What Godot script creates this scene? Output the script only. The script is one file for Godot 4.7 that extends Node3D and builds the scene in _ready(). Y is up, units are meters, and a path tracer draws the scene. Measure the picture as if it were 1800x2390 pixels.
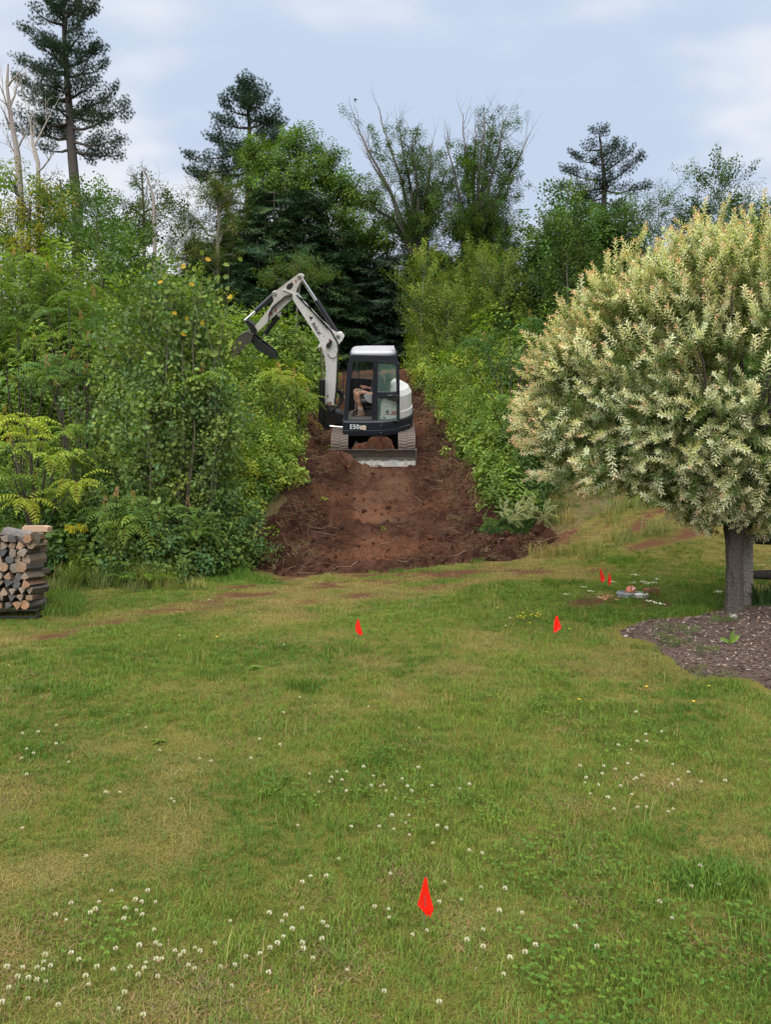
extends Node3D
# A lawn with survey flags, a fresh dirt track climbing a bushy slope, an excavator on it, trees behind.
# Pixel positions of the 1800x2390 photograph give directions; distances come from the ground or plane touched.
const FOCAL := 1800.0
const EYE := 1.62
var rng := RandomNumberGenerator.new()
var n1 := FastNoiseLite.new()
var n2 := FastNoiseLite.new()
var n3 := FastNoiseLite.new()
var prof_table := PackedFloat32Array()
var taken := {}
var M := {}
var S := {}
var track_lines := []
var dirt_poly := PackedVector2Array()
var mulch_poly := PackedVector2Array()

# ---------------------------------------------------------------- mesh builder
class MB:
	var v := PackedVector3Array()
	var n := PackedVector3Array()
	var c := PackedColorArray()
	var idx := PackedInt32Array()
	var col := Color(1, 1, 1)
	func vert(p: Vector3, nn: Vector3) -> int:
		v.push_back(p); n.push_back(nn); c.push_back(col)
		return v.size() - 1
	func tri(a: Vector3, b: Vector3, d: Vector3) -> void:   # front: clockwise a, b, d
		var nn := (d - a).cross(b - a)
		if nn.length_squared() < 1e-16: return
		nn = nn.normalized()
		var i := v.size()
		v.append_array(PackedVector3Array([a, b, d])); n.append_array(PackedVector3Array([nn, nn, nn])); c.append_array(PackedColorArray([col, col, col]))
		idx.append_array(PackedInt32Array([i, i + 1, i + 2]))
	func quad(a: Vector3, b: Vector3, d: Vector3, e: Vector3) -> void:
		tri(a, b, d); tri(a, d, e)
	func face_out(a: Vector3, b: Vector3, d: Vector3, centre: Vector3) -> void:
		if (d - a).cross(b - a).dot((a + b + d) / 3.0 - centre) < 0: tri(a, d, b)
		else: tri(a, b, d)
	func quad_out(a: Vector3, b: Vector3, d: Vector3, e: Vector3, centre: Vector3) -> void:
		face_out(a, b, d, centre); face_out(a, d, e, centre)
	# a box with chamfered edges, placed by a basis
	func box(ctr: Vector3, size: Vector3, bs := Basis(), ch := 0.0) -> void:
		var h := size * 0.5
		ch = minf(ch, minf(h.x, minf(h.y, h.z)) * 0.9)
		if ch <= 0.0:
			for ax in 3:
				for s in [-1.0, 1.0]:
					var o := Vector3.ZERO; o[ax] = h[ax] * s
					var p := Vector3.ZERO; p[(ax + 1) % 3] = h[(ax + 1) % 3]
					var q := Vector3.ZERO; q[(ax + 2) % 3] = h[(ax + 2) % 3]
					quad_out(ctr + bs * (o - p - q), ctr + bs * (o + p - q), ctr + bs * (o + p + q), ctr + bs * (o - p + q), ctr)
			return
		var g := h - Vector3(ch, ch, ch)
		for ax in 3:
			var b1 := (ax + 1) % 3
			var b2 := (ax + 2) % 3
			for s in [-1.0, 1.0]:
				var o := Vector3.ZERO; o[ax] = h[ax] * s
				var p := Vector3.ZERO; p[b1] = g[b1]
				var q := Vector3.ZERO; q[b2] = g[b2]
				quad_out(ctr + bs * (o - p - q), ctr + bs * (o + p - q), ctr + bs * (o + p + q), ctr + bs * (o - p + q), ctr)
				for t in [-1.0, 1.0]:
					var e1 := Vector3.ZERO; e1[b1] = h[b1] * s; e1[b2] = g[b2] * t
					var e2 := Vector3.ZERO; e2[b1] = g[b1] * s; e2[b2] = h[b2] * t
					var al := Vector3.ZERO; al[ax] = g[ax]
					quad_out(ctr + bs * (e1 - al), ctr + bs * (e1 + al), ctr + bs * (e2 + al), ctr + bs * (e2 - al), ctr)
		for sx in [-1.0, 1.0]:
			for sy in [-1.0, 1.0]:
				for sz in [-1.0, 1.0]:
					face_out(ctr + bs * Vector3(h.x * sx, g.y * sy, g.z * sz), ctr + bs * Vector3(g.x * sx, h.y * sy, g.z * sz), ctr + bs * Vector3(g.x * sx, g.y * sy, h.z * sz), ctr)
	# a swept tube with smooth sides
	func tube(pts: Array, radii: Array, sides := 6, caps := true) -> void:
		var base := v.size()
		var np := pts.size()
		var t: Vector3 = (pts[1] - pts[0]).normalized()
		var u := t.cross(Vector3(0.29, 0.13, 0.95) if absf(t.z) < 0.9 else Vector3(1, 0.1, 0)).normalized()
		for i in np:
			var p: Vector3 = pts[i]
			var nt: Vector3 = (pts[mini(i + 1, np - 1)] - pts[maxi(i - 1, 0)]).normalized()
			u = (u - nt * u.dot(nt)).normalized()
			var w := nt.cross(u)
			for k in sides:
				var a := TAU * k / sides
				var nn := u * cos(a) + w * sin(a)
				vert(p + nn * radii[i], nn)
		for i in np - 1:
			for k in sides:
				var a := base + i * sides + k
				var b := base + i * sides + (k + 1) % sides
				idx.append_array(PackedInt32Array([a, a + sides, b, b, a + sides, b + sides]))
		if caps:
			for e in [0, np - 1]:
				if radii[e] < 0.004: continue
				var ctr: Vector3 = pts[e]
				var inner: Vector3 = pts[1] if e == 0 else pts[np - 2]
				for k in sides:
					face_out(ctr, v[base + e * sides + k], v[base + e * sides + (k + 1) % sides], inner)
	# polygon (x, y of frame) pushed out between two depths along frame z, edges chamfered by ch on the +z side
	func prism(poly: PackedVector2Array, fr: Transform3D, z0: float, z1: float, ch := 0.0) -> void:
		var p := poly
		if not Geometry2D.is_polygon_clockwise(p): p.reverse()
		var ins := p
		if ch > 0.0:
			var off := Geometry2D.offset_polygon(p, -ch)
			if off.size() > 0 and off[0].size() == p.size():
				ins = off[0]
				if not Geometry2D.is_polygon_clockwise(ins): ins.reverse()
				var best := 0
				for k in ins.size():
					if ins[k].distance_to(p[0]) < ins[best].distance_to(p[0]): best = k
				var r := PackedVector2Array()
				for k in ins.size(): r.push_back(ins[(best + k) % ins.size()])
				ins = r
			else:
				ch = 0.0
		var t1 := Geometry2D.triangulate_polygon(ins)
		var t0 := Geometry2D.triangulate_polygon(p)
		var mid := fr * Vector3(0, 0, (z0 + z1) / 2)
		var zdir := fr.basis.z
		for k in range(0, t1.size(), 3):
			oriented(fr * Vector3(ins[t1[k]].x, ins[t1[k]].y, z1), fr * Vector3(ins[t1[k + 1]].x, ins[t1[k + 1]].y, z1), fr * Vector3(ins[t1[k + 2]].x, ins[t1[k + 2]].y, z1), zdir)
		for k in range(0, t0.size(), 3):
			oriented(fr * Vector3(p[t0[k]].x, p[t0[k]].y, z0), fr * Vector3(p[t0[k + 1]].x, p[t0[k + 1]].y, z0), fr * Vector3(p[t0[k + 2]].x, p[t0[k + 2]].y, z0), -zdir)
		for k in p.size():
			var a := p[k]
			var b := p[(k + 1) % p.size()]
			var out := fr.basis * Vector3(-(b - a).y, (b - a).x, 0)   # outward of a clockwise polygon
			var zc := z1 - ch
			oriented(fr * Vector3(a.x, a.y, z0), fr * Vector3(b.x, b.y, z0), fr * Vector3(b.x, b.y, zc), out)
			oriented(fr * Vector3(a.x, a.y, z0), fr * Vector3(b.x, b.y, zc), fr * Vector3(a.x, a.y, zc), out)
			if ch > 0.0:
				var ai := ins[k]
				var bi := ins[(k + 1) % p.size()]
				oriented(fr * Vector3(a.x, a.y, zc), fr * Vector3(b.x, b.y, zc), fr * Vector3(bi.x, bi.y, z1), out + zdir * out.length())
				oriented(fr * Vector3(a.x, a.y, zc), fr * Vector3(bi.x, bi.y, z1), fr * Vector3(ai.x, ai.y, z1), out + zdir * out.length())
	func oriented(a: Vector3, b: Vector3, d: Vector3, out: Vector3) -> void:
		if (d - a).cross(b - a).dot(out) < 0: tri(a, d, b)
		else: tri(a, b, d)
	# a plan outline (x, z) lofted through layers [y, inset], outline star-shaped about ctr
	func loft(plan: PackedVector2Array, layers: Array, ctr: Vector2, lower := true) -> void:
		var rings := []
		for l in layers:
			var r := []
			for q in plan:
				var dd := q - ctr
				var k := maxf(0.0, 1.0 - l[1] / maxf(dd.length(), 0.01))
				r.push_back(Vector3(ctr.x + dd.x * k, l[0], ctr.y + dd.y * k))
			rings.push_back(r)
		var m := plan.size()
		for i in rings.size() - 1:
			var mid := Vector3(ctr.x, (layers[i][0] + layers[i + 1][0]) / 2.0, ctr.y)
			for k in m:
				var a: Vector3 = rings[i][k]
				var b: Vector3 = rings[i][(k + 1) % m]
				var d: Vector3 = rings[i + 1][(k + 1) % m]
				var e: Vector3 = rings[i + 1][k]
				var out := (a + b + d + e) / 4.0 - mid
				if absf(layers[i][0] - layers[i + 1][0]) < 0.004: out = Vector3.UP
				oriented(a, b, d, out); oriented(a, d, e, out)
		for e in ([0, rings.size() - 1] if lower else [rings.size() - 1]):
			var cc := Vector3(ctr.x, layers[e][0], ctr.y)
			for k in m: oriented(cc, rings[e][k], rings[e][(k + 1) % m], Vector3.DOWN if e == 0 else Vector3.UP)
	func lathe(profile: Array, fr: Transform3D, sides := 20) -> void:   # [radius, height] pairs
		for i in profile.size() - 1:
			for k in sides:
				var a := TAU * k / sides
				var b := TAU * (k + 1) / sides
				var mid := fr * Vector3(0, (profile[i][1] + profile[i + 1][1]) / 2.0, 0)
				var p := [profile[i], profile[i + 1]]
				var q := []
				for e in p:
					q.push_back(fr * Vector3(cos(a) * e[0], e[1], sin(a) * e[0])); q.push_back(fr * Vector3(cos(b) * e[0], e[1], sin(b) * e[0]))
				var dr: float = p[1][0] - p[0][0]
				var dy: float = p[1][1] - p[0][1]
				var am := (a + b) / 2
				var out := fr.basis * Vector3(cos(am) * dy, -dr, sin(am) * dy)
				oriented(q[0], q[1], q[3], out); oriented(q[0], q[3], q[2], out)
	# a leaf blade from p along dir, about nn; two or four triangles, folded at the midrib and drooping at the tip
	func leaf(p: Vector3, dir: Vector3, nn: Vector3, ln: float, wd: float, fold := 0.25, droop := 0.15, round_ := false) -> void:
		var d := dir.normalized()
		var s := d.cross(nn).normalized()
		var up := s.cross(d)
		var tip := p + d * ln - up * ln * droop
		if round_:
			var l1 := p + d * ln * 0.22 + s * wd * 0.42 + up * wd * fold * 0.4
			var l2 := p + d * ln * 0.62 + s * wd * 0.46 + up * wd * fold * 0.4 - up * ln * droop * 0.4
			var r1 := p + d * ln * 0.22 - s * wd * 0.42 + up * wd * fold * 0.4
			var r2 := p + d * ln * 0.62 - s * wd * 0.46 + up * wd * fold * 0.4 - up * ln * droop * 0.4
			tri(p, l1, tip); tri(l1, l2, tip); tri(p, tip, r1); tri(r1, tip, r2)
		else:
			var m := p + d * ln * 0.45 + up * wd * fold * 0.5
			tri(p, m + s * wd * 0.5, tip); tri(p, tip, m - s * wd * 0.5)
	func mesh() -> ArrayMesh:
		var a := []
		a.resize(Mesh.ARRAY_MAX)
		a[Mesh.ARRAY_VERTEX] = v; a[Mesh.ARRAY_NORMAL] = n; a[Mesh.ARRAY_COLOR] = c; a[Mesh.ARRAY_INDEX] = idx
		var m := ArrayMesh.new()
		if v.size() > 0: m.add_surface_from_arrays(Mesh.PRIMITIVE_TRIANGLES, a)
		return m

# foliage collected as copies of a few spray meshes
class Fol:
	var sets := {}
	func add(key: String, t: Transform3D, c: Color) -> void:
		if not sets.has(key): sets[key] = [[], []]
		sets[key][0].push_back(t); sets[key][1].push_back(c)

# ---------------------------------------------------------------- scene graph helpers
func numbered(called: String) -> String:
	taken[called] = taken.get(called, -1) + 1
	return called if taken[called] == 0 else "%s_%03d" % [called, taken[called]]
func thing(called: String, label: String, category: String, at := Vector3.ZERO, group := "") -> Node3D:
	var o := Node3D.new()
	o.name = numbered(called); add_child(o)
	o.position = at
	o.set_meta("label", label); o.set_meta("category", category)
	if group != "": o.set_meta("group", group)
	return o
func part(called: String, mb: MB, m: Material, parent: Node) -> MeshInstance3D:
	var o := MeshInstance3D.new()
	o.name = called; o.mesh = mb.mesh(); o.material_override = m
	parent.add_child(o, true)
	return o
func single(called: String, mb: MB, m: Material, label: String, category: String, group := "") -> MeshInstance3D:
	var o := MeshInstance3D.new()
	o.name = numbered(called); o.mesh = mb.mesh(); o.material_override = m
	add_child(o)
	o.set_meta("label", label); o.set_meta("category", category)
	if group != "": o.set_meta("group", group)
	return o
func copies(called: String, mesh: Mesh, m: Material, xf: Array, cols: Array, parent: Node) -> MultiMeshInstance3D:
	var mm := MultiMesh.new()
	mm.transform_format = MultiMesh.TRANSFORM_3D
	mm.use_colors = true
	mm.mesh = mesh
	mm.instance_count = xf.size()
	for i in xf.size():
		mm.set_instance_transform(i, xf[i]); mm.set_instance_color(i, cols[i])
	var o := MultiMeshInstance3D.new()
	o.name = called; o.multimesh = mm; o.material_override = m
	parent.add_child(o, true)
	o.set_meta("kind", "stuff")
	return o
func dress(t: Node3D, f: Fol, called := "foliage", m = null) -> void:
	for k in f.sets: copies(called, S[k], M.leaf if m == null else m, f.sets[k][0], f.sets[k][1], t)
func r(a: float, b: float) -> float: return rng.randf_range(a, b)
func rv() -> Vector3: return Vector3(r(-1, 1), r(-1, 1), r(-1, 1))
func unit() -> Vector3:
	var z := r(-1, 1)
	var a := r(0, TAU)
	var k := sqrt(1 - z * z)
	return Vector3(k * cos(a), z, k * sin(a))
func yb(dir: Vector3, roll: float) -> Basis:
	var y := dir.normalized()
	var x := y.cross(Vector3(0.31, 0.2, 0.93) if absf(y.z) < 0.9 else Vector3(1, 0.2, 0)).normalized()
	return Basis(x, y, x.cross(y)).rotated(y, roll)
func tint(c: Color, amt := 0.2) -> Color:
	var k := 1.0 + r(-amt, amt)
	var h := r(-amt, amt) * 0.5
	return Color(c.r * k * (1 + h), c.g * k, c.b * k * (1 - h))
func pick(a: Array): return a[rng.randi() % a.size()]

# ---------------------------------------------------------------- the lie of the land
func at(px: float, py: float, d: float) -> Vector3:
	return Vector3((px - 900.0) / FOCAL * d, EYE + (1195.0 - py) / FOCAL * d, -d)
func make_profile() -> void:
	var pts := [[-100.0, -1.0], [-20.0, -0.3], [0.0, -0.02], [3.0, 0.0], [5.0, 0.2], [7.1, 0.45], [8.7, 0.63], [11.2, 0.8], [12.7, 0.92], [17.3, 2.52], [22.0, 4.3], [28.5, 6.8], [32.0, 7.5], [50.0, 8.4], [120.0, 10.0], [420.0, 14.0]]
	var raw := PackedFloat32Array()
	for i in 5001:
		var d := -100.0 + i * 0.1
		var k := 0
		while k < pts.size() - 2 and d > pts[k + 1][0]: k += 1
		raw.push_back(lerpf(pts[k][1], pts[k + 1][1], clampf((d - pts[k][0]) / (pts[k + 1][0] - pts[k][0]), 0, 1)))
	prof_table.resize(5001)
	for i in 5001:
		var s := 0.0
		for j in range(-6, 7): s += raw[clampi(i + j, 0, 5000)]
		prof_table[i] = s / 13.0
func prof(d: float) -> float:
	var t := clampf((d + 100.0) * 10.0, 0, 4998.9)
	var i := int(t)
	return lerpf(prof_table[i], prof_table[i + 1], t - i)
func path_x(d: float) -> float:
	return lerpf(0.06, -0.62, clampf((d - 13.0) / 16.0, 0, 1))
func gh(x: float, z: float) -> float:   # height of the ground sheet
	var d := -z
	var h := prof(d)
	h += 0.03 * clampf(x, -12, 12) * smoothstep(4.0, 9.0, d)
	h += 0.9 * smoothstep(2.2, 5.0, x) * smoothstep(9.5, 13.0, d) * (1.0 - smoothstep(17.0, 26.0, d))
	var off := absf(x - path_x(d))
	h += 0.42 * smoothstep(1.3, 1.95, off) * smoothstep(12.8, 15.0, d) * (1.0 - smoothstep(27.0, 33.0, d))
	h += n1.get_noise_2d(x * 0.6, z * 0.6) * 0.07 + n1.get_noise_2d(x * 3.0 + 50, z * 3.0) * 0.018
	return h
func gp(px: float, d: float) -> Vector3:
	var x := (px - 900.0) / FOCAL * d
	return Vector3(x, gh(x, -d), -d)
func hit(px: float, py: float) -> Vector3:   # where the sight line through a pixel meets the ground
	var d := 1.2
	while d < 60.0:
		var p := at(px, py, d)
		if p.y < gh(p.x, p.z):
			for k in 6:
				d -= 0.01
				p = at(px, py, d)
				if p.y > gh(p.x, p.z): break
			return Vector3(p.x, gh(p.x, p.z), p.z)
		d += 0.05
	return gp(px, 60.0)
func seg_dist(p: Vector2, a: Vector2, b: Vector2) -> float:
	var ab := b - a
	var t := clampf((p - a).dot(ab) / maxf(ab.length_squared(), 1e-6), 0, 1)
	return p.distance_to(a + ab * t)
func poly_sd(p: Vector2, poly: PackedVector2Array) -> float:   # negative inside
	var best := 1e9
	var k := poly.size()
	for i in k: best = minf(best, seg_dist(p, poly[i], poly[(i + 1) % k]))
	return -best if Geometry2D.is_point_in_polygon(p, poly) else best
func dirt_sd(x: float, d: float) -> float:
	if d < 10.0 or d > 31.0 or absf(x) > 4.2: return 2.0
	return poly_sd(Vector2(x, d), dirt_poly) + n2.get_noise_2d(x * 2.5, d * 2.5) * 0.35
func mulch_sd(x: float, d: float) -> float:
	if d < 3.6 or d > 9.5 or x < 1.2: return 2.0
	return poly_sd(Vector2(x, d), mulch_poly) + n2.get_noise_2d(x * 4.0, d * 4.0) * 0.22
func worn(x: float, d: float) -> float:   # wear along the wheel lines across the lawn
	var q := Vector2(x, d)
	var s := 0.0
	for l in track_lines:
		for i in l.pts.size() - 1:
			var k: float = seg_dist(q, l.pts[i], l.pts[i + 1]) / l.w
			if k < 2.0: s = maxf(s, l.k * exp(-k * k))
	return s
func scraped(x: float, d: float) -> float:   # 0 grass .. 1 bare soil
	var s := worn(x, d)
	if s < 0.02: return 0.0
	var nn := n2.get_noise_2d(x * 3.2 + 31, d * 5.0) * 0.9 + n1.get_noise_2d(x * 9.0, d * 14.0) * 0.5
	return clampf(s * (0.55 + nn * 2.3 + 0.35 * maxf(s - 1.2, 0.0)), 0, 1)
func dryness(x: float, d: float) -> float:
	var a := n2.get_noise_2d(x * 0.9 + 7, d * 0.9) * 0.5 + n1.get_noise_2d(x * 2.6, d * 2.6 + 90) * 0.5 + n2.get_noise_2d(x * 4.5 - 70, d * 4.5) * 0.55
	return clampf(0.36 + a * 0.68 + 0.08 * smoothstep(6.5, 10.0, d), 0, 1)

# ---------------------------------------------------------------- materials
func noise_tex(freq: float, seed_: int, lo: float, hi: float, oct := 4, size := 512) -> ImageTexture:
	var f := FastNoiseLite.new()
	f.seed = seed_; f.frequency = freq; f.fractal_octaves = oct
	f.noise_type = FastNoiseLite.TYPE_SIMPLEX_SMOOTH
	var im := f.get_seamless_image(size, size)
	im.convert(Image.FORMAT_RGB8)
	for y in size:
		for x in size:
			var k := lerpf(lo, hi, im.get_pixel(x, y).r)
			im.set_pixel(x, y, Color(k, k, k))
	im.generate_mipmaps()
	return ImageTexture.create_from_image(im)
func grime_tex() -> ImageTexture:   # dried mud specks and rubbed patches on paint
	var f := FastNoiseLite.new()
	f.seed = 71; f.frequency = 0.018; f.fractal_octaves = 6; f.fractal_gain = 0.65
	var im := f.get_seamless_image(512, 512)
	im.convert(Image.FORMAT_RGB8)
	for y in 512:
		for x in 512:
			var k := 0.55 * smoothstep(0.66, 0.88, im.get_pixel(x, y).r)
			im.set_pixel(x, y, Color(1, 1, 1).lerp(Color(0.62, 0.52, 0.43), k))
	return ImageTexture.create_from_image(im)
func spray_rosette(seed_: int) -> ArrayMesh:   # flat weed with broad leaves
	rng.seed = seed_
	var b := MB.new()
	for i in 9:
		var a := i * 2.4
		b.col = jit(Color(1, 1, 1), 0.2)
		b.leaf(Vector3(0, 0.012, 0), Vector3(cos(a), r(0.15, 0.6), sin(a)), Vector3.UP, r(0.04, 0.075), r(0.016, 0.026), 0.3, 0.35, true)
	return b.mesh()
func bump_tex(freq: float, seed_: int, strength: float, size := 512) -> ImageTexture:
	var f := FastNoiseLite.new()
	f.seed = seed_; f.frequency = freq; f.fractal_octaves = 5
	var im := f.get_seamless_image(size, size)
	im.convert(Image.FORMAT_RGBA8)
	im.bump_map_to_normal_map(strength)
	return ImageTexture.create_from_image(im)
func mat(c: Color, rough: float, metal := 0.0, tex: Texture2D = null, scale := 1.0, nrm: Texture2D = null, nstr := 1.0) -> StandardMaterial3D:
	var m := StandardMaterial3D.new()
	m.albedo_color = c; m.roughness = rough; m.metallic = metal
	m.vertex_color_use_as_albedo = true
	if tex: m.albedo_texture = tex
	if nrm:
		m.normal_enabled = true; m.normal_texture = nrm; m.normal_scale = nstr
	if tex or nrm:
		m.uv1_triplanar = true; m.uv1_scale = Vector3.ONE * scale
	return m
func lin(rr: float, g: float, b: float) -> Color: return Color(rr, g, b).linear_to_srgb()
func make_materials() -> void:
	var fine := noise_tex(0.05, 3, 0.55, 1.25)
	var coarse := noise_tex(0.012, 9, 0.6, 1.2)
	var streak := noise_tex(0.03, 21, 0.7, 1.1)
	var bump := bump_tex(0.06, 5, 6.0)
	var grit := bump_tex(0.11, 6, 9.0)
	var leaf := StandardMaterial3D.new()
	leaf.vertex_color_use_as_albedo = true
	leaf.cull_mode = BaseMaterial3D.CULL_DISABLED
	leaf.roughness = 0.6; leaf.metallic_specular = 0.22
	leaf.backlight_enabled = true; leaf.backlight = Color(0.78, 0.85, 0.32)
	M.leaf = leaf
	var needle := leaf.duplicate() as StandardMaterial3D
	needle.backlight_enabled = false; needle.roughness = 0.6
	M.needle = needle
	var blade := leaf.duplicate() as StandardMaterial3D
	blade.backlight = Color(0.7, 0.7, 0.35); blade.roughness = 0.7; blade.metallic_specular = 0.12
	M.blade = blade
	M.wood = mat(Color(1, 1, 1), 0.9, 0, coarse, 3.0, bump, 1.2)
	M.soil = mat(Color(1, 1, 1), 0.97, 0, fine, 1.6, grit, 1.3)
	M.ground = mat(Color(1, 1, 1), 0.97, 0, fine, 2.3, grit, 1.0)
	M.soil.metallic_specular = 0.08; M.ground.metallic_specular = 0.1
	M.plain = mat(Color(1, 1, 1), 0.7)
	M.paint = mat(Color(1, 1, 1), 0.38, 0, grime_tex(), 1.1)
	M.dark = mat(Color(1, 1, 1), 0.45, 0, noise_tex(0.03, 33, 0.7, 1.25), 1.7)
	M.steel = mat(Color(1, 1, 1), 0.42, 0.55, streak, 2.5, bump, 0.5)
	M.chrome = mat(Color(1, 1, 1), 0.18, 1.0)
	M.rubber = mat(Color(1, 1, 1), 0.85, 0, fine, 3.0, bump, 0.6)
	M.stone = mat(Color(1, 1, 1), 0.85, 0, fine, 6.0, grit, 0.8)
	M.cut = mat(Color(1, 1, 1), 0.85, 0, streak, 9.0, bump, 0.7)
	M.bark = mat(Color(1, 1, 1), 0.95, 0, noise_tex(0.03, 44, 0.35, 1.25), 5.0, bump_tex(0.035, 45, 12.0), 1.6)
	M.bark.uv1_scale = Vector3(7.0, 2.0, 7.0)
	M.bed = mat(Color(1, 1, 1), 0.95, 0, fine, 5.0, grit, 1.0)
	var glass := StandardMaterial3D.new()
	glass.transparency = BaseMaterial3D.TRANSPARENCY_ALPHA
	glass.albedo_color = Color(0.55, 0.72, 0.66, 0.22)
	glass.roughness = 0.03; glass.cull_mode = BaseMaterial3D.CULL_DISABLED
	M.glass = glass
	var vinyl := StandardMaterial3D.new()
	vinyl.albedo_color = Color(1.0, 0.075, 0.02)
	vinyl.roughness = 0.45; vinyl.cull_mode = BaseMaterial3D.CULL_DISABLED
	vinyl.backlight_enabled = true; vinyl.backlight = Color(0.9, 0.3, 0.2)
	M.vinyl = vinyl

# ---------------------------------------------------------------- sprays: twigs with real leaves, grown along +y
func jit(c := Color(1, 1, 1), a := 0.22) -> Color: return tint(c, a)
func spray_round(nl: int, ln: float, ll: float, seed_: int) -> ArrayMesh:   # aspen: round leaves on long stalks
	rng.seed = seed_
	var b := MB.new()
	b.col = Color(0.9, 0.75, 0.7)
	b.tube([Vector3.ZERO, Vector3(0.02, ln * 0.5, 0.02), Vector3(0, ln, 0)], [0.006, 0.004, 0.001], 3, false)
	for i in nl:
		var t := (i + r(0.2, 0.8)) / nl
		var a := i * 2.4 + r(-0.4, 0.4)
		var side := Vector3(cos(a), r(-0.1, 0.5), sin(a)).normalized()
		var p := Vector3(0, ln * t, 0) + side * ln * r(0.06, 0.42) * (1.1 - t * 0.6)
		b.col = jit()
		if r(0, 1) < 0.02: b.col = Color(2.0, 1.35, 0.9)
		var dir := (side * r(0.2, 0.9) + Vector3(r(-0.5, 0.5), r(-1.0, 0.1), r(-0.5, 0.5)))
		b.leaf(p, dir, unit() + Vector3(0, 0.4, 0), ll * r(0.75, 1.2), ll * r(0.75, 1.15), 0.25, 0.1, true)
	return b.mesh()
func spray_oval(nl: int, ln: float, ll: float, ratio: float, seed_: int, droop := 0.25, spread := 0.4) -> ArrayMesh:   # alternate oval leaves, side twigs
	rng.seed = seed_
	var b := MB.new()
	b.col = Color(0.8, 0.65, 0.6)
	b.tube([Vector3.ZERO, Vector3(0, ln, 0)], [0.006, 0.001], 3, false)
	for i in nl:
		var t := (i + r(0.1, 0.9)) / nl
		var a := i * 2.4 + r(-0.5, 0.5)
		var side := Vector3(cos(a), r(0.0, 0.7), sin(a)).normalized()
		var p := Vector3(0, ln * t, 0) + side * ln * spread * r(0.0, 1.0) * (1.15 - t * 0.8)
		b.col = jit()
		var dir := side + Vector3(r(-0.3, 0.3), r(-0.5, 0.3), r(-0.3, 0.3))
		b.leaf(p, dir, Vector3(r(-0.5, 0.5), 1, r(-0.5, 0.5)), ll * r(0.7, 1.2), ll * ratio * r(0.8, 1.15), 0.3, droop, ratio > 0.45)
	return b.mesh()
func frond(b: MB, o: Vector3, dir: Vector3, ln: float, pairs: int, ll: float, lw: float, arch: float, taper := true) -> void:
	var out := Vector3(dir.x, 0, dir.z).normalized()
	var side := out.cross(Vector3.UP).normalized()
	var p := o
	var d := dir.normalized()
	var prev := p
	var base_col := b.col
	for i in pairs:
		var t := float(i) / pairs
		d = (d + Vector3(0, -arch * (0.4 + t), 0) * (1.6 / pairs)).normalized()
		p = p + d * ln / pairs
		var up := side.cross(d)
		if up.y < 0: up = -up
		b.col = Color(0.85, 0.5, 0.45) * base_col
		b.tri(prev - side * 0.004, p, prev + side * 0.004)
		var k := sin(PI * clampf(t * 0.85 + 0.18, 0, 1)) if taper else 1.0
		for s in [-1.0, 1.0]:
			b.col = jit(base_col, 0.14)
			b.leaf(p, side * s + d * r(0.25, 0.5) - up * r(0.15, 0.5), up, ll * (0.35 + 0.65 * k) * r(0.9, 1.1), lw, 0.3, 0.2)
		prev = p
	b.leaf(p, d, Vector3.UP, ll * 0.7, lw, 0.3, 0.2)
func spray_sumac(seed_: int, nf: int) -> ArrayMesh:
	rng.seed = seed_
	var b := MB.new()
	for i in nf:
		var a := i * 2.4 + r(-0.3, 0.3)
		var up := r(0.15, 0.95)
		b.col = jit(Color(1, 1, 1), 0.15)
		frond(b, Vector3(0, -0.16 + 0.16 * up, 0), Vector3(cos(a), up, sin(a)), r(0.36, 0.52), 10, 0.105, 0.024, r(0.9, 1.7))
	return b.mesh()
func spray_fern(seed_: int, nf: int) -> ArrayMesh:
	rng.seed = seed_
	var b := MB.new()
	for i in nf:
		var a := i * 2.4 + r(-0.3, 0.3)
		b.col = jit(Color(1, 1, 1), 0.15)
		frond(b, Vector3.ZERO, Vector3(cos(a), r(1.0, 2.2), sin(a)), r(0.4, 0.65), 14, 0.1, 0.022, r(1.0, 1.9))
	return b.mesh()
func spray_cone(seed_: int) -> ArrayMesh:   # sumac fruit: an upright fuzzy spike
	rng.seed = seed_
	var b := MB.new()
	for i in 70:
		var t := r(0, 1)
		var a := r(0, TAU)
		var rad := 0.034 * (1.0 - t) + 0.006
		var o := Vector3(cos(a) * rad * r(0.3, 1), t * 0.17, sin(a) * rad * r(0.3, 1))
		b.col = jit(Color(1, 1, 1), 0.25)
		b.leaf(o, Vector3(cos(a), 1.1, sin(a)), Vector3(-sin(a), 0, cos(a)), 0.022, 0.014, 0.2, 0.0)
	return b.mesh()
func spray_pine(seed_: int) -> ArrayMesh:   # twig with brushes of long needles
	rng.seed = seed_
	var b := MB.new()
	b.col = Color(1.2, 0.8, 0.8)
	b.tube([Vector3.ZERO, Vector3(0, 0.5, 0)], [0.012, 0.004], 3, false)
	for k in 9:
		var t := k / 8.0
		var a := k * 2.4
		var o := Vector3(cos(a) * 0.13 * (1 - t * 0.5), 0.1 + 0.42 * t, sin(a) * 0.13 * (1 - t * 0.5))
		var ax := (Vector3(cos(a), 1.3, sin(a))).normalized()
		for i in 22:
			b.col = jit(Color(1, 1, 1), 0.25)
			var d := (ax * 0.9 + unit()).normalized()
			var s := d.cross(unit()).normalized() * 0.006
			var l := r(0.07, 0.13)
			b.tri(o - s, o + d * l, o + s)
	return b.mesh()
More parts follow.
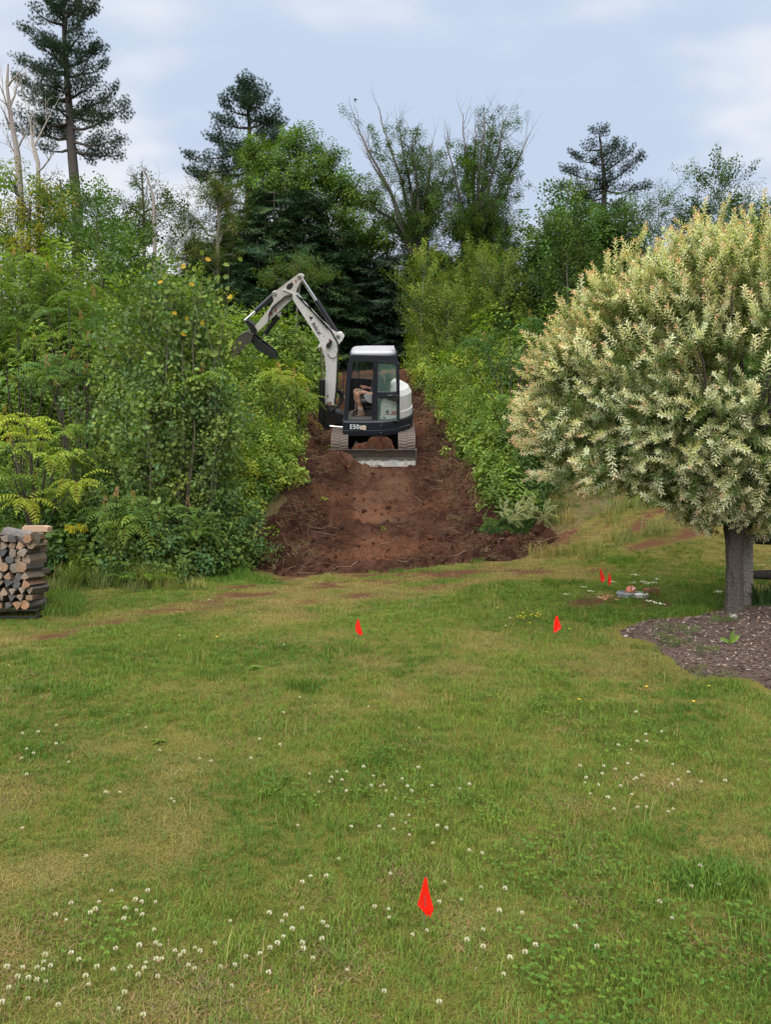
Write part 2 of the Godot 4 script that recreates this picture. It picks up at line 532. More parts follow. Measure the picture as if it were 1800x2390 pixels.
func spray_hemlock(seed_: int) -> ArrayMesh:   # flat drooping fan of short needles
	rng.seed = seed_
	var b := MB.new()
	b.col = Color(1.1, 0.8, 0.7)
	b.tube([Vector3.ZERO, Vector3(0, 0.45, 0.0), Vector3(0, 0.75, -0.12)], [0.01, 0.006, 0.002], 3, false)
	for k in 16:
		var t := (k + 1) / 17.0
		var s := 1.0 if k % 2 == 0 else -1.0
		var o := Vector3(0, 0.75 * t, -0.12 * t * t)
		var ln := 0.36 * (1.05 - t) + 0.06
		for j in 7:
			var q := o + Vector3(s * ln * j / 7.0, ln * 0.5 * j / 7.0, -0.05 * j / 7.0 + r(-0.02, 0.02))
			b.col = jit(Color(1, 1, 1), 0.25)
			b.leaf(q, Vector3(s * r(0.3, 1), r(0.2, 1), r(-0.5, 0.2)), Vector3(r(-0.4, 0.4), r(-0.4, 0.4), 1), 0.1, 0.036, 0.1, 0.1)
	return b.mesh()
func spray_willow(seed_: int, white: float, pink: float, ln: float) -> ArrayMesh:   # shoot with narrow leaves, whiter and then pink towards the tip
	rng.seed = seed_
	var b := MB.new()
	b.col = Color(0.25, 0.17, 0.09)
	b.tube([Vector3.ZERO, Vector3(0.01, ln * 0.5, 0), Vector3(0, ln, 0)], [0.004, 0.003, 0.001], 3, false)
	var nl := 40
	for i in nl:
		var t := (i + r(0, 1)) / nl
		var a := i * 2.4
		var up := lerpf(0.5, 1.7, t)
		var dir := Vector3(cos(a) + r(-0.3, 0.3), up * 0.75, sin(a) + r(-0.3, 0.3)).normalized()
		var c := Color(0.14, 0.21, 0.07)
		var w := clampf((t - (1.0 - white)) / 0.25 + r(-0.35, 0.35), 0, 1)
		c = c.lerp(Color(0.76, 0.735, 0.53), w)
		var pk := clampf((t - (1.0 - pink)) / 0.2 + r(-0.3, 0.2), 0, 1)
		c = c.lerp(Color(0.74, 0.47, 0.36), pk * (1.0 if pink > 0 else 0.0))
		b.col = jit(c, 0.14)
		b.leaf(Vector3(0, ln * t, 0) + dir * 0.005, dir, Vector3(cos(a) * -0.6, 1, sin(a) * -0.6), r(0.042, 0.064) * (1.0 - 0.3 * t), r(0.013, 0.018), 0.25, 0.2)
	return b.mesh()
func spray_blades(seed_: int, nb: int, rad: float, h0: float, h1: float, wd: float, lean: float, tan_share: float) -> ArrayMesh:
	rng.seed = seed_
	var b := MB.new()
	for i in nb:
		var a := r(0, TAU)
		var rr := rad * sqrt(r(0, 1))
		var p := Vector3(cos(a) * rr, -0.008, sin(a) * rr)
		var h := r(h0, h1)
		var th := r(0, TAU)
		var ld := Vector3(cos(th), 0, sin(th)) * h * r(0.1, lean)
		var s := Vector3(-sin(th + r(-0.8, 0.8)), 0, cos(th)).normalized() * wd * r(0.7, 1.2) * 0.5
		var c := Color(1, 1, 1)
		if r(0, 1) < tan_share: c = Color(2.2, 1.45, 1.7)
		b.col = jit(c, 0.25)
		var m := p + Vector3(0, h * 0.6, 0) + ld * 0.35
		var tip := p + Vector3(0, h * (1.0 - 0.25 * lean), 0) + ld
		b.tri(p - s, m - s * 0.8, m + s * 0.8); b.tri(p - s, m + s * 0.8, p + s); b.tri(m - s * 0.8, tip, m + s * 0.8)
	return b.mesh()
func spray_clover(seed_: int) -> ArrayMesh:   # low three-part leaves
	rng.seed = seed_
	var b := MB.new()
	for i in 9:
		var a := r(0, TAU)
		var o := Vector3(cos(a), 0, sin(a)) * r(0.0, 0.07) + Vector3(0, r(0.01, 0.045), 0)
		b.col = jit(Color(1, 1, 1), 0.2)
		for k in 3:
			var t := a + k * TAU / 3
			b.leaf(o, Vector3(cos(t), r(-0.2, 0.5), sin(t)), Vector3(r(-0.6, 0.6), 1, r(-0.6, 0.6)), 0.0095, 0.0095, 0.1, 0.1, true)
	return b.mesh()
func spray_goldenrod(seed_: int) -> ArrayMesh:   # upright stem with narrow leaves
	rng.seed = seed_
	var b := MB.new()
	b.col = Color(0.9, 0.9, 0.8)
	b.tube([Vector3.ZERO, Vector3(0.02, 0.4, 0), Vector3(0.0, 0.8, 0.03)], [0.006, 0.004, 0.002], 3, false)
	for i in 46:
		var t := r(0.1, 1.0)
		var a := i * 2.4
		b.col = jit(Color(1, 1, 1), 0.2)
		b.leaf(Vector3(0, 0.8 * t, 0.02 * t), Vector3(cos(a), r(0.3, 0.9), sin(a)), Vector3.UP, 0.11 * (1.25 - t), 0.017, 0.3, 0.35)
	return b.mesh()
func make_sprays() -> void:
	S.aspen_a = spray_round(30, 0.5, 0.062, 11); S.aspen_b = spray_round(26, 0.42, 0.07, 12)
	S.aspen_far = spray_round(44, 0.7, 0.075, 13)
	S.oval_a = spray_oval(30, 0.45, 0.085, 0.5, 14); S.oval_b = spray_oval(34, 0.5, 0.07, 0.42, 15)
	S.big_a = spray_oval(22, 0.4, 0.125, 0.62, 16, 0.35, 0.5)
	S.birch_a = spray_oval(46, 0.6, 0.055, 0.6, 17, 0.2, 0.35)
	S.tree_a = spray_oval(56, 0.75, 0.12, 0.55, 18, 0.25, 0.55); S.tree_b = spray_oval(60, 0.85, 0.105, 0.5, 19, 0.3, 0.5)
	S.sumac_a = spray_sumac(20, 9); S.sumac_b = spray_sumac(21, 11); S.sumac_c = spray_sumac(22, 7)
	S.fern_a = spray_fern(23, 7); S.cone_a = spray_cone(24)
	S.pine_a = spray_pine(25); S.pine_b = spray_pine(26); S.hemlock_a = spray_hemlock(27); S.hemlock_b = spray_hemlock(28)
	S.willow_pink = spray_willow(29, 0.85, 0.26, 0.3); S.willow_white = spray_willow(30, 0.85, 0.05, 0.24)
	S.willow_mid = spray_willow(31, 0.65, 0.0, 0.24); S.willow_green = spray_willow(32, 0.05, 0.0, 0.3)
	S.turf_a = spray_blades(33, 60, 0.075, 0.02, 0.055, 0.0034, 0.9, 0.2); S.turf_b = spray_blades(34, 55, 0.08, 0.015, 0.05, 0.0036, 1.3, 0.35)
	S.turf_c = spray_blades(35, 50, 0.07, 0.03, 0.075, 0.004, 0.7, 0.06); S.straw_a = spray_blades(36, 45, 0.09, 0.008, 0.03, 0.0036, 2.6, 0.3)
	S.tall_a = spray_blades(37, 60, 0.12, 0.2, 0.5, 0.006, 0.7, 0.12); S.tall_b = spray_blades(38, 60, 0.14, 0.12, 0.3, 0.006, 0.8, 0.2)
	S.lily_a = spray_blades(39, 40, 0.1, 0.3, 0.55, 0.02, 1.1, 0.02)
	S.rosette_a = spray_rosette(45); S.stalk_a = spray_blades(46, 12, 0.08, 0.07, 0.14, 0.0026, 0.6, 0.5); S.mat_a = spray_blades(47, 40, 0.1, 0.006, 0.02, 0.0034, 5.0, 0.75)
	S.clover_a = spray_clover(40); S.goldenrod_a = spray_goldenrod(41); S.goldenrod_b = spray_goldenrod(42)

# ---------------------------------------------------------------- ground, dirt track, mulch bed, grass
func steps(breaks: Array) -> PackedFloat32Array:   # [from, to, step] runs joined into one list
	var o := PackedFloat32Array()
	for b in breaks:
		var k := int(round((b[1] - b[0]) / b[2]))
		for i in k: o.push_back(b[0] + (b[1] - b[0]) * i / k)
	o.push_back(breaks[-1][1])
	return o
func sheet(xs: PackedFloat32Array, ds: PackedFloat32Array, height: Callable, colour: Callable) -> MB:
	var b := MB.new()
	var w := xs.size()
	for j in ds.size():
		for i in w:
			b.v.push_back(Vector3(xs[i], height.call(xs[i], ds[j]), -ds[j]))
			b.c.push_back(colour.call(xs[i], ds[j]))
	b.n.resize(b.v.size())
	for j in ds.size():
		for i in w:
			var k := j * w + i
			var dx := b.v[j * w + mini(i + 1, w - 1)] - b.v[j * w + maxi(i - 1, 0)]
			var dz := b.v[mini(j + 1, ds.size() - 1) * w + i] - b.v[maxi(j - 1, 0) * w + i]
			b.n[k] = dx.cross(dz).normalized()
	for j in ds.size() - 1:
		for i in w - 1:
			var k := j * w + i
			b.idx.append_array(PackedInt32Array([k, k + w, k + 1, k + 1, k + w, k + w + 1]))
	return b
func ground_colour(x: float, d: float) -> Color:
	var n := n1.get_noise_2d(x * 8, d * 8) * 0.5 + 0.5
	if d > 13.0 or absf(x) > 9.0: return Color(0.12, 0.085, 0.05).lerp(Color(0.17, 0.14, 0.06), n)
	var thatch := Color(0.1, 0.115, 0.022).lerp(Color(0.22, 0.17, 0.06), clampf(dryness(x, d) * 0.9 + n * 0.2 - 0.05, 0, 1))
	return thatch.lerp(Color(0.125, 0.062, 0.038), scraped(x, d))
func dirt_height(x: float, d: float) -> float:
	var sd := dirt_sd(x, d)
	var k := smoothstep(0.12, -0.3, sd)
	var h := lerpf(-0.12, 0.045, k)
	var off := x - path_x(d)
	var rough := n1.get_noise_2d(x * 22, d * 22) * 0.065 + n2.get_noise_2d(x * 30, d * 30) * 0.045 + n3.get_noise_2d(x * 44, d * 44) * 0.025
	rough += n2.get_noise_2d(x * 3.0 + 40, d * 24.0) * 0.15 * (1.0 - smoothstep(13.2, 14.2, d))   # streaks left by the turning tracks
	rough *= lerpf(1.0, 2.3, smoothstep(1.15, 1.5, absf(off)))
	# cleat prints: pressed strips with cross ribs
	for s in [[-1.0, -0.58, 11.6, 16.8], [0.56, 0.98, 11.2, 17.6], [0.72, 1.16, 13.6, 27.0], [-1.42, -1.02, 13.6, 17.0]]:
		var wob := n2.get_noise_1d(d * 1.3 + s[0] * 9) * 0.08
		var q := x - path_x(d) * 0.6 + wob
		if d > s[2] and d < s[3] and q > s[0] and q < s[1]:
			var e := smoothstep(0.0, 0.05, minf(q - s[0], s[1] - q)) * smoothstep(0, 0.6, minf(d - s[2], s[3] - d))
			var keep: float = clampf(0.95 + n2.get_noise_2d(x * 3 + s[0] * 20, d * 2.2) * 1.1, 0.35, 1.0)
			var rib := absf(fposmod(d * 6.4 + absf(q - (s[0] + s[1]) / 2) * 1.5, 1.0) - 0.5) * 2.0
			h += e * keep * (0.04 - 0.2 * smoothstep(0.75, 0.5, rib))
			rough *= 1.0 - 0.75 * e * keep
	# a groove down the middle, the spoil heap pushed up by the blade, lumpy windrows along both banks
	h -= 0.05 * exp(-pow((x - path_x(d) + 0.42) / 0.05, 2)) * smoothstep(13.2, 14, d)
	h += 0.42 * exp(-pow((x + 1.05) / 0.55, 2) - pow((d - 17.25) / 0.42, 2)) + 0.3 * exp(-pow((x + 1.5) / 0.4, 2) - pow((d - 16.2) / 0.9, 2))
	h += 0.16 * exp(-pow((absf(off) - 1.75) / 0.25, 2)) * smoothstep(13.2, 15, d) * (0.6 + n2.get_noise_2d(x * 2, d * 2) * 1.2)
	h += 0.10 * exp(-pow((d - 13.9) / 0.18, 2)) * smoothstep(2.2, 0.9, absf(off)) * (0.5 + n2.get_noise_1d(x * 3.0))
	rough += (n2.get_noise_2d(x * 9 + 5, d * 9) * 0.12 + n2.get_noise_2d(x * 30, d * 30) * 0.05) * exp(-pow((x + 1.2) / 0.7, 2) - pow((d - 16.9) / 0.8, 2))
	if k < 0.02: return gh(x, -d) + h
	return gh(x, -d) + h + rough * k
func dirt_colour(x: float, d: float) -> Color:
	var off := absf(x - path_x(d))
	var a := n2.get_noise_2d(x * 3.0 + 11, d * 4.0) * 0.7 + n2.get_noise_2d(x * 14, d * 22) * 0.8
	var wet := Color(0.045, 0.0225, 0.0165)
	var mid := Color(0.098, 0.05, 0.035)
	var c := mid.lerp(wet, clampf(0.55 + a * 1.3, 0, 1))
	# dry, tan subsoil laid bare in the middle of the cut
	var dry := smoothstep(1.0, 0.3, off) * smoothstep(13.8, 14.8, d) * clampf(0.42 + n2.get_noise_2d(x * 2.2, d * 1.6 + 70) * 1.6, 0, 1)
	c = c.lerp(Color(0.155, 0.085, 0.053), dry * 0.55)
	c = c.lerp(Color(0.22, 0.15, 0.11), 0.7 * exp(-pow((x + 0.05) / 0.3, 2) - pow((d - 14.25) / 0.2, 2)) * clampf(0.6 + a, 0, 1))
	return c.lerp(Color(0.17, 0.08, 0.045), clampf(n2.get_noise_2d(x * 1.1 + 400, d * 1.1) * 1.6 - 0.1, 0, 0.7))
func mulch_height(x: float, d: float) -> float:
	return gh(x, -d) + lerpf(-0.08, 0.045, smoothstep(0.08, -0.18, mulch_sd(x, d))) + n1.get_noise_2d(x * 14, d * 14) * 0.012
func surface(x: float, d: float) -> float:   # top of whatever lies there
	var h := gh(x, -d)
	if mulch_sd(x, d) < 0.1: h = maxf(h, mulch_height(x, d))
	if dirt_sd(x, d) < 0.2: h = maxf(h, dirt_height(x, d))
	return h
func structure(called: String, b: MB, m: Material) -> MeshInstance3D:
	var o := MeshInstance3D.new()
	o.name = called; o.mesh = b.mesh(); o.material_override = m
	add_child(o); o.set_meta("kind", "structure")
	return o
func stuff(called: String, label: String, category: String) -> Node3D:
	var o := thing(called, label, category)
	o.set_meta("kind", "stuff")
	return o
func world_line(px: Array) -> Array:
	var o := []
	for p in px:
		var h := hit(p[0], p[1])
		o.push_back(Vector2(h.x, -h.z))
	return o
func build_land() -> void:
	dirt_poly = PackedVector2Array([Vector2(-2.75, 11.95), Vector2(-1.4, 10.95), Vector2(0, 11.05), Vector2(1.3, 11.5), Vector2(2.2, 12.1), Vector2(3.05, 12.8), Vector2(2.5, 13.9), Vector2(1.95, 14.8), Vector2(1.95, 18), Vector2(1.75, 24), Vector2(1.0, 29.6), Vector2(-2.1, 29.6), Vector2(-2.3, 24), Vector2(-2.1, 18), Vector2(-1.95, 14.6), Vector2(-2.45, 13.2)])
	var mp := PackedVector2Array()
	for p in world_line([[1425, 1480], [1500, 1452], [1600, 1438], [1700, 1424], [1800, 1415], [2000, 1405], [2300, 1420], [2300, 1700], [2000, 1655], [1800, 1612], [1650, 1580], [1565, 1545], [1530, 1512]]): mp.push_back(p)
	mulch_poly = mp
	track_lines = [
		{"pts": world_line([[-150, 1525], [150, 1475], [400, 1432], [650, 1405], [900, 1385], [1080, 1362], [1250, 1335]]), "w": 0.22, "k": 0.7},
		{"pts": world_line([[380, 1425], [700, 1372], [950, 1350], [1180, 1330], [1330, 1335]]), "w": 0.45, "k": 0.95},
		{"pts": world_line([[700, 1350], [850, 1345], [1000, 1335], [1200, 1300], [1300, 1275]]), "w": 0.3, "k": 1.1},
		{"pts": world_line([[1230, 1270], [1370, 1232], [1500, 1215], [1560, 1200]]), "w": 0.32, "k": 1.15},
		{"pts": world_line([[1480, 1278], [1560, 1258], [1620, 1240]]), "w": 0.16, "k": 1.3},
		{"pts": world_line([[1290, 1345], [1320, 1338]]), "w": 0.2, "k": 1.2},
		{"pts": world_line([[1395, 1400], [1490, 1402]]), "w": 0.3, "k": 2.6},
		{"pts": world_line([[540, 1372], [580, 1368]]), "w": 0.16, "k": 1.5},
		{"pts": world_line([[395, 1415], [420, 1420]]), "w": 0.1, "k": 1.5},
		{"pts": world_line([[100, 1490], [140, 1487]]), "w": 0.1, "k": 1.3},
	]
	var xs := steps([[-250.0, -60.0, 20.0], [-60.0, -12.0, 2.0], [-12.0, -6.0, 0.25], [-6.0, 6.0, 0.075], [6.0, 12.0, 0.25], [12.0, 60.0, 2.0], [60.0, 250.0, 20.0]])
	var ds := steps([[-60.0, -4.0, 4.0], [-4.0, 0.8, 0.2], [0.8, 14.5, 0.075], [14.5, 34.0, 0.3], [34.0, 60.0, 2.0], [60.0, 400.0, 20.0]])
	structure("ground", sheet(xs, ds, func(x, d): return gh(x, -d) - 0.16 * smoothstep(0.0, -0.35, dirt_sd(x, d)), ground_colour), M.ground)
	structure("dirt_path", sheet(steps([[-3.3, 3.3, 0.035]]), steps([[10.2, 18.0, 0.021], [18.0, 30.2, 0.07]]), dirt_height, dirt_colour), M.soil)
	structure("mulch_ground", sheet(steps([[1.2, 8.0, 0.06]]), steps([[3.4, 9.6, 0.06]]), mulch_height, func(x, d): return Color(0.06, 0.036, 0.028).lerp(Color(0.115, 0.075, 0.06), n2.get_noise_2d(x * 6, d * 6) * 0.5 + 0.5)), M.bed)
	print("land ", Time.get_ticks_msec())
func build_grass() -> void:
	rng.seed = 500
	var f := Fol.new()
	var cl := Fol.new()
	var green := Color(0.15, 0.222, 0.042)
	var lush := Color(0.088, 0.17, 0.03)
	var dry := Color(0.335, 0.27, 0.11)
	var d := 1.25
	while d < 14.2:
		var sp := 0.06 + 0.004 * d
		var half := 0.56 * d + 1.0
		var x := -half
		while x < half:
			var px := x + r(-0.5, 0.5) * sp
			var pd := d + r(-0.5, 0.5) * sp
			x += sp
			if dirt_sd(px, pd) < 0.1 and r(0, 1) < 0.985: continue
			if pd > 10.7 - 0.0 * px and px < -2.3: continue
			var ms := mulch_sd(px, pd)
			if ms < 0.03 and (r(0, 1) < 0.97 or ms < -0.4): continue
			var sc := scraped(px, pd)
			if sc > 0.42 and r(0, 1) < sc * 0.95: continue
			var dr := clampf(dryness(px, pd) + sc * 0.3 + 0.4 * minf(worn(px, pd), 1.0), 0, 1)
			var c := green.lerp(lush, clampf(n2.get_noise_2d(px * 1.7 + 90, pd * 1.7) * 2.2, 0, 1))
			c = c.lerp(dry, smoothstep(0.38, 0.95, dr))
			var key := "turf_a"
			if dr > 0.72: key = "straw_a" if r(0, 1) < 0.35 else "turf_b"
			elif dr > 0.5: key = "turf_b" if r(0, 1) < 0.7 else "turf_a"
			elif dr < 0.28 and r(0, 1) < 0.6: key = "turf_c"
			var s := (0.8 + 0.025 * d) * r(0.75, 1.2)
			if ms < 0.25 and ms > 0.0: s *= 1.35
			f.add(key, Transform3D(Basis(Vector3.UP, r(0, TAU)).scaled(Vector3(s, s * r(0.75, 1.15), s)), Vector3(px, gh(px, -pd), -pd)), tint(c, 0.2))
			if r(0, 1) < 0.05: f.add("stalk_a", Transform3D(Basis(Vector3.UP, r(0, TAU)) * r(0.7, 1.2), Vector3(px, gh(px, -pd), -pd)), tint(pick([green, green, dry]), 0.2))
			if n1.get_noise_2d(px * 7 + 700, pd * 7) > 0.26 and r(0, 1) < 0.5: f.add("mat_a", Transform3D(Basis(Vector3.UP, r(0, TAU)) * r(0.8, 1.4), Vector3(px, gh(px, -pd) + 0.012, -pd)), tint(Color(0.24, 0.17, 0.085), 0.25))
			if n2.get_noise_2d(px * 2.0 + 500, pd * 2.0) > 0.22 and r(0, 1) < 0.008: cl.add("rosette_a", Transform3D(Basis(Vector3.UP, r(0, TAU)) * r(0.6, 1.2), Vector3(px, gh(px, -pd), -pd)), tint(Color(0.15, 0.225, 0.04), 0.25))
			# creeping clover leaves in the greener spots
			if dr < 0.36 and n1.get_noise_2d(px * 5 + 300, pd * 5) > 0.1 and r(0, 1) < 0.4:
				cl.add("clover_a", Transform3D(Basis(Vector3.UP, r(0, TAU)) * r(0.9, 1.5), Vector3(px, gh(px, -pd) + 0.012, -pd)), tint(Color(0.1, 0.175, 0.028), 0.3))
		d += sp * 0.92
	# darker tufts that escaped the mower
	for t in [[1660, 2060, 60, 80.0, 24.0], [720, 1600, 10, 60.0, 12.0], [130, 1615, 22, 150.0, 16.0], [40, 1540, 8, 50.0, 15.0], [1310, 1362, 8, 50.0, 8.0], [1440, 1310, 8, 40.0, 8.0], [1650, 1380, 16, 90.0, 22.0], [520, 1352, 36, 100.0, 9.0], [1560, 1400, 26, 150.0, 14.0], [1000, 1330, 6, 130.0, 9.0], [1110, 1312, 6, 16.0, 8.0]]:
		for i in t[2]:
			var p := hit(t[0] + (r(-1, 1) + r(-1, 1)) * 0.6 * t[3], t[1] + (r(-1, 1) + r(-1, 1)) * 0.6 * t[4])
			var s := r(0.8, 1.3)
			f.add("turf_c", Transform3D(Basis(Vector3.UP, r(0, TAU)) * s * 1.15, p), tint(Color(0.1, 0.175, 0.032), 0.25))
	var g := stuff("grass", "patchy mown lawn grass, green with dry straw coloured patches", "grass")
	dress(g, f, "turf", M.blade)
	var c2 := stuff("clover_ground_cover", "low clover leaves creeping through the lawn", "ground cover")
	dress(c2, cl, "clover_leaf", M.leaf)
	# long meadow grass on the rise beyond the bed and along the foot of the thicket
	var tf := Fol.new()
	for i in 3400:
		var px := r(1.9, 9.5)
		var pd := r(11.0, 22.0)
		if dirt_sd(px, pd) < 0.15 or (pd < 13.6 and r(0, 1) < 0.5): continue
		if scraped(px, pd) > 0.45: continue
		var c := Color(0.14, 0.185, 0.04).lerp(Color(0.27, 0.23, 0.09), clampf(dryness(px, pd) * 1.1 - 0.1, 0, 1))
		tf.add(pick(["tall_b", "turf_c", "turf_c"]), Transform3D(Basis(Vector3.UP, r(0, TAU)) * r(0.7, 1.3) * (1.0 if pd < 12.5 else 1.25), Vector3(px, gh(px, -pd), -pd)), tint(c, 0.25))
	for i in 420:
		var pxl := r(90, 470)
		var p := hit(pxl, r(1330, 1392) + (pxl - 90) * -0.04)
		if n2.get_noise_2d(p.x * 4, p.z * 4) < -0.12: continue
		tf.add(pick(["tall_a", "tall_b", "turf_c"]), Transform3D(yb(Vector3(r(-0.25, 0.25), 1, r(-0.25, 0.25)), r(0, TAU)) * r(0.4, 1.15), p), tint(pick([Color(0.14, 0.19, 0.045), Color(0.2, 0.21, 0.07), Color(0.1, 0.16, 0.035)]), 0.3))
	for i in 46:
		var p := hit(r(96, 190), r(1395, 1452) - 12.0)
		tf.add(pick(["tall_b", "turf_c", "tall_b"]), Transform3D(yb(Vector3(r(-0.3, 0.3), 1, r(-0.3, 0.3)), r(0, TAU)) * r(0.4, 0.85), p), tint(Color(0.12, 0.2, 0.04), 0.3))
	for i in 150:
		var p := hit(r(440, 575), r(1326, 1350))
		if dirt_sd(p.x, -p.z) < 0.05: continue
		tf.add(pick(["tall_b", "turf_c"]), Transform3D(Basis(Vector3.UP, r(0, TAU)) * r(0.6, 0.9), p), tint(Color(0.09, 0.18, 0.03), 0.25))
	var t := stuff("meadow_grass", "longer uncut grass edging the thicket and the far rise", "grass")
	dress(t, tf, "long_grass", M.blade)
	# mulch chips
	var chip := MB.new()
	chip.box(Vector3.ZERO, Vector3(0.045, 0.008, 0.016), Basis(), 0.003)
	S.chip_a = chip.mesh()
	var cf := Fol.new()
	for i in 24000:
		var px := r(1.6, 7.0)
		var pd := r(4.2, 8.2)
		var sd := mulch_sd(px, pd)
		if sd > -0.02: continue
		var k := r(0, 1)
		var c := Color(0.06, 0.034, 0.026)
		if k > 0.5: c = Color(0.125, 0.08, 0.064)
		if k > 0.86: c = Color(0.3, 0.235, 0.2)
		cf.add("chip_a", Transform3D(Basis.from_euler(Vector3(r(-0.5, 0.5), r(0, TAU), r(-0.5, 0.5))).scaled(Vector3(r(0.3, 1.0), r(0.4, 1.0), r(0.25, 0.8))), Vector3(px, mulch_height(px, pd) + 0.006, -pd)), tint(c, 0.25))
	var mc := stuff("mulch_chips", "grey brown shredded bark mulch covering the planting bed", "mulch")
	dress(mc, cf, "mulch_chip", M.plain)
	# clods, stones, cut roots and straw on the dug soil
	var lump := MB.new()
	rng.seed = 77
	var ico := []
	for k in 26:
		var y := 1 - 2.0 * (k + 0.5) / 26
		var q := Vector3(sqrt(1 - y * y) * cos(k * 2.4), y * 0.75, sqrt(1 - y * y) * sin(k * 2.4)) * r(0.75, 1.15)
		ico.push_back(q)
	hull_of(lump, ico)
	S.clod_a = lump.mesh()
	var stick := MB.new()
	stick.tube([Vector3.ZERO, Vector3(0.03, 0.12, 0.02), Vector3(0, 0.26, -0.01), Vector3(0.05, 0.4, 0.0)], [0.004, 0.004, 0.003, 0.001], 3)
	S.root_a = stick.mesh()
	rng.seed = 78
	var df := Fol.new()
	var sf := Fol.new()
	for i in 9000:
		var pd := r(10.9, 27.0)
		var px := path_x(pd) + r(-3.0, 3.2)
		var sd := dirt_sd(px, pd)
		if sd > 0.12: continue
		var off := absf(px - path_x(pd))
		var bank := off > 1.25
		if pd > 13.6 and not bank and r(0, 1) < 0.72: continue
		if px > -1.5 and px < 1.05 and pd > 17.0 and pd < 21.0: continue
		var s := r(0.01, 0.036) * (2.0 if r(0, 1) < 0.18 else 1.0)
		var p := Vector3(px, dirt_height(px, pd) - s * 0.2, -pd)
		df.add("clod_a", Transform3D(Basis.from_euler(rv() * 3) * s, p), tint(Color(0.085, 0.042, 0.029), 0.35))
		if (bank and r(0, 1) < 0.9) or r(0, 1) < 0.08:
			var k := tint(Color(0.22, 0.155, 0.1), 0.35) if r(0, 1) < 0.6 else tint(Color(0.1, 0.06, 0.04), 0.3)
			sf.add("root_a", Transform3D(yb(Vector3(r(-1, 1), r(-0.25, 0.35), r(-1, 1)), r(0, TAU)) * r(0.5, 1.5), p + Vector3(0, 0.015, 0)), k)
			if bank and r(0, 1) < 0.28: sf.add("straw_a", Transform3D(Basis.from_euler(Vector3(r(-0.6, 0.6), r(0, TAU), r(-0.6, 0.6))) * r(1.4, 3.4), p), tint(Color(0.16, 0.115, 0.065), 0.35))
	var dc := stuff("soil_clods", "loose dark clods of soil scattered over the dug path", "soil")
	dress(dc, df, "clod", M.soil)
	var st := stuff("torn_roots", "torn roots and dry straw lying on the banks of the dug path", "roots")
	dress(st, sf, "root", M.blade)
	print("grass ", Time.get_ticks_msec())
func hull_of(b: MB, pts: Array) -> void:   # faces of the convex hull, brute force for a few points
	var k := pts.size()
	for i in k:
		for j in range(i + 1, k):
			for l in range(j + 1, k):
				var nn: Vector3 = (pts[j] - pts[i]).cross(pts[l] - pts[i])
				if nn.length() < 1e-9: continue
				nn = nn.normalized()
				var pos := 0
				var neg := 0
				for m in k:
					var q: float = nn.dot(pts[m] - pts[i])
					if q > 1e-5: pos += 1
					elif q < -1e-5: neg += 1
				if pos == 0 or neg == 0: b.face_out(pts[i], pts[j], pts[l], Vector3.ZERO)

# ---------------------------------------------------------------- small things
func rock_mesh(seed_: int, k: int, size: Vector3, c: Color) -> MB:
	rng.seed = seed_
	var b := MB.new()
	b.col = c
	var pts := []
	for i in k:
		var y := 1 - 2.0 * (i + 0.5) / k
		pts.push_back(Vector3(sqrt(1 - y * y) * cos(i * 2.4), y, sqrt(1 - y * y) * sin(i * 2.4)) * size * 0.5 * r(0.82, 1.12))
	hull_of(b, pts)
	return b
func flag(px: float, tip_py: float, low_py: float, base: Vector3, outline: Array, label: String) -> void:
	var t := thing("marker_flag", label, "flag", base, "orange marker flags on the lawn")
	var d := -base.z
	var top := at(px, tip_py, d)
	var w := MB.new()
	w.col = Color(0.12, 0.12, 0.11)
	var lean := top - base
	w.tube([Vector3(0, -0.02, 0), lean * 0.5 + Vector3(0.004, 0, 0), lean], [0.0014, 0.0014, 0.0014], 5)
	part("wire_stake", w, M.plain, t)
	# limp vinyl sheet: rows across the outline, folded in soft pleats
	var fb := MB.new()
	var rows := 10
	var cols := 8
	var grid := []
	for j in rows + 1:
		var v := float(j) / rows
		var l := 0.0
		var rr := 0.0
		for k in outline.size() - 1:
			if v >= outline[k][0] and v <= outline[k + 1][0]:
				var u: float = (v - outline[k][0]) / (outline[k + 1][0] - outline[k][0])
				l = lerpf(outline[k][1], outline[k + 1][1], u); rr = lerpf(outline[k][2], outline[k + 1][2], u)
		var row := []
		for i in cols + 1:
			var u := float(i) / cols
			var p := at(px + lerpf(l, rr, u), lerpf(tip_py, low_py, v), d)
			p.z += sin(u * 7.0 + v * 2.0) * 0.011 * v + 0.006
			row.push_back(p - base)
		grid.push_back(row)
	for j in rows:
		for i in cols: fb.quad(grid[j][i], grid[j][i + 1], grid[j + 1][i + 1], grid[j + 1][i])
	part("vinyl_flag", fb, M.vinyl, t)
func under(px: float, py: float, high: float) -> Vector3:   # the ground below something seen at that pixel, HIGH above it
	var d := -hit(px, py).z
	for k in 3: d = -hit(px, py + high * FOCAL / d).z
	return hit(px, py + high * FOCAL / d)
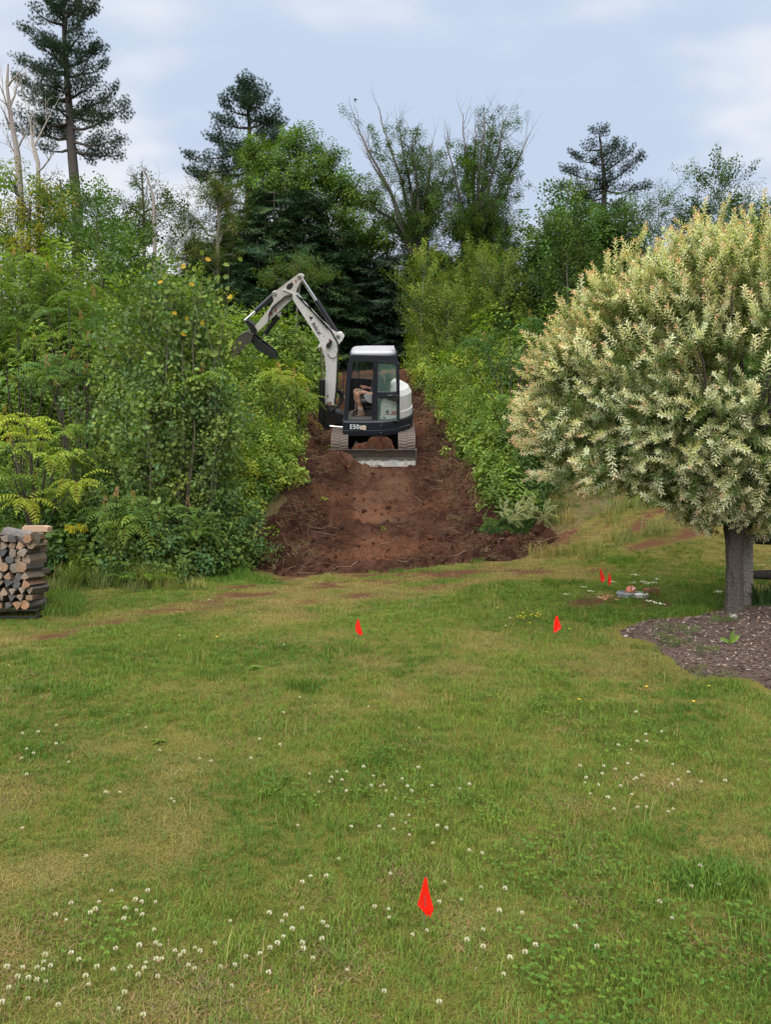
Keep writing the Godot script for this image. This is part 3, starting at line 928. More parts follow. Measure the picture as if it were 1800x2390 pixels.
func build_props() -> void:
	rng.seed = 900
	# five flags: [row share, left edge, right edge] in photo pixels about the top of the wire
	flag(993, 2046, 2135, hit(988, 2172), [[0.0, -2, 3], [0.35, -10, 8], [0.7, -19, 17], [0.82, -8, 20], [1.0, 5, 12]], "largest orange marker flag, alone in the open clover lawn")
	flag(836, 1446, 1482, hit(834, 1492), [[0.0, -2, 2], [0.4, -6, 5], [0.75, -6, 9], [1.0, 5, 11]], "orange marker flag standing on the lawn straight below the dirt path")
	flag(1299, 1437, 1476, hit(1293, 1490), [[0.0, -1, 3], [0.45, -6, 8], [0.75, -7, 12], [1.0, -7, -3]], "orange marker flag between the yellow flowers and the mulch bed")
	flag(1402, 1328, 1359, hit(1405, 1380), [[0.0, -1, 2], [0.4, -1, 6], [0.75, -1, 11], [1.0, 2, 5]], "taller of two orange marker flags by the septic riser ring")
	flag(1423, 1337, 1366, hit(1420, 1384), [[0.0, -1, 1], [0.4, -3, 3], [0.7, -4, 5], [1.0, -4, -1]], "shorter of two orange marker flags by the septic riser ring")
	# septic riser: ring, orange plastic lump, white offcut, brick
	var rp := hit(1472, 1392)
	var ring := thing("riser_ring", "low grey plastic septic riser ring set in bare soil", "riser ring", rp)
	var b := MB.new()
	b.col = Color(0.22, 0.23, 0.245)
	b.lathe([[0.165, -0.05], [0.17, 0.028], [0.176, 0.032], [0.176, 0.05], [0.168, 0.056], [0.15, 0.056], [0.146, 0.05], [0.146, -0.04]], Transform3D(), 36)
	part("rim", b, M.plain, ring)
	b = MB.new()
	b.col = Color(0.16, 0.12, 0.09)
	b.lathe([[0.0, 0.022], [0.1, 0.02], [0.146, 0.012]], Transform3D(), 24)
	part("cover", b, M.soil, ring)
	b = MB.new()
	b.col = Color(0.1, 0.1, 0.1)
	for k in 8:
		var a := k * TAU / 8 + 0.2
		b.box(Vector3(cos(a) * 0.177, 0.012, sin(a) * 0.177), Vector3(0.012, 0.04, 0.012), Basis(Vector3.UP, -a), 0.003)
	part("rib", b, M.plain, ring)
	ring.scale = Vector3(0.82, 0.9, 0.82)
	var lump := rock_mesh(61, 22, Vector3(0.15, 0.14, 0.13), Color(0.62, 0.2, 0.13))
	var lo := single("painted_rock", lump, M.stone, "orange painted rock sitting on the septic riser ring", "rock")
	lo.position = rp + Vector3(0.005, 0.068, 0.0)
	lo.scale = Vector3.ONE * 0.8
	var dab := MB.new()
	dab.col = Color(0.75, 0.55, 0.5)
	dab.leaf(Vector3(0.0, 0.035, 0.058), Vector3(0.6, -0.6, 0.2), Vector3(0, 0.3, 1), 0.05, 0.02, 0.0, 0.0, true)
	dab.leaf(Vector3(0.015, 0.045, 0.055), Vector3(0.8, -0.3, 0.1), Vector3(0, 0.3, 1), 0.04, 0.016, 0.0, 0.0, true)
	part("pale_scrape", dab, M.plain, lo)
	var wp := rp + Vector3(0.06, 0.028, 0.17)
	b = MB.new()
	b.col = Color(0.66, 0.66, 0.63)
	var outl := PackedVector2Array()
	for k in 14:
		var a := TAU * k / 14
		outl.push_back(Vector2(cos(a) * 0.075 * r(0.85, 1.1), sin(a) * 0.024 * r(0.8, 1.2)))
	b.prism(outl, Transform3D(Basis(Vector3.RIGHT, -1.1), Vector3.ZERO), -0.02, 0.02, 0.006)
	var slab := single("white_block", b, M.stone, "flat white chunk of foam lying against the riser ring", "block")
	slab.position = wp
	var kp := hit(1520, 1390) + Vector3(0, 0.03, 0.02)
	b = MB.new()
	b.col = Color(0.3, 0.095, 0.065)
	b.box(Vector3(0, 0.026, 0), Vector3(0.15, 0.056, 0.09), Basis(Vector3.UP, 0.25), 0.007)
	var bk := single("red_brick", b, M.stone, "loose red brick in the grass beside the riser ring", "brick")
	bk.position = kp
	for i in 7:
		var p := hit(1418 + r(-16, 26), 1396 + r(-5, 6))
		b = MB.new()
		b.col = tint(Color(0.6, 0.23, 0.15), 0.2)
		var o2 := PackedVector2Array()
		for k in 6: o2.push_back(Vector2(cos(k * TAU / 6), sin(k * TAU / 6)) * r(0.012, 0.035))
		b.prism(o2, Transform3D(Basis(Vector3.RIGHT, -PI / 2 + r(-0.3, 0.3)), Vector3.ZERO), 0.0, 0.008)
		var sh := single("plastic_scrap", b, M.plain, "scrap of orange plastic on the bare soil by the riser ring", "scrap", "orange scraps by the riser ring")
		sh.position = p + Vector3(0, 0.004, 0); sh.rotation.y = r(0, TAU)
	# pale stones
	for s in [[1712, 1452, 0.085, "white stone lying on the mulch below the willow trunk"], [1462, 1486, 0.04, "small white stone at the pointed tip of the mulch bed"], [1398, 1394, 0.03, "pale pebble in the bare soil beside the riser ring"]]:
		var p := hit(s[0], s[1])
		var st := single("pale_stone", rock_mesh(int(s[0]), 16, Vector3(s[2], s[2] * 0.55, s[2] * 0.75), Color(0.5, 0.47, 0.44)), M.stone, s[3], "stone")
		st.position = Vector3(p.x, surface(p.x, -p.z) + s[2] * 0.16, p.z)
	# broad-leaved seedling in the mulch
	var sp := hit(1706, 1518)
	sp.y = surface(sp.x, -sp.z)
	var seed := thing("seedling", "young plant with broad upright yellow green leaves in the mulch", "plant", sp)
	for k in [[-1.0, 0.55, 0.2, 0.115], [0.85, 0.8, 0.1, 0.11], [0.1, 1.0, 0.35, 0.125], [0.35, 0.6, 0.7, 0.07], [-0.4, 0.4, 0.7, 0.06]]:
		b = MB.new()
		b.col = tint(Color(0.2, 0.3, 0.07), 0.15)
		b.leaf(Vector3(0, 0.015, 0), Vector3(k[0], k[1], k[2]), Vector3(-k[0] * 0.4, 0.6, 1), k[3], k[3] * 0.34, 0.35, 0.12, true)
		part("leaf", b, M.leaf, seed)
	b = MB.new()
	b.col = Color(0.18, 0.24, 0.07)
	b.tube([Vector3(0, -0.01, 0), Vector3(0, 0.03, 0)], [0.006, 0.005], 5)
	part("stem", b, M.leaf, seed)
	# thin weeds straying over the bed
	for w in [[1570, 1500], [1600, 1488], [1560, 1478], [1690, 1462], [1620, 1530], [1700, 1590], [1640, 1575], [1545, 1520], [1580, 1515]]:
		var p := hit(w[0], w[1])
		p.y = surface(p.x, -p.z)
		var wd := thing("sprawling_weed", "wispy green weed sprawling over the bark mulch", "weed", p, "weeds in the mulch bed")
		var wf := Fol.new()
		for i in 7: wf.add(pick(["turf_c", "turf_b", "clover_a", "stalk_a"]), Transform3D(yb(Vector3(r(-0.7, 0.7), 1, r(-0.7, 0.7)), r(0, TAU)).scaled(Vector3.ONE * r(0.6, 1.1)), Vector3(r(-0.16, 0.16), 0.01, r(-0.1, 0.1))), tint(Color(0.11, 0.15, 0.05), 0.25))
		dress(wd, wf, "blade", M.blade)
	# yellow flowers
	var petal := MB.new()
	for k in 5: 
		petal.leaf(Vector3(0, 0.07, 0), Vector3(cos(k * 1.26), 0.5, sin(k * 1.26)), Vector3.UP, 0.013, 0.011, 0.2, 0.0, true)
	S.yellow_petals = petal.mesh()
	var ym := mat(lin(0.85, 0.56, 0.02), 0.6)
	var stem := MB.new()
	stem.col = Color(0.1, 0.18, 0.04)
	stem.tube([Vector3(0, -0.01, 0), Vector3(0.004, 0.04, 0), Vector3(0, 0.072, 0)], [0.0015, 0.0013, 0.001], 4, false)
	var stem_mesh := stem.mesh()
	var spots := []
	for i in 15: spots.push_back([1232 + r(-28, 32), 1434 + r(-5, 8), "small yellow wildflower in the clump beside the marker flag", "yellow wildflowers by the flag"])
	for q in [[1352, 1630], [1330, 1468], [1238, 1454], [1656, 1597], [1510, 1605], [1080, 1393], [1218, 1392], [1620, 1640], [506, 1490]]: spots.push_back([q[0], q[1], "single yellow wildflower standing alone in the mown grass", "lone yellow wildflowers in the lawn"])
	for q in spots:
		var t := thing("yellow_flower", q[2], "flower", under(q[0], q[1], 0.07), q[3])
		var h := MeshInstance3D.new()
		h.name = "petal_head"; h.mesh = S.yellow_petals; h.material_override = ym; t.add_child(h)
		var s := MeshInstance3D.new()
		s.name = "stem"; s.mesh = stem_mesh; s.material_override = M.leaf; t.add_child(s)
		t.scale = Vector3.ONE * r(0.8, 1.2)
	# white clover: heads where the photograph shows them
	var heads := []
	for v in 3:
		rng.seed = 930 + v
		var hb := MB.new()
		for i in 46:
			var y := r(-0.75, 1.0)
			var a := i * 2.4
			var k := sqrt(maxf(0.0, 1 - y * y))
			var o := Vector3(cos(a) * k, y, sin(a) * k)
			hb.col = tint(Color(0.78, 0.74, 0.68).lerp(Color(0.6, 0.36, 0.3), clampf(0.15 - y * 0.9 + r(-0.2, 0.2), 0, 0.85)), 0.08)
			hb.leaf(Vector3(0, 0.062, 0) + o * 0.0045, o + Vector3(0, 0.35, 0), Vector3(-sin(a), 0.2, cos(a)), 0.0075, 0.0042, 0.2, 0.0)
		heads.push_back(hb.mesh())
	rng.seed = 940
	var cp := []
	for q in [[90, 15], [172, 12], [240, 65], [120, 80], [140, 100], [100, 120], [294, 132], [122, 190], [460, 256], [455, 266], [510, 262], [865, 115], [914, 135], [1083, 120], [1206, 66], [1120, 42], [696, 85], [735, 283], [745, 300], [1337, 183], [1450, 174], [1495, 175], [1576, 165], [1440, 208], [1424, 212], [1478, 213], [1614, 194], [1640, 232], [1656, 231], [1378, 255], [1508, 262], [1598, 241], [97, 415], [1512, 415], [1288, 398], [1642, 412], [372, 543], [1467, 540], [1352, 624], [1415, 632], [1300, 656], [488, 683], [436, 726], [318, 738], [640, 692], [675, 722], [573, 738], [600, 736], [584, 764], [535, 762], [246, 788], [276, 800], [400, 785], [416, 771], [626, 788], [530, 815], [676, 848], [996, 801], [1153, 796], [1233, 798], [1225, 808], [1309, 766], [1387, 822], [1255, 862], [1222, 880], [1412, 836], [1621, 753], [512, 932], [608, 935], [670, 912], [690, 908], [845, 916], [920, 906], [760, 946], [775, 955], [800, 950], [853, 946], [1404, 901], [1165, 930], [1192, 932], [1297, 920], [1300, 948], [1348, 970], [186, 966], [200, 983], [293, 970], [347, 985], [163, 1010], [182, 1017], [206, 1010], [89, 1021], [62, 1060], [125, 1069], [148, 1063], [200, 1056], [433, 1016], [500, 1030], [570, 1010], [604, 1040], [637, 1020], [680, 1050], [704, 980], [630, 982], [668, 996], [817, 992], [846, 1012], [949, 994], [1014, 993], [1073, 958], [1130, 960], [368, 1058], [385, 1074], [532, 1115], [1163, 1046], [992, 1080], [1505, 1015], [20, 1024], [28, 1096], [118, 1138], [252, 1170], [508, 1178], [605, 1225], [8, 1174], [1656, 1113]]: cp.push_back(Vector2(q[0] * 0.54, 1700 + q[1] * 0.54))
	for q in [[1131, 20], [1092, 50], [1127, 48], [1007, 70], [1065, 75], [943, 158], [996, 164], [840, 152], [1245, 140], [1057, 145], [933, 188], [880, 208], [862, 216], [918, 230], [1014, 240], [1072, 200], [1090, 206], [1110, 203], [1228, 230], [1272, 208], [1310, 181], [1362, 211], [1462, 217], [896, 265], [1073, 270], [964, 301], [1136, 321], [990, 331], [1240, 326], [1224, 345], [1086, 331], [148, 163], [80, 207], [101, 246], [112, 259], [210, 238], [316, 241], [360, 234], [38, 284], [10, 250], [413, 272], [100, 358], [29, 374], [87, 386], [41, 411], [103, 438], [228, 421], [260, 424], [212, 481], [360, 510], [411, 523], [18, 606], [257, 635], [418, 656], [510, 682], [322, 711], [239, 737], [20, 794], [6, 757], [499, 785], [594, 778], [415, 843], [118, 866], [175, 845], [357, 909], [436, 934], [654, 932], [614, 958], [541, 987], [502, 1036], [928, 932], [823, 843], [1178, 735], [1357, 580], [1437, 650], [1322, 660], [1245, 802], [245, 1175], [892, 1272]]: cp.push_back(Vector2(900 + q[0] * 0.54, 1700 + q[1] * 0.54))
	for q in [[490, 1398], [1345, 1345], [1466, 1466], [420, 1478], [575, 1482], [660, 1500], [20, 1545], [130, 1690], [340, 1690], [860, 1640], [660, 1660], [1490, 1660], [1550, 1705], [700, 1622], [300, 1660], [980, 1690], [1160, 1415], [1190, 1440], [1180, 1457]]: cp.push_back(Vector2(q[0], q[1]))
	for q in cp:
		var p := under(q.x, q.y, 0.062)
		var t := thing("clover_flower", "white clover flower head dotted in the lawn", "flower", p, "white clover flowers in the lawn")
		var h := MeshInstance3D.new()
		h.name = "flower_head"; h.mesh = pick(heads); h.material_override = M.leaf; t.add_child(h)
		var s := MeshInstance3D.new()
		s.name = "stem"; s.mesh = stem_mesh; s.material_override = M.leaf; s.scale = Vector3(1, 0.85, 1); t.add_child(s)
		t.scale = Vector3.ONE * r(0.62, 1.0); t.rotation = Vector3(r(-0.2, 0.2), r(0, TAU), r(-0.2, 0.2))
	# flat white yarrow heads round the riser
	var yb_ := MB.new()
	rng.seed = 951
	for i in 26:
		yb_.col = tint(Color(0.7, 0.69, 0.62), 0.1)
		var o := Vector3(r(-0.03, 0.03), 0.2 + r(-0.006, 0.006), r(-0.03, 0.03))
		yb_.leaf(o, Vector3(r(-1, 1), 0.2, r(-1, 1)), Vector3.UP, 0.014, 0.013, 0.1, 0.0, true)
	var yhead := yb_.mesh()
	var ys := MB.new()
	ys.col = Color(0.1, 0.16, 0.05)
	ys.tube([Vector3(0, -0.02, 0), Vector3(0.01, 0.1, 0), Vector3(0, 0.2, 0)], [0.003, 0.0025, 0.002], 4, false)
	for i in 8:
		var a := i * 2.4
		ys.leaf(Vector3(0, 0.03 + 0.02 * i, 0), Vector3(cos(a), 0.6, sin(a)), Vector3.UP, 0.06, 0.012, 0.2, 0.3)
	var ystem := ys.mesh()
	for q in [[1478, 1341], [1486, 1342], [1434, 1358], [1503, 1358], [1510, 1362], [1520, 1360], [1528, 1360], [1476, 1360], [1533, 1352], [1380, 1380], [1535, 1407], [1548, 1410], [1517, 1403], [1675, 1382], [1681, 1380], [1752, 1310], [1778, 1318], [1365, 1370], [1325, 1387]]:
		var p := under(q[0], q[1], 0.2)
		var t := thing("yarrow_flower", "flat white yarrow flower standing in the grass by the riser ring", "flower", p, "white yarrow near the riser ring")
		var h := MeshInstance3D.new()
		h.name = "flower_head"; h.mesh = yhead; h.material_override = M.leaf; t.add_child(h)
		var s := MeshInstance3D.new()
		s.name = "stem"; s.mesh = ystem; s.material_override = M.leaf; t.add_child(s)
		t.rotation.y = r(0, TAU)
	# a small dark bird high over the trees
	var bird := MB.new()
	bird.col = Color(0.03, 0.03, 0.03)
	bird.tube([Vector3(0, 0.075, 0), Vector3(0, 0.05, 0.004), Vector3(0, 0.0, 0.006), Vector3(0, -0.05, 0), Vector3(0, -0.1, -0.004)], [0.004, 0.017, 0.022, 0.012, 0.016], 8)
	for s in [-1.0, 1.0]:
		bird.tri(Vector3(s * 0.012, 0.035, 0.006), Vector3(s * 0.07, 0.045, 0.05), Vector3(s * 0.012, -0.02, 0.004)); bird.tri(Vector3(s * 0.07, 0.045, 0.05), Vector3(s * 0.13, 0.0, 0.06), Vector3(s * 0.012, -0.02, 0.004))
	var bo := single("bird", bird, M.leaf, "small dark bird flying above the dying ash trees", "bird")
	bo.position = at(828, 234, 30.0); bo.rotation = Vector3(-0.3, 0.9, 0.4)
	print("props ", Time.get_ticks_msec())

# ---------------------------------------------------------------- firewood on its rack
func log_shape(kind: int, rad: float) -> PackedVector2Array:
	var o := PackedVector2Array()
	if kind == 0:   # round
		for k in 11: o.push_back(Vector2(cos(k * TAU / 11), sin(k * TAU / 11)) * rad * r(0.9, 1.06))
	elif kind == 1:   # half
		for k in 6: o.push_back(Vector2(cos(k * TAU / 6 + r(-0.3, 0.3)), sin(k * TAU / 6 + r(-0.3, 0.3))) * rad * r(0.9, 1.2))
	else:   # wedge split from the heart
		o.push_back(Vector2(0, -0.85) * rad)
		for k in 6:
			var a := PI / 2 + (k - 2.5) * 0.26
			o.push_back((Vector2(cos(a) * 1.5, sin(a) * 1.75 - 0.85)) * rad * r(0.96, 1.05))
	return o
func firewood(p: Vector3, bs: Basis, kind: int, rad: float, ln: float, face: Color, bark: Color, label: String, group := "") -> Node3D:
	var t := thing("firewood_log", label, "log", p, group)
	t.basis = bs
	var sh := log_shape(kind, rad)
	if Geometry2D.is_polygon_clockwise(sh): sh.reverse()
	var b := MB.new()
	b.col = bark
	var seg := 5
	var m := sh.size()
	for j in seg:   # slightly crooked sides
		for k in m:
			var q := []
			for e in [[j, k], [j, (k + 1) % m], [j + 1, (k + 1) % m], [j + 1, k]]:
				var z: float = ln * (0.5 - float(e[0]) / seg)
				var wob := 1.0 + n1.get_noise_3d(e[1] * 31.0 + p.x * 90, e[0] * 23.0, p.y * 170) * 0.1
				if e[0] == 0: wob = 1.0
				q.push_back(Vector3(sh[e[1]].x * wob, sh[e[1]].y * wob, z))
			b.col = tint(bark, 0.12) if kind == 0 or (k >= 1 and k < m - 1) else tint(face * 0.75, 0.1)
			b.quad_out(q[0], q[1], q[2], q[3], Vector3(0, 0, ln * (0.5 - (j + 0.5) / seg)))
	part("bark", b, M.bark, t)
	for s in [1.0, -1.0]:
		var c := MB.new()
		var ctr := Vector3(r(-0.1, 0.1) * rad, r(-0.1, 0.1) * rad, ln * 0.5 * s + 0.001 * s)
		for k in m:
			c.col = tint(face, 0.1)
			c.oriented(ctr, Vector3(sh[k].x, sh[k].y, ln * 0.5 * s), Vector3(sh[(k + 1) % m].x, sh[(k + 1) % m].y, ln * 0.5 * s), Vector3(0, 0, s))
		# drying checks: thin dark wedges cut into the end grain
		c.col = face * 0.3
		for k in 3:
			var e: Vector2 = sh[rng.randi() % m] * r(0.5, 0.85)
			var w := Vector3(-e.y, e.x, 0).normalized() * rad * 0.03
			var z := Vector3(0, 0, 0.0015 * s)
			c.oriented(ctr + z, Vector3(e.x, e.y, ctr.z) + w + z, Vector3(e.x, e.y, ctr.z) - w + z, Vector3(0, 0, s))
		part("cut_end", c, M.cut, t)
	return t
func build_firewood() -> void:
	rng.seed = 1200
	var base := hit(88, 1447)
	var x1 := base.x
	var z1 := base.z
	var rack := thing("firewood_rack", "low black steel tube rack under the stacked firewood", "rack", base)
	var blk := Color(0.025, 0.025, 0.027)
	for row in 2:
		var zz := -0.02 - row * 0.34
		for h in [0.03, 0.105]:
			var b := MB.new()
			b.col = blk
			b.box(Vector3(-0.6, h, zz), Vector3(1.2, 0.022, 0.022), Basis(), 0.003)
			part("rail", b, M.steel, rack)
		for xx in [-0.012, -1.19]:
			var b := MB.new()
			b.col = blk
			b.box(Vector3(xx, 0.068, zz + 0.0005), Vector3(0.022, 0.098, 0.0225), Basis(), 0.003)
			part("upright", b, M.steel, rack)
	for h in [0.03, 0.105]:
		var b := MB.new()
		b.col = blk
		b.box(Vector3(-0.012, h, -0.19), Vector3(0.02, 0.02, 0.29), Basis(), 0.003)
		part("cross_rail", b, M.steel, rack)
	var tan_ := Color(0.31, 0.235, 0.175)
	var warm := Color(0.36, 0.215, 0.13)
	var grey := Color(0.12, 0.115, 0.115)
	var bark := Color(0.2, 0.165, 0.14)
	for row in 2:
		var y := base.y + 0.118
		var lay := 0
		while y < base.y + (0.86 if row == 0 else 0.9):
			var hgt := r(0.072, 0.1)
			var x := x1 - 0.05 + (0.02 if lay % 2 == 0 else -0.02) + (-0.17 if row == 1 else 0.0) + r(-0.055, 0.02)
			while x > x1 - (0.95 if row == 0 else 0.42):
				var rad := hgt * r(0.46, 0.66)
				var kind: int = pick([0, 1, 2, 2, 1, 2])
				var fc: Color = pick([tan_, tan_, warm, grey, tan_])
				fc = tint(fc, 0.15)
				var bs := Basis.from_euler(Vector3(r(-0.05, 0.05), r(-0.12, 0.12), r(-0.5, 0.5) + (PI if r(0, 1) < 0.4 else 0.0)))
				var lb := "split firewood log with a weathered tan end in the rack's front row"
				var gr := "tan logs in the front row"
				if fc.r < 0.16:
					lb = "split firewood log with a grey black end in the rack's front row"; gr = "grey logs in the front row"
				elif fc.g / fc.r < 0.66:
					lb = "split firewood log with a warm orange brown end in the front row"; gr = "warm brown logs in the front row"
				if row == 1:
					lb = "weathered firewood log in the second row behind the front stack"; gr = "logs in the second row"
				firewood(Vector3(x - rad, y + hgt * 0.5, z1 - 0.17 - row * 0.4 + r(-0.03, 0.035)), bs, kind, rad, 0.36, fc, tint(bark, 0.2), lb, gr)
				x -= rad * 2.0 + 0.004
			y += hgt * 0.97
			lay += 1
	firewood(Vector3(x1 - 0.25, base.y + 0.905, z1 - 0.13), Basis.from_euler(Vector3(0.12, 1.15, 0.1)), 0, 0.085, 0.42, Color(0.25, 0.2, 0.16), Color(0.24, 0.21, 0.195), "thick round log with furrowed grey bark lying crosswise on the stack")
	var pb := MB.new()
	pb.col = Color(0.5, 0.34, 0.23)
	pb.prism(PackedVector2Array([Vector2(-0.15, -0.035), Vector2(0.15, -0.04), Vector2(0.155, 0.02), Vector2(0.1, 0.038), Vector2(-0.13, 0.035), Vector2(-0.16, 0.01)]), Transform3D(Basis(Vector3.UP, -0.1), Vector3.ZERO), -0.05, 0.05, 0.006)
	var pl := single("split_billet", pb, M.cut, "freshly split pale orange billet lying on top of the woodpile", "log")
	pl.position = Vector3(x1 - 0.2, base.y + 0.985, z1 - 0.42)
	print("firewood ", Time.get_ticks_msec())

# ---------------------------------------------------------------- trees and shrubs
func limb(b: MB, a: Vector3, e: Vector3, r0: float, r1: float, sag: float, sides := 5, wob := 0.06) -> Array:
	var pts := []
	var rad := []
	var ln := a.distance_to(e)
	var k := 5
	for i in k + 1:
		var t := float(i) / k
		var p := a.lerp(e, t) + Vector3(0, -sag * ln * sin(PI * t), 0)
		if i > 0 and i < k: p += rv() * ln * wob * 0.5
		pts.push_back(p); rad.push_back(lerpf(r0, r1, t))
	b.tube(pts, rad, sides, false)
	return pts
func along(pts: Array, t: float) -> Vector3:
	var f := clampf(t, 0, 0.999) * (pts.size() - 1)
	return pts[int(f)].lerp(pts[int(f) + 1], f - int(f))
# crown lobes: [px, py, distance, half width px, half height px]
func broad_tree(called: String, label: String, base: Vector3, top: Vector3, tr: float, lobes: Array, keys: Array, dens: float, cols: Array, group := "", gap := -0.25, bark := Color(0.09, 0.075, 0.06)) -> Node3D:
	var t := thing(called, label, "tree", base, group)
	var wb := MB.new()
	wb.col = bark
	var trunk := limb(wb, Vector3(0, -0.2, 0), top - base, tr, tr * 0.3, 0.0, 7, 0.03)
	var f := Fol.new()
	for l in lobes:
		var c := at(l[0], l[1], l[2]) - base
		var k: float = l[2] / FOCAL
		var rad := Vector3(l[3] * k, l[4] * k, (l[3] + l[4]) * 0.5 * k)
		var lt := clampf((c.y - rad.y * 0.9) / (top.y - base.y), 0.25, 0.95)
		var root := along(trunk, lt)
		var lp := limb(wb, root, c + Vector3(0, rad.y * 0.3, 0), tr * 0.42, tr * 0.1, 0.05, 5, 0.1)
		for j in 9:
			var u := unit()
			limb(wb, along(lp, r(0.35, 1.0)), c + u * rad * r(0.7, 1.0), tr * 0.14, 0.008, -0.05, 3, 0.14)
		var cnt := int(1.7 * dens * (rad.x * rad.y + rad.y * rad.z + rad.x * rad.z))
		var sd := r(0, 1000)
		for i in cnt:
			var u := unit()
			var bulge := 0.85 + n1.get_noise_3d(u.x * 60 + sd, u.y * 60, u.z * 60) * 1.1
			var q := pow(r(0.12, 1.0), 0.4) * bulge
			var p := c + u * rad * q
			if n2.get_noise_3d(p.x * 5.0 + sd, p.y * 7.0, p.z * 5.0) < gap: continue
			var dir := (u * 0.8 + Vector3(0, 0.45, 0) + rv() * 0.6)
			f.add(pick(keys), Transform3D(yb(dir, r(0, TAU)) * r(0.75, 1.2), p - dir.normalized() * 0.25), tint(pick(cols), 0.2))
	part("trunk", wb, M.wood, t)
	dress(t, f, "crown")
	return t
func pine_tree(label: String, base: Vector3, line: Array, tr: float, limbs: Array, d: float, extra: int, col: Color, sc := 1.0) -> void:
	# limbs: [px of root, py of root, px of tip, py of tip, thickness of the foliage in px]
	var t := thing("white_pine_tree", label, "tree", base)
	var wb := MB.new()
	wb.col = Color(0.1, 0.085, 0.075)
	var pts := [Vector3(0, -0.2, 0)]
	var rad := [tr]
	for i in line.size():
		pts.push_back(at(line[i][0], line[i][1], d) - base); rad.push_back(tr * (1.0 - 0.93 * (i + 1.0) / line.size()))
	wb.tube(pts, rad, 8, false)
	var f := Fol.new()
	var k := d / FOCAL
	var all := []
	for l in limbs: all.push_back([at(l[0], l[1], d) - base, at(l[2], l[3], d + r(-1.2, 1.2)) - base, l[4] * k])
	for i in extra:   # limbs towards and away from the viewer
		var l: Array = pick(limbs)
		var a := at(l[0], l[1] + r(-25, 25), d) - base
		var e := at(l[2], l[3], d) - base
		var ln := a.distance_to(e) * r(0.5, 0.95)
		var th := r(0.5, 2.6) * (1 if i % 2 == 0 else -1)
		var h := Vector3(e.x - a.x, 0, 0).normalized().rotated(Vector3.UP, th)
		all.push_back([a, a + h * ln + Vector3(0, (e.y - a.y) * 0.6, 0), l[4] * k * 0.9])
	for l in all:
		var lp := limb(wb, l[0], l[1], tr * 0.28, 0.012, 0.06, 5, 0.05)
		var ln: float = l[0].distance_to(l[1])
		var th: float = l[2]
		var dir: Vector3 = (l[1] - l[0]).normalized()
		var side := dir.cross(Vector3.UP).normalized()
		for i in int(ln * 22.0 * clampf(th / 0.6, 0.6, 1.8)):
			var u := pow(r(0.06, 1.0), 0.75)
			var w := sin(PI * clampf(u * 0.8 + 0.14, 0, 1))
			var p := along(lp, u) + side * r(-1, 1) * (0.2 + 0.42 * ln * 0.45) * w + Vector3(0, r(-0.5, 0.7) * th * w, 0)
			f.add(pick(["pine_a", "pine_b"]), Transform3D(yb(dir * 0.8 + side * r(-0.8, 0.8) + Vector3(0, r(0.2, 0.9), 0), r(0, TAU)) * r(0.8, 1.25) * sc, p), tint(col, 0.22))
			if i % 6 == 0: limb(wb, along(lp, u * 0.9), p, 0.012, 0.004, 0.0, 3)
	part("trunk", wb, M.wood, t)
	dress(t, f, "crown", M.needle)
func hemlock_tree(label: String, base: Vector3, high: float, wide: float, col: Color, group: String, dens := 1.0) -> void:
	var t := thing("hemlock_tree", label, "tree", base, group)
	var wb := MB.new()
	wb.col = Color(0.07, 0.055, 0.045)
	wb.tube([Vector3(0, -0.2, 0), Vector3(r(-0.2, 0.2), high * 0.5, 0), Vector3(0, high, 0)], [0.2, 0.12, 0.01], 7, false)
	var f := Fol.new()
	var y := high * 0.06
	while y < high * 0.99:
		var tt := y / high
		var ln := wide * pow(1.0 - tt, 0.75) * r(0.7, 1.2) + 0.15
		for k in 5:
			var a := r(0, TAU)
			var e := Vector3(cos(a) * ln, y + ln * r(-0.3, 0.12), sin(a) * ln)
			var lp := limb(wb, Vector3(0, y, 0), e, 0.03, 0.006, -0.05, 3, 0.05)
			var dir := (e - Vector3(0, y, 0)).normalized()
			for i in int((3 + ln * 8.0) * dens):
				var u := r(0.15, 1.0)
				var out := (dir + dir.cross(Vector3.UP) * r(-0.9, 0.9) + Vector3(0, r(-0.35, 0.1), 0)).normalized()
				var x := out.cross(Vector3.UP).normalized()
				var bs := Basis(x, out, x.cross(out)).rotated(out, r(-0.5, 0.5))
				f.add(pick(["hemlock_a", "hemlock_b"]), Transform3D(bs * r(0.8, 1.35), along(lp, u)), tint(col, 0.25))
		y += 0.26 + 0.012 * high
	part("trunk", wb, M.wood, t)
	dress(t, f, "crown", M.needle)
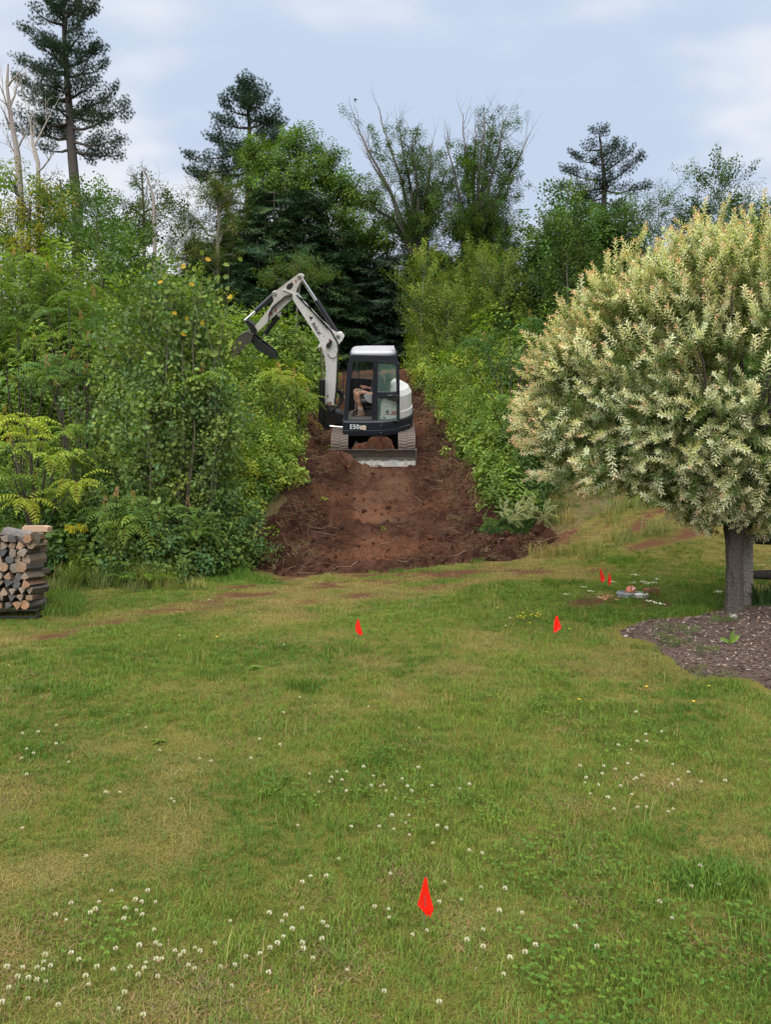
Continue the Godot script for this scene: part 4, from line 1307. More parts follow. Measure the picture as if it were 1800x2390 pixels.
func sapling(called: String, label: String, base: Vector3, top: Vector3, wide: float, keys: Array, n: int, cols: Array, group := "", low := 0.12, bark := Color(0.22, 0.2, 0.15), sc := 1.0, cat := "tree") -> void:
	var t := thing(called, label, cat, base, group)
	var wb := MB.new()
	wb.col = bark
	var h := top - base
	var hi := h.length()
	var stem := limb(wb, Vector3(0, -0.1, 0), h, 0.012 + 0.006 * hi, 0.004, 0.0, 5, 0.025)
	var f := Fol.new()
	for i in n:
		var u := low + (1.0 - low) * (i + r(0, 1)) / n
		var a := i * 2.4 + r(-0.4, 0.4)
		var w := wide * (0.35 + 0.9 * sin(PI * pow(clampf(1.0 - u, 0.03, 0.97), 0.75))) * r(0.25, 1.05)
		var o := along(stem, u * 0.93)
		var e := o + Vector3(cos(a) * w, w * r(0.35, 0.95), sin(a) * w)
		limb(wb, o, e, 0.007, 0.002, 0.0, 3, 0.05)
		var dir := (e - o).normalized()
		for j in 2: f.add(pick(keys), Transform3D(yb(dir + Vector3(0, 0.3, 0) + rv() * 0.4, r(0, TAU)) * r(0.7, 1.15) * sc, o.lerp(e, r(0.3, 0.9))), tint(pick(cols), 0.22))
	f.add(keys[0], Transform3D(yb(h, 0) * sc, h - h.normalized() * 0.3 * sc), tint(cols[0], 0.2))
	part("trunk", wb, M.wood, t)
	dress(t, f, "crown")
func sumac(label: String, base: Vector3, tips: Array, cols: Array, group: String, cones: Array, sc := 1.0) -> void:
	# tips: points of the rosettes
	var t := thing("sumac_shrub", label, "shrub", base, group)
	var wb := MB.new()
	wb.col = Color(0.075, 0.055, 0.045)
	var f := Fol.new()
	var cf := Fol.new()
	var fork := Vector3(r(-0.1, 0.1), 0.4, r(-0.1, 0.1))
	for p in tips:
		var e: Vector3 = p - base
		var mid := fork.lerp(e, 0.4) + Vector3(0, 0.12, 0)
		fork.y = minf(fork.y, e.y * 0.4)
		wb.tube([Vector3(0, -0.1, 0), fork, mid, e], [0.028, 0.022, 0.016, 0.009], 5, false)
		f.add(pick(["sumac_a", "sumac_b", "sumac_c"]), Transform3D(Basis(Vector3.UP, r(0, TAU)).rotated(Vector3.RIGHT, r(-0.25, 0.25)).rotated(Vector3.BACK, r(-0.25, 0.25)) * r(0.85, 1.2) * sc, e), tint(pick(cols), 0.16))
		if cones.size() > 0 and r(0, 1) < 0.55: cf.add("cone_a", Transform3D(Basis.from_euler(Vector3(r(-0.2, 0.2), r(0, 6), r(-0.2, 0.2))) * r(0.8, 1.25) * sc, e + Vector3(0, 0.03, 0)), tint(pick(cones), 0.15))
	part("stem", wb, M.wood, t)
	dress(t, f, "frond")
	if cf.sets.size() > 0: dress(t, cf, "fruit_spike")
func shrub(called: String, label: String, base: Vector3, rad: Vector3, keys: Array, n: int, cols: Array, group := "", sc := 1.0, cat := "shrub", lean := Vector3.ZERO) -> void:
	var t := thing(called, label, cat, base, group)
	var wb := MB.new()
	wb.col = Color(0.09, 0.07, 0.05)
	var f := Fol.new()
	for j in 7:
		var u := unit()
		u.y = absf(u.y)
		limb(wb, Vector3(r(-0.1, 0.1), -0.08, r(-0.1, 0.1)), Vector3(u.x * rad.x * 0.7, rad.y * (0.5 + 0.45 * u.y), u.z * rad.z * 0.7) + lean * 0.7, 0.014, 0.003, -0.08, 4, 0.08)
	var sd := r(0, 999)
	for i in n:
		var u := unit()
		u.y = absf(u.y) if r(0, 1) < 0.8 else u.y * 0.4
		var q := pow(r(0.15, 1.0), 0.45) * (0.9 + n1.get_noise_3d(u.x * 70 + sd, u.y * 70, u.z * 70) * 0.6)
		var p := Vector3(u.x * rad.x, u.y * rad.y * 0.95 + rad.y * 0.06, u.z * rad.z) * q + lean * clampf(u.y * q, 0, 1)
		p.y = maxf(p.y, 0.03)
		var dir := u * 0.7 + Vector3(0, 0.6, 0) + rv() * 0.6
		f.add(pick(keys), Transform3D(yb(dir, r(0, TAU)) * r(0.75, 1.15) * sc, p - dir.normalized() * 0.15 * sc), tint(pick(cols), 0.22))
	part("stem", wb, M.wood, t)
	dress(t, f)
func branching(b: MB, o: Vector3, dir: Vector3, ln: float, rad: float, depth: int, tips: Array) -> void:
	var p := o
	var d := dir.normalized()
	var pts := [p]
	var rr := [rad]
	for i in 4:
		d = (d + rv() * 0.16 + Vector3(0, 0.05, 0)).normalized()
		p += d * ln / 4
		pts.push_back(p); rr.push_back(rad * (1.0 - 0.17 * (i + 1)))
	b.tube(pts, rr, 5 if depth > 1 else 3, false)
	if depth == 0:
		tips.push_back([p, d]); return
	for k in 3:
		var s := along(pts, [0.45, 0.72, 0.99][k])
		var nd := (d + rv() * (0.75 if k < 2 else 0.25)).normalized()
		branching(b, s, nd, ln * r(0.5, 0.75), rad * (0.45 if k < 2 else 0.32), depth - 1, tips)
func dead_tree(label: String, base: Vector3, line: Array, d: float, tr: float, limbs: Array, col: Color) -> void:
	var t := thing("dead_tree", label, "tree", base)
	var b := MB.new()
	b.col = col
	var pts := [Vector3(0, -0.2, 0)]
	var rad := [tr]
	for i in line.size():
		pts.push_back(at(line[i][0], line[i][1], d) - base); rad.push_back(tr * (1.0 - 0.8 * (i + 1.0) / line.size()))
	b.tube(pts, rad, 7, false)
	part("trunk", b, M.wood, t)
	for l in limbs:
		b = MB.new()
		b.col = tint(col, 0.1)
		var a := at(l[0], l[1], d) - base
		var e := at(l[2], l[3], d + r(-0.8, 0.8)) - base
		branching(b, a, e - a, a.distance_to(e) * 0.7, tr * 0.32, 3, [])
		part("limb", b, M.wood, t)

# ---------------------------------------------------------------- the willow, its post and rails
func build_willow() -> void:
	rng.seed = 1500
	var base := hit(1714, 1432)
	base.y = surface(base.x, -base.z) - 0.01
	var d := -base.z
	var t := thing("willow_tree", "dappled willow with cream and pink variegated leaves above the mulch bed", "tree", base)
	var wb := MB.new()
	wb.col = Color(0.125, 0.1, 0.085)
	# fluted trunk
	var prev := []
	for j in 15:
		var y := j * 0.075
		var ring := []
		for k in 22:
			var a := TAU * k / 22
			var w := 0.08 + 0.022 * exp(-y * 9.0) + 0.009 * sin(a * 5 + y * 2.0) + n1.get_noise_3d(cos(a) * 30, y * 25, sin(a) * 30) * 0.03
			ring.push_back(Vector3(cos(a) * w + y * 0.012 - 0.0, y, sin(a) * w))
		if j > 0:
			for k in 22: wb.quad_out(prev[k], prev[(k + 1) % 22], ring[(k + 1) % 22], ring[k], Vector3(0, y - 0.04, 0))
		prev = ring
	var f := Fol.new()
	var crown := Vector3(0.25, 2.42, -0.05)
	var heads := []
	for i in 30:
		var u := unit()
		u.y = u.y * 0.8 + 0.15
		var e := crown + Vector3(u.x * 1.35, u.y * 0.85, u.z * 1.2)
		heads.push_back(limb(wb, Vector3(r(-0.03, 0.03), 0.98, r(-0.03, 0.03)), e, 0.032, 0.006, -0.06, 5, 0.05))
	var lobes := [[1790, 870, 470, 270], [1640, 700, 240, 160], [1480, 830, 215, 205], [1350, 960, 140, 120], [1400, 1050, 150, 110], [1740, 640, 230, 120], [1560, 1010, 240, 150], [1700, 1090, 210, 140], [1860, 1050, 220, 140], [1650, 1150, 120, 65], [1740, 1195, 130, 60], [1690, 1190, 120, 60], [1520, 1090, 110, 70], [1330, 850, 60, 60], [1780, 1150, 150, 75], [1620, 1090, 130, 70]]
	for l in lobes:
		var k := d / FOCAL
		var c := at(l[0], l[1], d) - base
		var rad := Vector3(l[2] * k, l[3] * k, minf(l[2], 300) * k * 0.92)
		var cnt := int(620.0 * (rad.x * rad.y + rad.y * rad.z + rad.x * rad.z) / 3.0) + 60
		for i in cnt:
			var u := unit()
			var q := pow(r(0.2, 1.0), 0.3)
			var lump := 0.92 + n1.get_noise_3d(u.x * 90 + l[0], u.y * 90, u.z * 90) * 0.6
			var p := c + u * rad * q * lump
			if p.y < 1.02 and Vector2(p.x, p.z).length() < 0.25: continue
			if p.y < 0.72: continue
			var out := ((p - crown) / Vector3(2.2, 1.5, 1.9))
			var depth := out.length()
			var dir := out.normalized() * 0.7 + Vector3(0, 0.65, 0) + rv() * 0.75
			if p.y < crown.y - 0.5: dir = out.normalized() * 0.8 + Vector3(0, 0.1, 0) + rv() * 0.95
			var key := "willow_mid"
			if q > 0.8: key = pick(["willow_white", "willow_white", "willow_pink"]) if p.y > crown.y - 0.2 else pick(["willow_white", "willow_white", "willow_white", "willow_white", "willow_pink", "willow_mid"])
			elif q < 0.66: key = "willow_green"
			elif r(0, 1) < 0.35: key = "willow_green"
			if p.y > crown.y + 0.35 and q > 0.85 and r(0, 1) < 0.65: key = "willow_pink"
			f.add(key, Transform3D(yb(dir, r(0, TAU)) * r(0.75, 1.15), p - dir.normalized() * 0.15), tint(Color(1, 1, 1), 0.12))
	# long shoots standing out of the outline
	var extra := []
	for i in 110:
		var w := i / 109.0
		var ax := lerpf(1270, 1850, w) + r(-20, 20)
		var ay := lerpf(870, 635, sin(w * PI * 0.5)) + r(-14, 40)
		extra.push_back([ax, ay, ax + lerpf(-38, 22, w) + r(-16, 16), ay - lerpf(18, 70, w) - r(0, 60)])
	for i in 20:
		var ay := r(860, 1120)
		var ax := 1262 + absf(ay - 990) * 0.25 + r(-8, 8)
		extra.push_back([ax, ay, ax - r(28, 52), ay - r(-8, 24)])
	for s in extra + [[1330, 765, 1305, 720], [1470, 640, 1500, 545], [1500, 640, 1545, 560], [1620, 610, 1640, 500], [1660, 600, 1690, 490], [1650, 590, 1625, 515], [1420, 660, 1412, 615], [1395, 700, 1385, 655], [1720, 600, 1765, 570], [1760, 600, 1790, 560], [1290, 840, 1255, 840], [1230, 970, 1205, 960], [1330, 860, 1265, 850], [1300, 1110, 1260, 1105], [1560, 620, 1580, 560], [1600, 620, 1600, 550], [1440, 640, 1450, 590], [1245, 1000, 1210, 1010], [1240, 930, 1215, 925]]:
		var a := at(s[0], s[1], d - 0.2) - base
		var e := at(s[2], s[3], d - 0.2) - base
		limb(wb, a, e, 0.005, 0.002, 0.0, 3, 0.04)
		for i in 5: f.add("willow_pink", Transform3D(yb(e - a + rv() * 0.06, r(0, TAU)) * r(0.7, 0.95), a.lerp(e, i / 4.0) - (e - a).normalized() * 0.12), tint(Color(1, 1, 1), 0.1))
	part("trunk", wb, M.bark, t)
	dress(t, f, "crown")
	# split-rail fence behind the trunk
	var fb := Vector3((1738.0 - 900.0) / FOCAL * (d + 0.3), 0, base.z - 0.3)
	fb.y = gh(fb.x, fb.z)
	var fence := thing("split_rail_fence", "weathered grey split rail fence behind the willow trunk", "fence", fb)
	rng.seed = 1520
	var post := MB.new()
	post.col = Color(0.33, 0.295, 0.265)
	var pl := PackedVector2Array([Vector2(-0.075, -0.05), Vector2(-0.05, -0.07), Vector2(0.05, -0.065), Vector2(0.07, -0.04), Vector2(0.072, 0.05), Vector2(0.03, 0.07), Vector2(-0.06, 0.062)])
	post.loft(pl, [[-0.3, 0.0], [0.4, 0.002], [0.95, 0.006], [1.2, 0.008], [1.24, 0.03]], Vector2.ZERO)
	part("post", post, M.bark, fence)
	for h in [[1258, 0.0, 0.06], [1341, 0.0, 0.052]]:
		var rb := MB.new()
		rb.col = tint(Color(0.06, 0.05, 0.045), 0.1)
		var y: float = at(1740, h[0], -fb.z).y - fb.y
		rb.tube([Vector3(0.03, y, 0), Vector3(0.25, y, -0.01), Vector3(1.2, y + 0.02, -0.05), Vector3(2.3, y + 0.05, -0.1)], [h[2] * 0.8, h[2], h[2] * 1.05, h[2] * 0.9], 7)
		part("rail", rb, M.bark, fence)
	var fp := MB.new()
	fp.col = Color(0.17, 0.145, 0.125)
	for i in pl.size(): pl[i] += Vector2(2.35, -0.1)
	fp.loft(pl, [[-0.3, 0.0], [0.4, 0.002], [1.35, 0.008], [1.39, 0.03]], Vector2(2.35, -0.1))
	part("post", fp, M.bark, fence)
	# arching strappy leaves behind the lower rail
	for q in [[1775, 1418], [1810, 1412], [1850, 1416]]:
		var p := hit(q[0], q[1])
		var ly := thing("daylily_clump", "clump of arching dark green strap leaves below the fence rail", "plant", p, "strap leaved clumps by the fence")
		var lf := Fol.new()
		lf.add("lily_a", Transform3D(Basis(Vector3.UP, r(0, 6)) * 0.75, Vector3.ZERO), Color(0.045, 0.085, 0.03))
		dress(ly, lf, "leaf_blade")
	print("willow ", Time.get_ticks_msec())

# ---------------------------------------------------------------- the thicket on both sides of the track
func rosette_set(px: Array) -> Array:
	var o := []
	for p in px: o.push_back(at(p[0], p[1], p[2] + r(-0.35, 0.35)))
	return o
func build_thicket() -> void:
	rng.seed = 2000
	var mid := Color(0.147, 0.23, 0.058)
	var lime := Color(0.265, 0.355, 0.07)
	var yel := Color(0.36, 0.41, 0.065)
	var deep := Color(0.078, 0.14, 0.045)
	var blue := Color(0.12, 0.21, 0.082)
	var olive := Color(0.19, 0.25, 0.065)
	var cone := [Color(0.5, 0.3, 0.12), Color(0.55, 0.28, 0.16), Color(0.45, 0.32, 0.1)]
	# --- left: aspen saplings in front
	for a in [[395, 11.6, 385, 640, 0.62, 95, "tallest aspen sapling, its tip among the yellowing whips"], [460, 11.9, 452, 665, 0.5, 95, "second tallest aspen sapling, reaching up beside the excavator's bucket"], [450, 11.5, 490, 880, 0.5, 70, "aspen sapling leaning out below the excavator's bucket"], [300, 12.0, 300, 760, 0.55, 70, "aspen sapling standing against the fruit spiked sumacs"], [470, 12.4, 510, 960, 0.5, 55, "short aspen sapling bordering the dirt fan"], [430, 12.6, 430, 720, 0.6, 80, "aspen sapling crowded between the two tallest aspens"], [350, 11.3, 345, 900, 0.55, 60, "short aspen sapling in front of the tallest one, above the ferns"], [250, 12.2, 250, 870, 0.5, 45, "thin aspen sapling among sumacs above the large leaved shrubs"]]:
		sapling("aspen_sapling", a[6], gp(a[0], a[1]), at(a[2], a[3], a[1] - 0.1), a[4], ["aspen_a", "aspen_b"], a[5], [Color(0.15, 0.23, 0.08), Color(0.195, 0.28, 0.09), Color(0.115, 0.19, 0.075), Color(0.24, 0.31, 0.08)], "aspen saplings in front of the thicket", 0.1, Color(0.22, 0.2, 0.15), 0.9)
	# leggy whips with yellowing leaves above the aspens
	for a in [[420, 11.2, 475, 590], [480, 11.4, 535, 610], [470, 11.3, 435, 625], [395, 11.2, 350, 600]]:
		var o := at(a[0] + 30, a[3] + 210, a[1])
		var e := at(a[2], a[3], a[1])
		var g := gp(a[0], a[1])
		var t := thing("aspen_whip", "bare leggy aspen shoot with a few yellowing leaves above the thicket", "tree", g, "leggy shoots above the aspens")
		var wb := MB.new()
		wb.col = Color(0.12, 0.11, 0.07)
		wb.tube([Vector3(0, -0.1, 0), (o - g) * 0.6 + Vector3(0.1, 0, 0), o - g, (o - g).lerp(e - g, 0.5) + Vector3(0.04, 0, 0), e - g], [0.02, 0.014, 0.009, 0.005, 0.002], 4, false)
		part("stem", wb, M.wood, t)
		for i in 17:
			var q := (o - g).lerp(e - g, i / 16.0) + rv() * Vector3(0.16, 0.06, 0.1)
			var lb := MB.new()
			lb.col = tint(Color(0.16, 0.22, 0.05), 0.25) if r(0, 1) < 0.8 else tint(Color(0.5, 0.33, 0.04), 0.15)
			lb.leaf(q, Vector3(r(-1, 1), r(-0.9, 0.2), r(-0.4, 0.6)), Vector3(r(-0.5, 0.5), 0.4, 1), r(0.07, 0.1), r(0.065, 0.09), 0.2, 0.1, true)
			part("leaf", lb, M.leaf, t)
	# --- left: sumacs
	var sets := [
		[[70, 11.4], [[60, 985, 11.2], [150, 1000, 11.3], [20, 1040, 11.0], [110, 1060, 10.9], [70, 1020, 11.2], [180, 1060, 11.2], [10, 970, 11.6]], [yel, lime, lime]],
		[[90, 11.0], [[80, 1120, 10.8], [140, 1150, 10.9], [30, 1110, 10.9], [180, 1120, 11.0], [60, 1160, 10.7]], [lime, mid, yel]],
		[[165, 13.6], [[160, 690, 13.4], [220, 700, 13.5], [110, 720, 13.6], [250, 735, 13.4], [190, 750, 13.3], [130, 770, 13.2], [270, 790, 13.2]], [blue, mid, lime]],
		[[45, 13.2], [[40, 760, 13.0], [80, 800, 12.9], [10, 830, 12.8], [110, 850, 12.9], [60, 880, 12.6], [150, 850, 12.7]], [blue, mid, blue]],
		[[210, 12.4], [[205, 800, 12.3], [250, 830, 12.2], [170, 840, 12.2], [110, 865, 12.2], [200, 880, 12.1], [290, 860, 12.3], [130, 905, 12.0]], [mid, blue, mid]],
		[[30, 15.5], [[30, 600, 15.3], [75, 600, 15.4], [0, 640, 15.2], [110, 640, 15.4], [50, 680, 15.1], [-30, 620, 15.3]], [lime, mid, mid]],
		[[430, 11.2], [[410, 905, 11.3], [440, 830, 11.6], [470, 875, 11.4]], [lime, mid]],
		[[275, 10.9], [[270, 1165, 10.7], [310, 1185, 10.7], [245, 1190, 10.8], [330, 1215, 10.6], [290, 1225, 10.6], [350, 1170, 10.9]], [mid, lime, mid]],
		[[420, 11.0], [[400, 1170, 10.9], [440, 1190, 10.8], [375, 1220, 10.7], [460, 1230, 10.8]], [blue, mid]],
		[[640, 17.5], [[650, 870, 17.6], [600, 900, 17.3], [680, 900, 17.4], [620, 930, 17.0], [560, 910, 17.3]], [lime, lime, mid]],
		[[700, 18.6], [[690, 880, 18.4], [660, 900, 18.2], [715, 930, 18.0]], [lime, lime, yel]],
	]
	var names := ["bright yellow green sumac with fruit spikes rising straight above the woodpile", "low lime green sumac spreading just over the firewood's top logs", "tall sumac crowned with a row of tawny fruit spikes behind the aspens", "bluish green sumac behind the yellow sumac over the woodpile", "mid green sumac between the aspens and the bluish sumac", "pale topped sumac highest up, beneath the dead trees", "small sumac tuft poking through the aspen leaves", "short sumac at the lawn's edge between woodpile and ferns", "short bluish sumac at the lawn's edge under the aspens", "lime green sumac on the slope below the bucket", "yellow green sumac on the bank beside the boom's foot"]
	for i in sets.size():
		var s: Array = sets[i]
		sumac(names[i], gp(s[0][0], s[0][1]), rosette_set(s[1]), s[2], "", cone)
	# --- right: sumacs
	for s in [
		[[1200, 16.4], [[1130, 800, 16.2], [1190, 770, 16.4], [1240, 750, 16.4], [1290, 760, 16.3], [1330, 740, 16.6], [1160, 850, 15.9], [1220, 840, 15.9], [1280, 830, 15.9], [1110, 860, 15.9], [1250, 790, 16.2], [1320, 800, 16.1]], [deep, Color(0.05, 0.11, 0.05), deep], "largest dark green sumac with drooping leaves, halfway up the slope"],
		[[1200, 15.0], [[1180, 930, 14.7], [1220, 960, 14.5], [1150, 950, 14.8], [1250, 920, 14.8], [1290, 930, 14.7]], [mid, blue], "smaller sumac just below the largest dark sumac"],
		[[1330, 15.0], [[1340, 880, 14.8], [1380, 860, 14.8], [1310, 910, 14.6], [1400, 920, 14.4], [1350, 950, 14.3]], [blue, deep, mid], "dark sumac half hidden behind the willow's crown"]]:
		sumac(s[3], gp(s[0][0], s[0][1]), rosette_set(s[1]), s[2], "sumacs between the path and the willow", [Color(0.28, 0.2, 0.07)], 1.2)
	# --- generic shrubs: [px, d, half width, height, depth, keys, count, colours, label]
	var L := {
		"leafy": ["leafy green shrub with oval leaves growing in the thicket above the woodpile", "leafy shrubs in the thicket above the woodpile"],
		"bramble": ["bright yellow green bramble bush on the bank beside the dirt path", "brambles on the banks of the path"],
		"right": ["mid green shrub on the slope between path and willow", "shrubs between the path and the willow"],
		"big": ["dark shrub with large pointed leaves behind the firewood rack", "large leaved shrubs behind the rack"],
		"tall": ["tall leafy bush with mixed feathery foliage towering behind the sumacs", "tall bushes behind the sumacs"],
		"hill": ["loose green bush higher up the slope under the trees", "bushes under the trees on the slope"]}
	var put := func(k: String, px: float, d: float, rad: Vector3, keys: Array, n: int, cols: Array, sc: float):
		shrub("leafy_shrub" if k != "bramble" else "bramble_bush", L[k][0], gp(px, d), rad, keys, n, cols, L[k][1], sc)
	for s in [[170, 10.9, 0.45, 0.75], [215, 11.0, 0.5, 0.8], [130, 11.2, 0.5, 1.0], [255, 11.1, 0.45, 0.6]]:
		put.call("big", s[0], s[1], Vector3(s[2], s[3], 0.4), ["big_a"], 75, [deep, deep, mid, Color(0.055, 0.11, 0.03)], 1.0)
	for s in [[300, 10.8, 0.5, 0.7], [360, 10.9, 0.5, 0.75], [420, 10.95, 0.5, 0.8], [470, 11.1, 0.45, 0.85], [505, 11.4, 0.4, 0.75], [330, 11.4, 0.7, 1.2], [420, 11.6, 0.8, 1.4], [510, 11.7, 0.8, 1.3], [240, 11.8, 0.8, 1.5], [120, 12.0, 0.9, 1.6], [20, 12.0, 0.9, 1.5], [-60, 11.8, 0.9, 1.5], [40, 11.4, 0.6, 0.9], [-30, 10.9, 0.6, 0.8], [-140, 11.5, 0.9, 1.6]]:
		put.call("leafy", s[0], s[1], Vector3(s[2], s[3], 0.55), ["oval_a", "oval_b", "aspen_b"], int(150 * s[2] * s[3] * 1.6), [mid, deep, olive, blue], 0.85)
	for s in [[180, 13.8, 1.1, 1.8], [330, 14.0, 1.2, 2.0], [60, 14.4, 1.2, 2.1], [460, 14.2, 1.1, 1.9], [-60, 14.0, 1.2, 2.0], [250, 15.6, 1.2, 2.0], [110, 16.0, 1.3, 2.3], [400, 16.2, 1.3, 2.2], [540, 15.4, 1.0, 1.8], [560, 17.5, 1.2, 2.0], [0, 17.0, 1.4, 2.4]]:
		put.call("leafy", s[0], s[1], Vector3(s[2], s[3], 0.9), ["oval_a", "oval_b"], int(120 * s[2] * s[3]), [mid, olive, lime, mid], 1.05)
	for s in [[30, 15.0, 640], [110, 15.4, 650], [180, 15.8, 640], [-50, 15.2, 640], [250, 16.4, 700], [310, 16.0, 760], [-130, 15.6, 640], [70, 17.2, 580], [150, 17.8, 570], [230, 18.4, 610], [0, 17.6, 570], [310, 18.6, 650], [390, 18.4, 700], [460, 18.8, 720], [-90, 17.8, 590], [340, 20.5, 620], [420, 21.0, 640], [500, 20.6, 700]]:
		var b := gp(s[0], s[1])
		var hi := at(s[0], s[2], s[1]).y - b.y
		put.call("tall", s[0], s[1], Vector3(r(0.9, 1.2), hi, 0.9), ["oval_a", "oval_b", "tree_b", "sumac_c"], int(75 * hi), [mid, olive, lime, mid, Color(0.1, 0.16, 0.035)], 1.05)
	# bright brambles and maples along the left bank, up past the machine
	for s in [[570, 14.0, 0.4, 0.65], [640, 15.0, 0.3, 0.65], [575, 14.6, 0.6, 1.0], [630, 15.2, 0.55, 0.95], [660, 16.0, 0.4, 0.8], [610, 16.4, 0.65, 1.1], [570, 15.6, 0.7, 1.2], [675, 17.2, 0.35, 0.7], [640, 18.0, 0.5, 1.0], [600, 18.6, 0.7, 1.1], [560, 18.2, 0.8, 1.1], [680, 19.8, 0.5, 1.0], [700, 21.4, 0.6, 1.5], [650, 21.0, 0.8, 1.6], [590, 20.6, 0.9, 1.7], [715, 23.0, 0.7, 1.7], [640, 23.4, 0.9, 1.9], [550, 20.0, 0.9, 1.7], [745, 25.5, 0.6, 1.5]]:
		put.call("bramble", s[0], s[1], Vector3(s[2], s[3], 0.5), ["oval_a", "big_a", "oval_b"], int(190 * s[2] * s[3]) + 20, [lime, lime, yel, mid], 0.9)
	# right bank, from the fan upwards
	for s in [[1190, 13.9, 0.45, 0.75], [1160, 14.4, 0.4, 0.8], [1185, 15.0, 0.6, 1.1], [1145, 15.6, 0.45, 0.9], [1115, 16.6, 0.45, 0.9], [1160, 16.6, 0.7, 1.2]]:
		put.call("right", s[0], s[1], Vector3(s[2], s[3], 0.5), ["oval_a", "big_a", "oval_b"], int(210 * s[2] * s[3]) + 20, [mid, mid, olive, lime], 0.9)
	for s in [[1230, 14.2, 0.6, 0.9], [1280, 14.6, 0.7, 1.2], [1240, 15.6, 0.8, 1.3], [1340, 15.4, 0.9, 1.4], [1420, 15.8, 1.0, 1.5], [1500, 16.0, 1.0, 1.5], [1600, 16.5, 1.1, 1.6], [1720, 17.0, 1.2, 1.7], [1850, 17.0, 1.2, 1.7]]:
		put.call("right", s[0], s[1], Vector3(s[2], s[3], 0.6), ["oval_a", "oval_b"], int(130 * s[2] * s[3]) + 20, [deep, mid, blue], 1.0)
	for s in [[1095, 18.0, 0.5, 0.9], [1070, 19.8, 0.5, 0.9], [1090, 20.2, 0.75, 1.4], [1140, 18.4, 0.8, 1.4], [1035, 21.8, 0.45, 0.8], [1065, 22.4, 0.8, 1.5], [1110, 21.6, 1.0, 1.7], [1170, 20.2, 1.0, 1.7], [1000, 24.2, 0.45, 0.9], [1030, 25.0, 0.75, 1.5], [985, 26.8, 0.55, 1.2], [1080, 25.0, 1.0, 1.8]]:
		put.call("bramble", s[0], s[1], Vector3(s[2], s[3], 0.6), ["oval_a", "oval_b"], int(130 * s[2] * s[3]) + 20, [lime, olive, yel, mid], 1.1)
	# low foliage drooping over the fan on the right
	for s in [[1165, 13.3, 0.4, 0.5], [1215, 13.4, 0.5, 0.55], [1265, 13.6, 0.5, 0.6]]:
		shrub("feathery_shrub", "low feathery fern leaved bush drooping beside the dirt fan", gp(s[0], s[1]), Vector3(s[2], s[3], 0.4), ["sumac_c", "fern_a"], 26, [deep, mid, Color(0.05, 0.11, 0.03)], "feathery bushes beside the dirt fan", 0.62)
	var pale := thing("pale_frond_spray", "wilting pale silvery fronds turned upside down beside the dirt fan", "plant", gp(1195, 13.05))
	var pf := Fol.new()
	for i in 5: pf.add("sumac_c", Transform3D(Basis.from_euler(Vector3(2.2 + r(-0.6, 0.6), r(0, 6), r(-0.6, 0.6))) * 0.62, Vector3(-0.15 + i * 0.16, 0.5 + r(-0.08, 0.1), 0.2)), tint(Color(0.4, 0.44, 0.27), 0.15))
	dress(pale, pf, "frond")
	# hillside filler behind everything
	for i in 30:
		var px := -160 + i * 36.0 + r(-14, 14)
		var d := 20.0 + r(-1, 6.5)
		if absf((px - 900) / FOCAL * d - path_x(d)) < 2.6: continue
		put.call("hill", px, d, Vector3(r(1.0, 1.6), r(1.7, 2.7), 1.1), ["oval_a", "oval_b", "tree_a"], 190, [mid, olive, lime, deep], 1.2)
	for i in 24:
		var px := 1010 + i * 38.0 + r(-14, 14)
		var d := 21.0 + r(-1, 6.0)
		if absf((px - 900) / FOCAL * d - path_x(d)) < 2.6: continue
		put.call("hill", px, d, Vector3(r(1.0, 1.5), r(1.6, 2.4), 1.1), ["oval_a", "oval_b", "tree_a"], 180, [mid, olive, lime, deep], 1.2)
	# foot of the left thicket: goldenrod, ferns
	for i in 34:
		var px := r(130, 470)
		var p := hit(px, r(1318, 1362))
		var g := thing("goldenrod_plant", "tall narrow leaved goldenrod stems at the foot of the thicket", "plant", p, "goldenrod at the foot of the thicket")
		var gf := Fol.new()
		for j in 3: gf.add(pick(["goldenrod_a", "goldenrod_b"]), Transform3D(yb(Vector3(r(-0.2, 0.2), 1, r(-0.2, 0.2)), r(0, 6)) * r(0.6, 1.0), Vector3(r(-0.1, 0.1), 0, r(-0.1, 0.1))), tint(Color(0.13, 0.18, 0.035), 0.2))
		dress(g, gf)
	for q in [[335, 1372], [365, 1365], [400, 1350], [430, 1348], [455, 1345], [300, 1368], [120, 1340], [505, 1340]]:
		var fn := thing("fern", "arching fern at the foot of the thicket", "fern", hit(q[0], q[1]), "ferns at the foot of the thicket")
		var ff := Fol.new()
		ff.add("fern_a", Transform3D(Basis(Vector3.UP, r(0, 6)) * r(0.75, 1.0), Vector3.ZERO), tint(Color(0.12, 0.2, 0.03), 0.25))
		dress(fn, ff, "frond")
	for q in [[160, 1292], [180, 1290], [170, 1300], [195, 1296]]:
		var gp_ := thing("goldenrod_bloom", "goldenrod with yellow flower tops beside the firewood stack", "plant", hit(q[0], q[1] + 75), "yellow goldenrod by the woodpile")
		var gf := Fol.new()
		gf.add("goldenrod_a", Transform3D(Basis(), Vector3.ZERO), Color(0.12, 0.17, 0.03))
		dress(gp_, gf)
		var fl := Fol.new()
		for j in 3: fl.add("cone_a", Transform3D(Basis.from_euler(Vector3(r(-0.5, 0.5), r(0, 6), r(-0.5, 0.5))) * 0.6, Vector3(r(-0.04, 0.04), 0.74, r(-0.04, 0.04))), Color(0.5, 0.42, 0.03))
		dress(gp_, fl, "flower_plume")
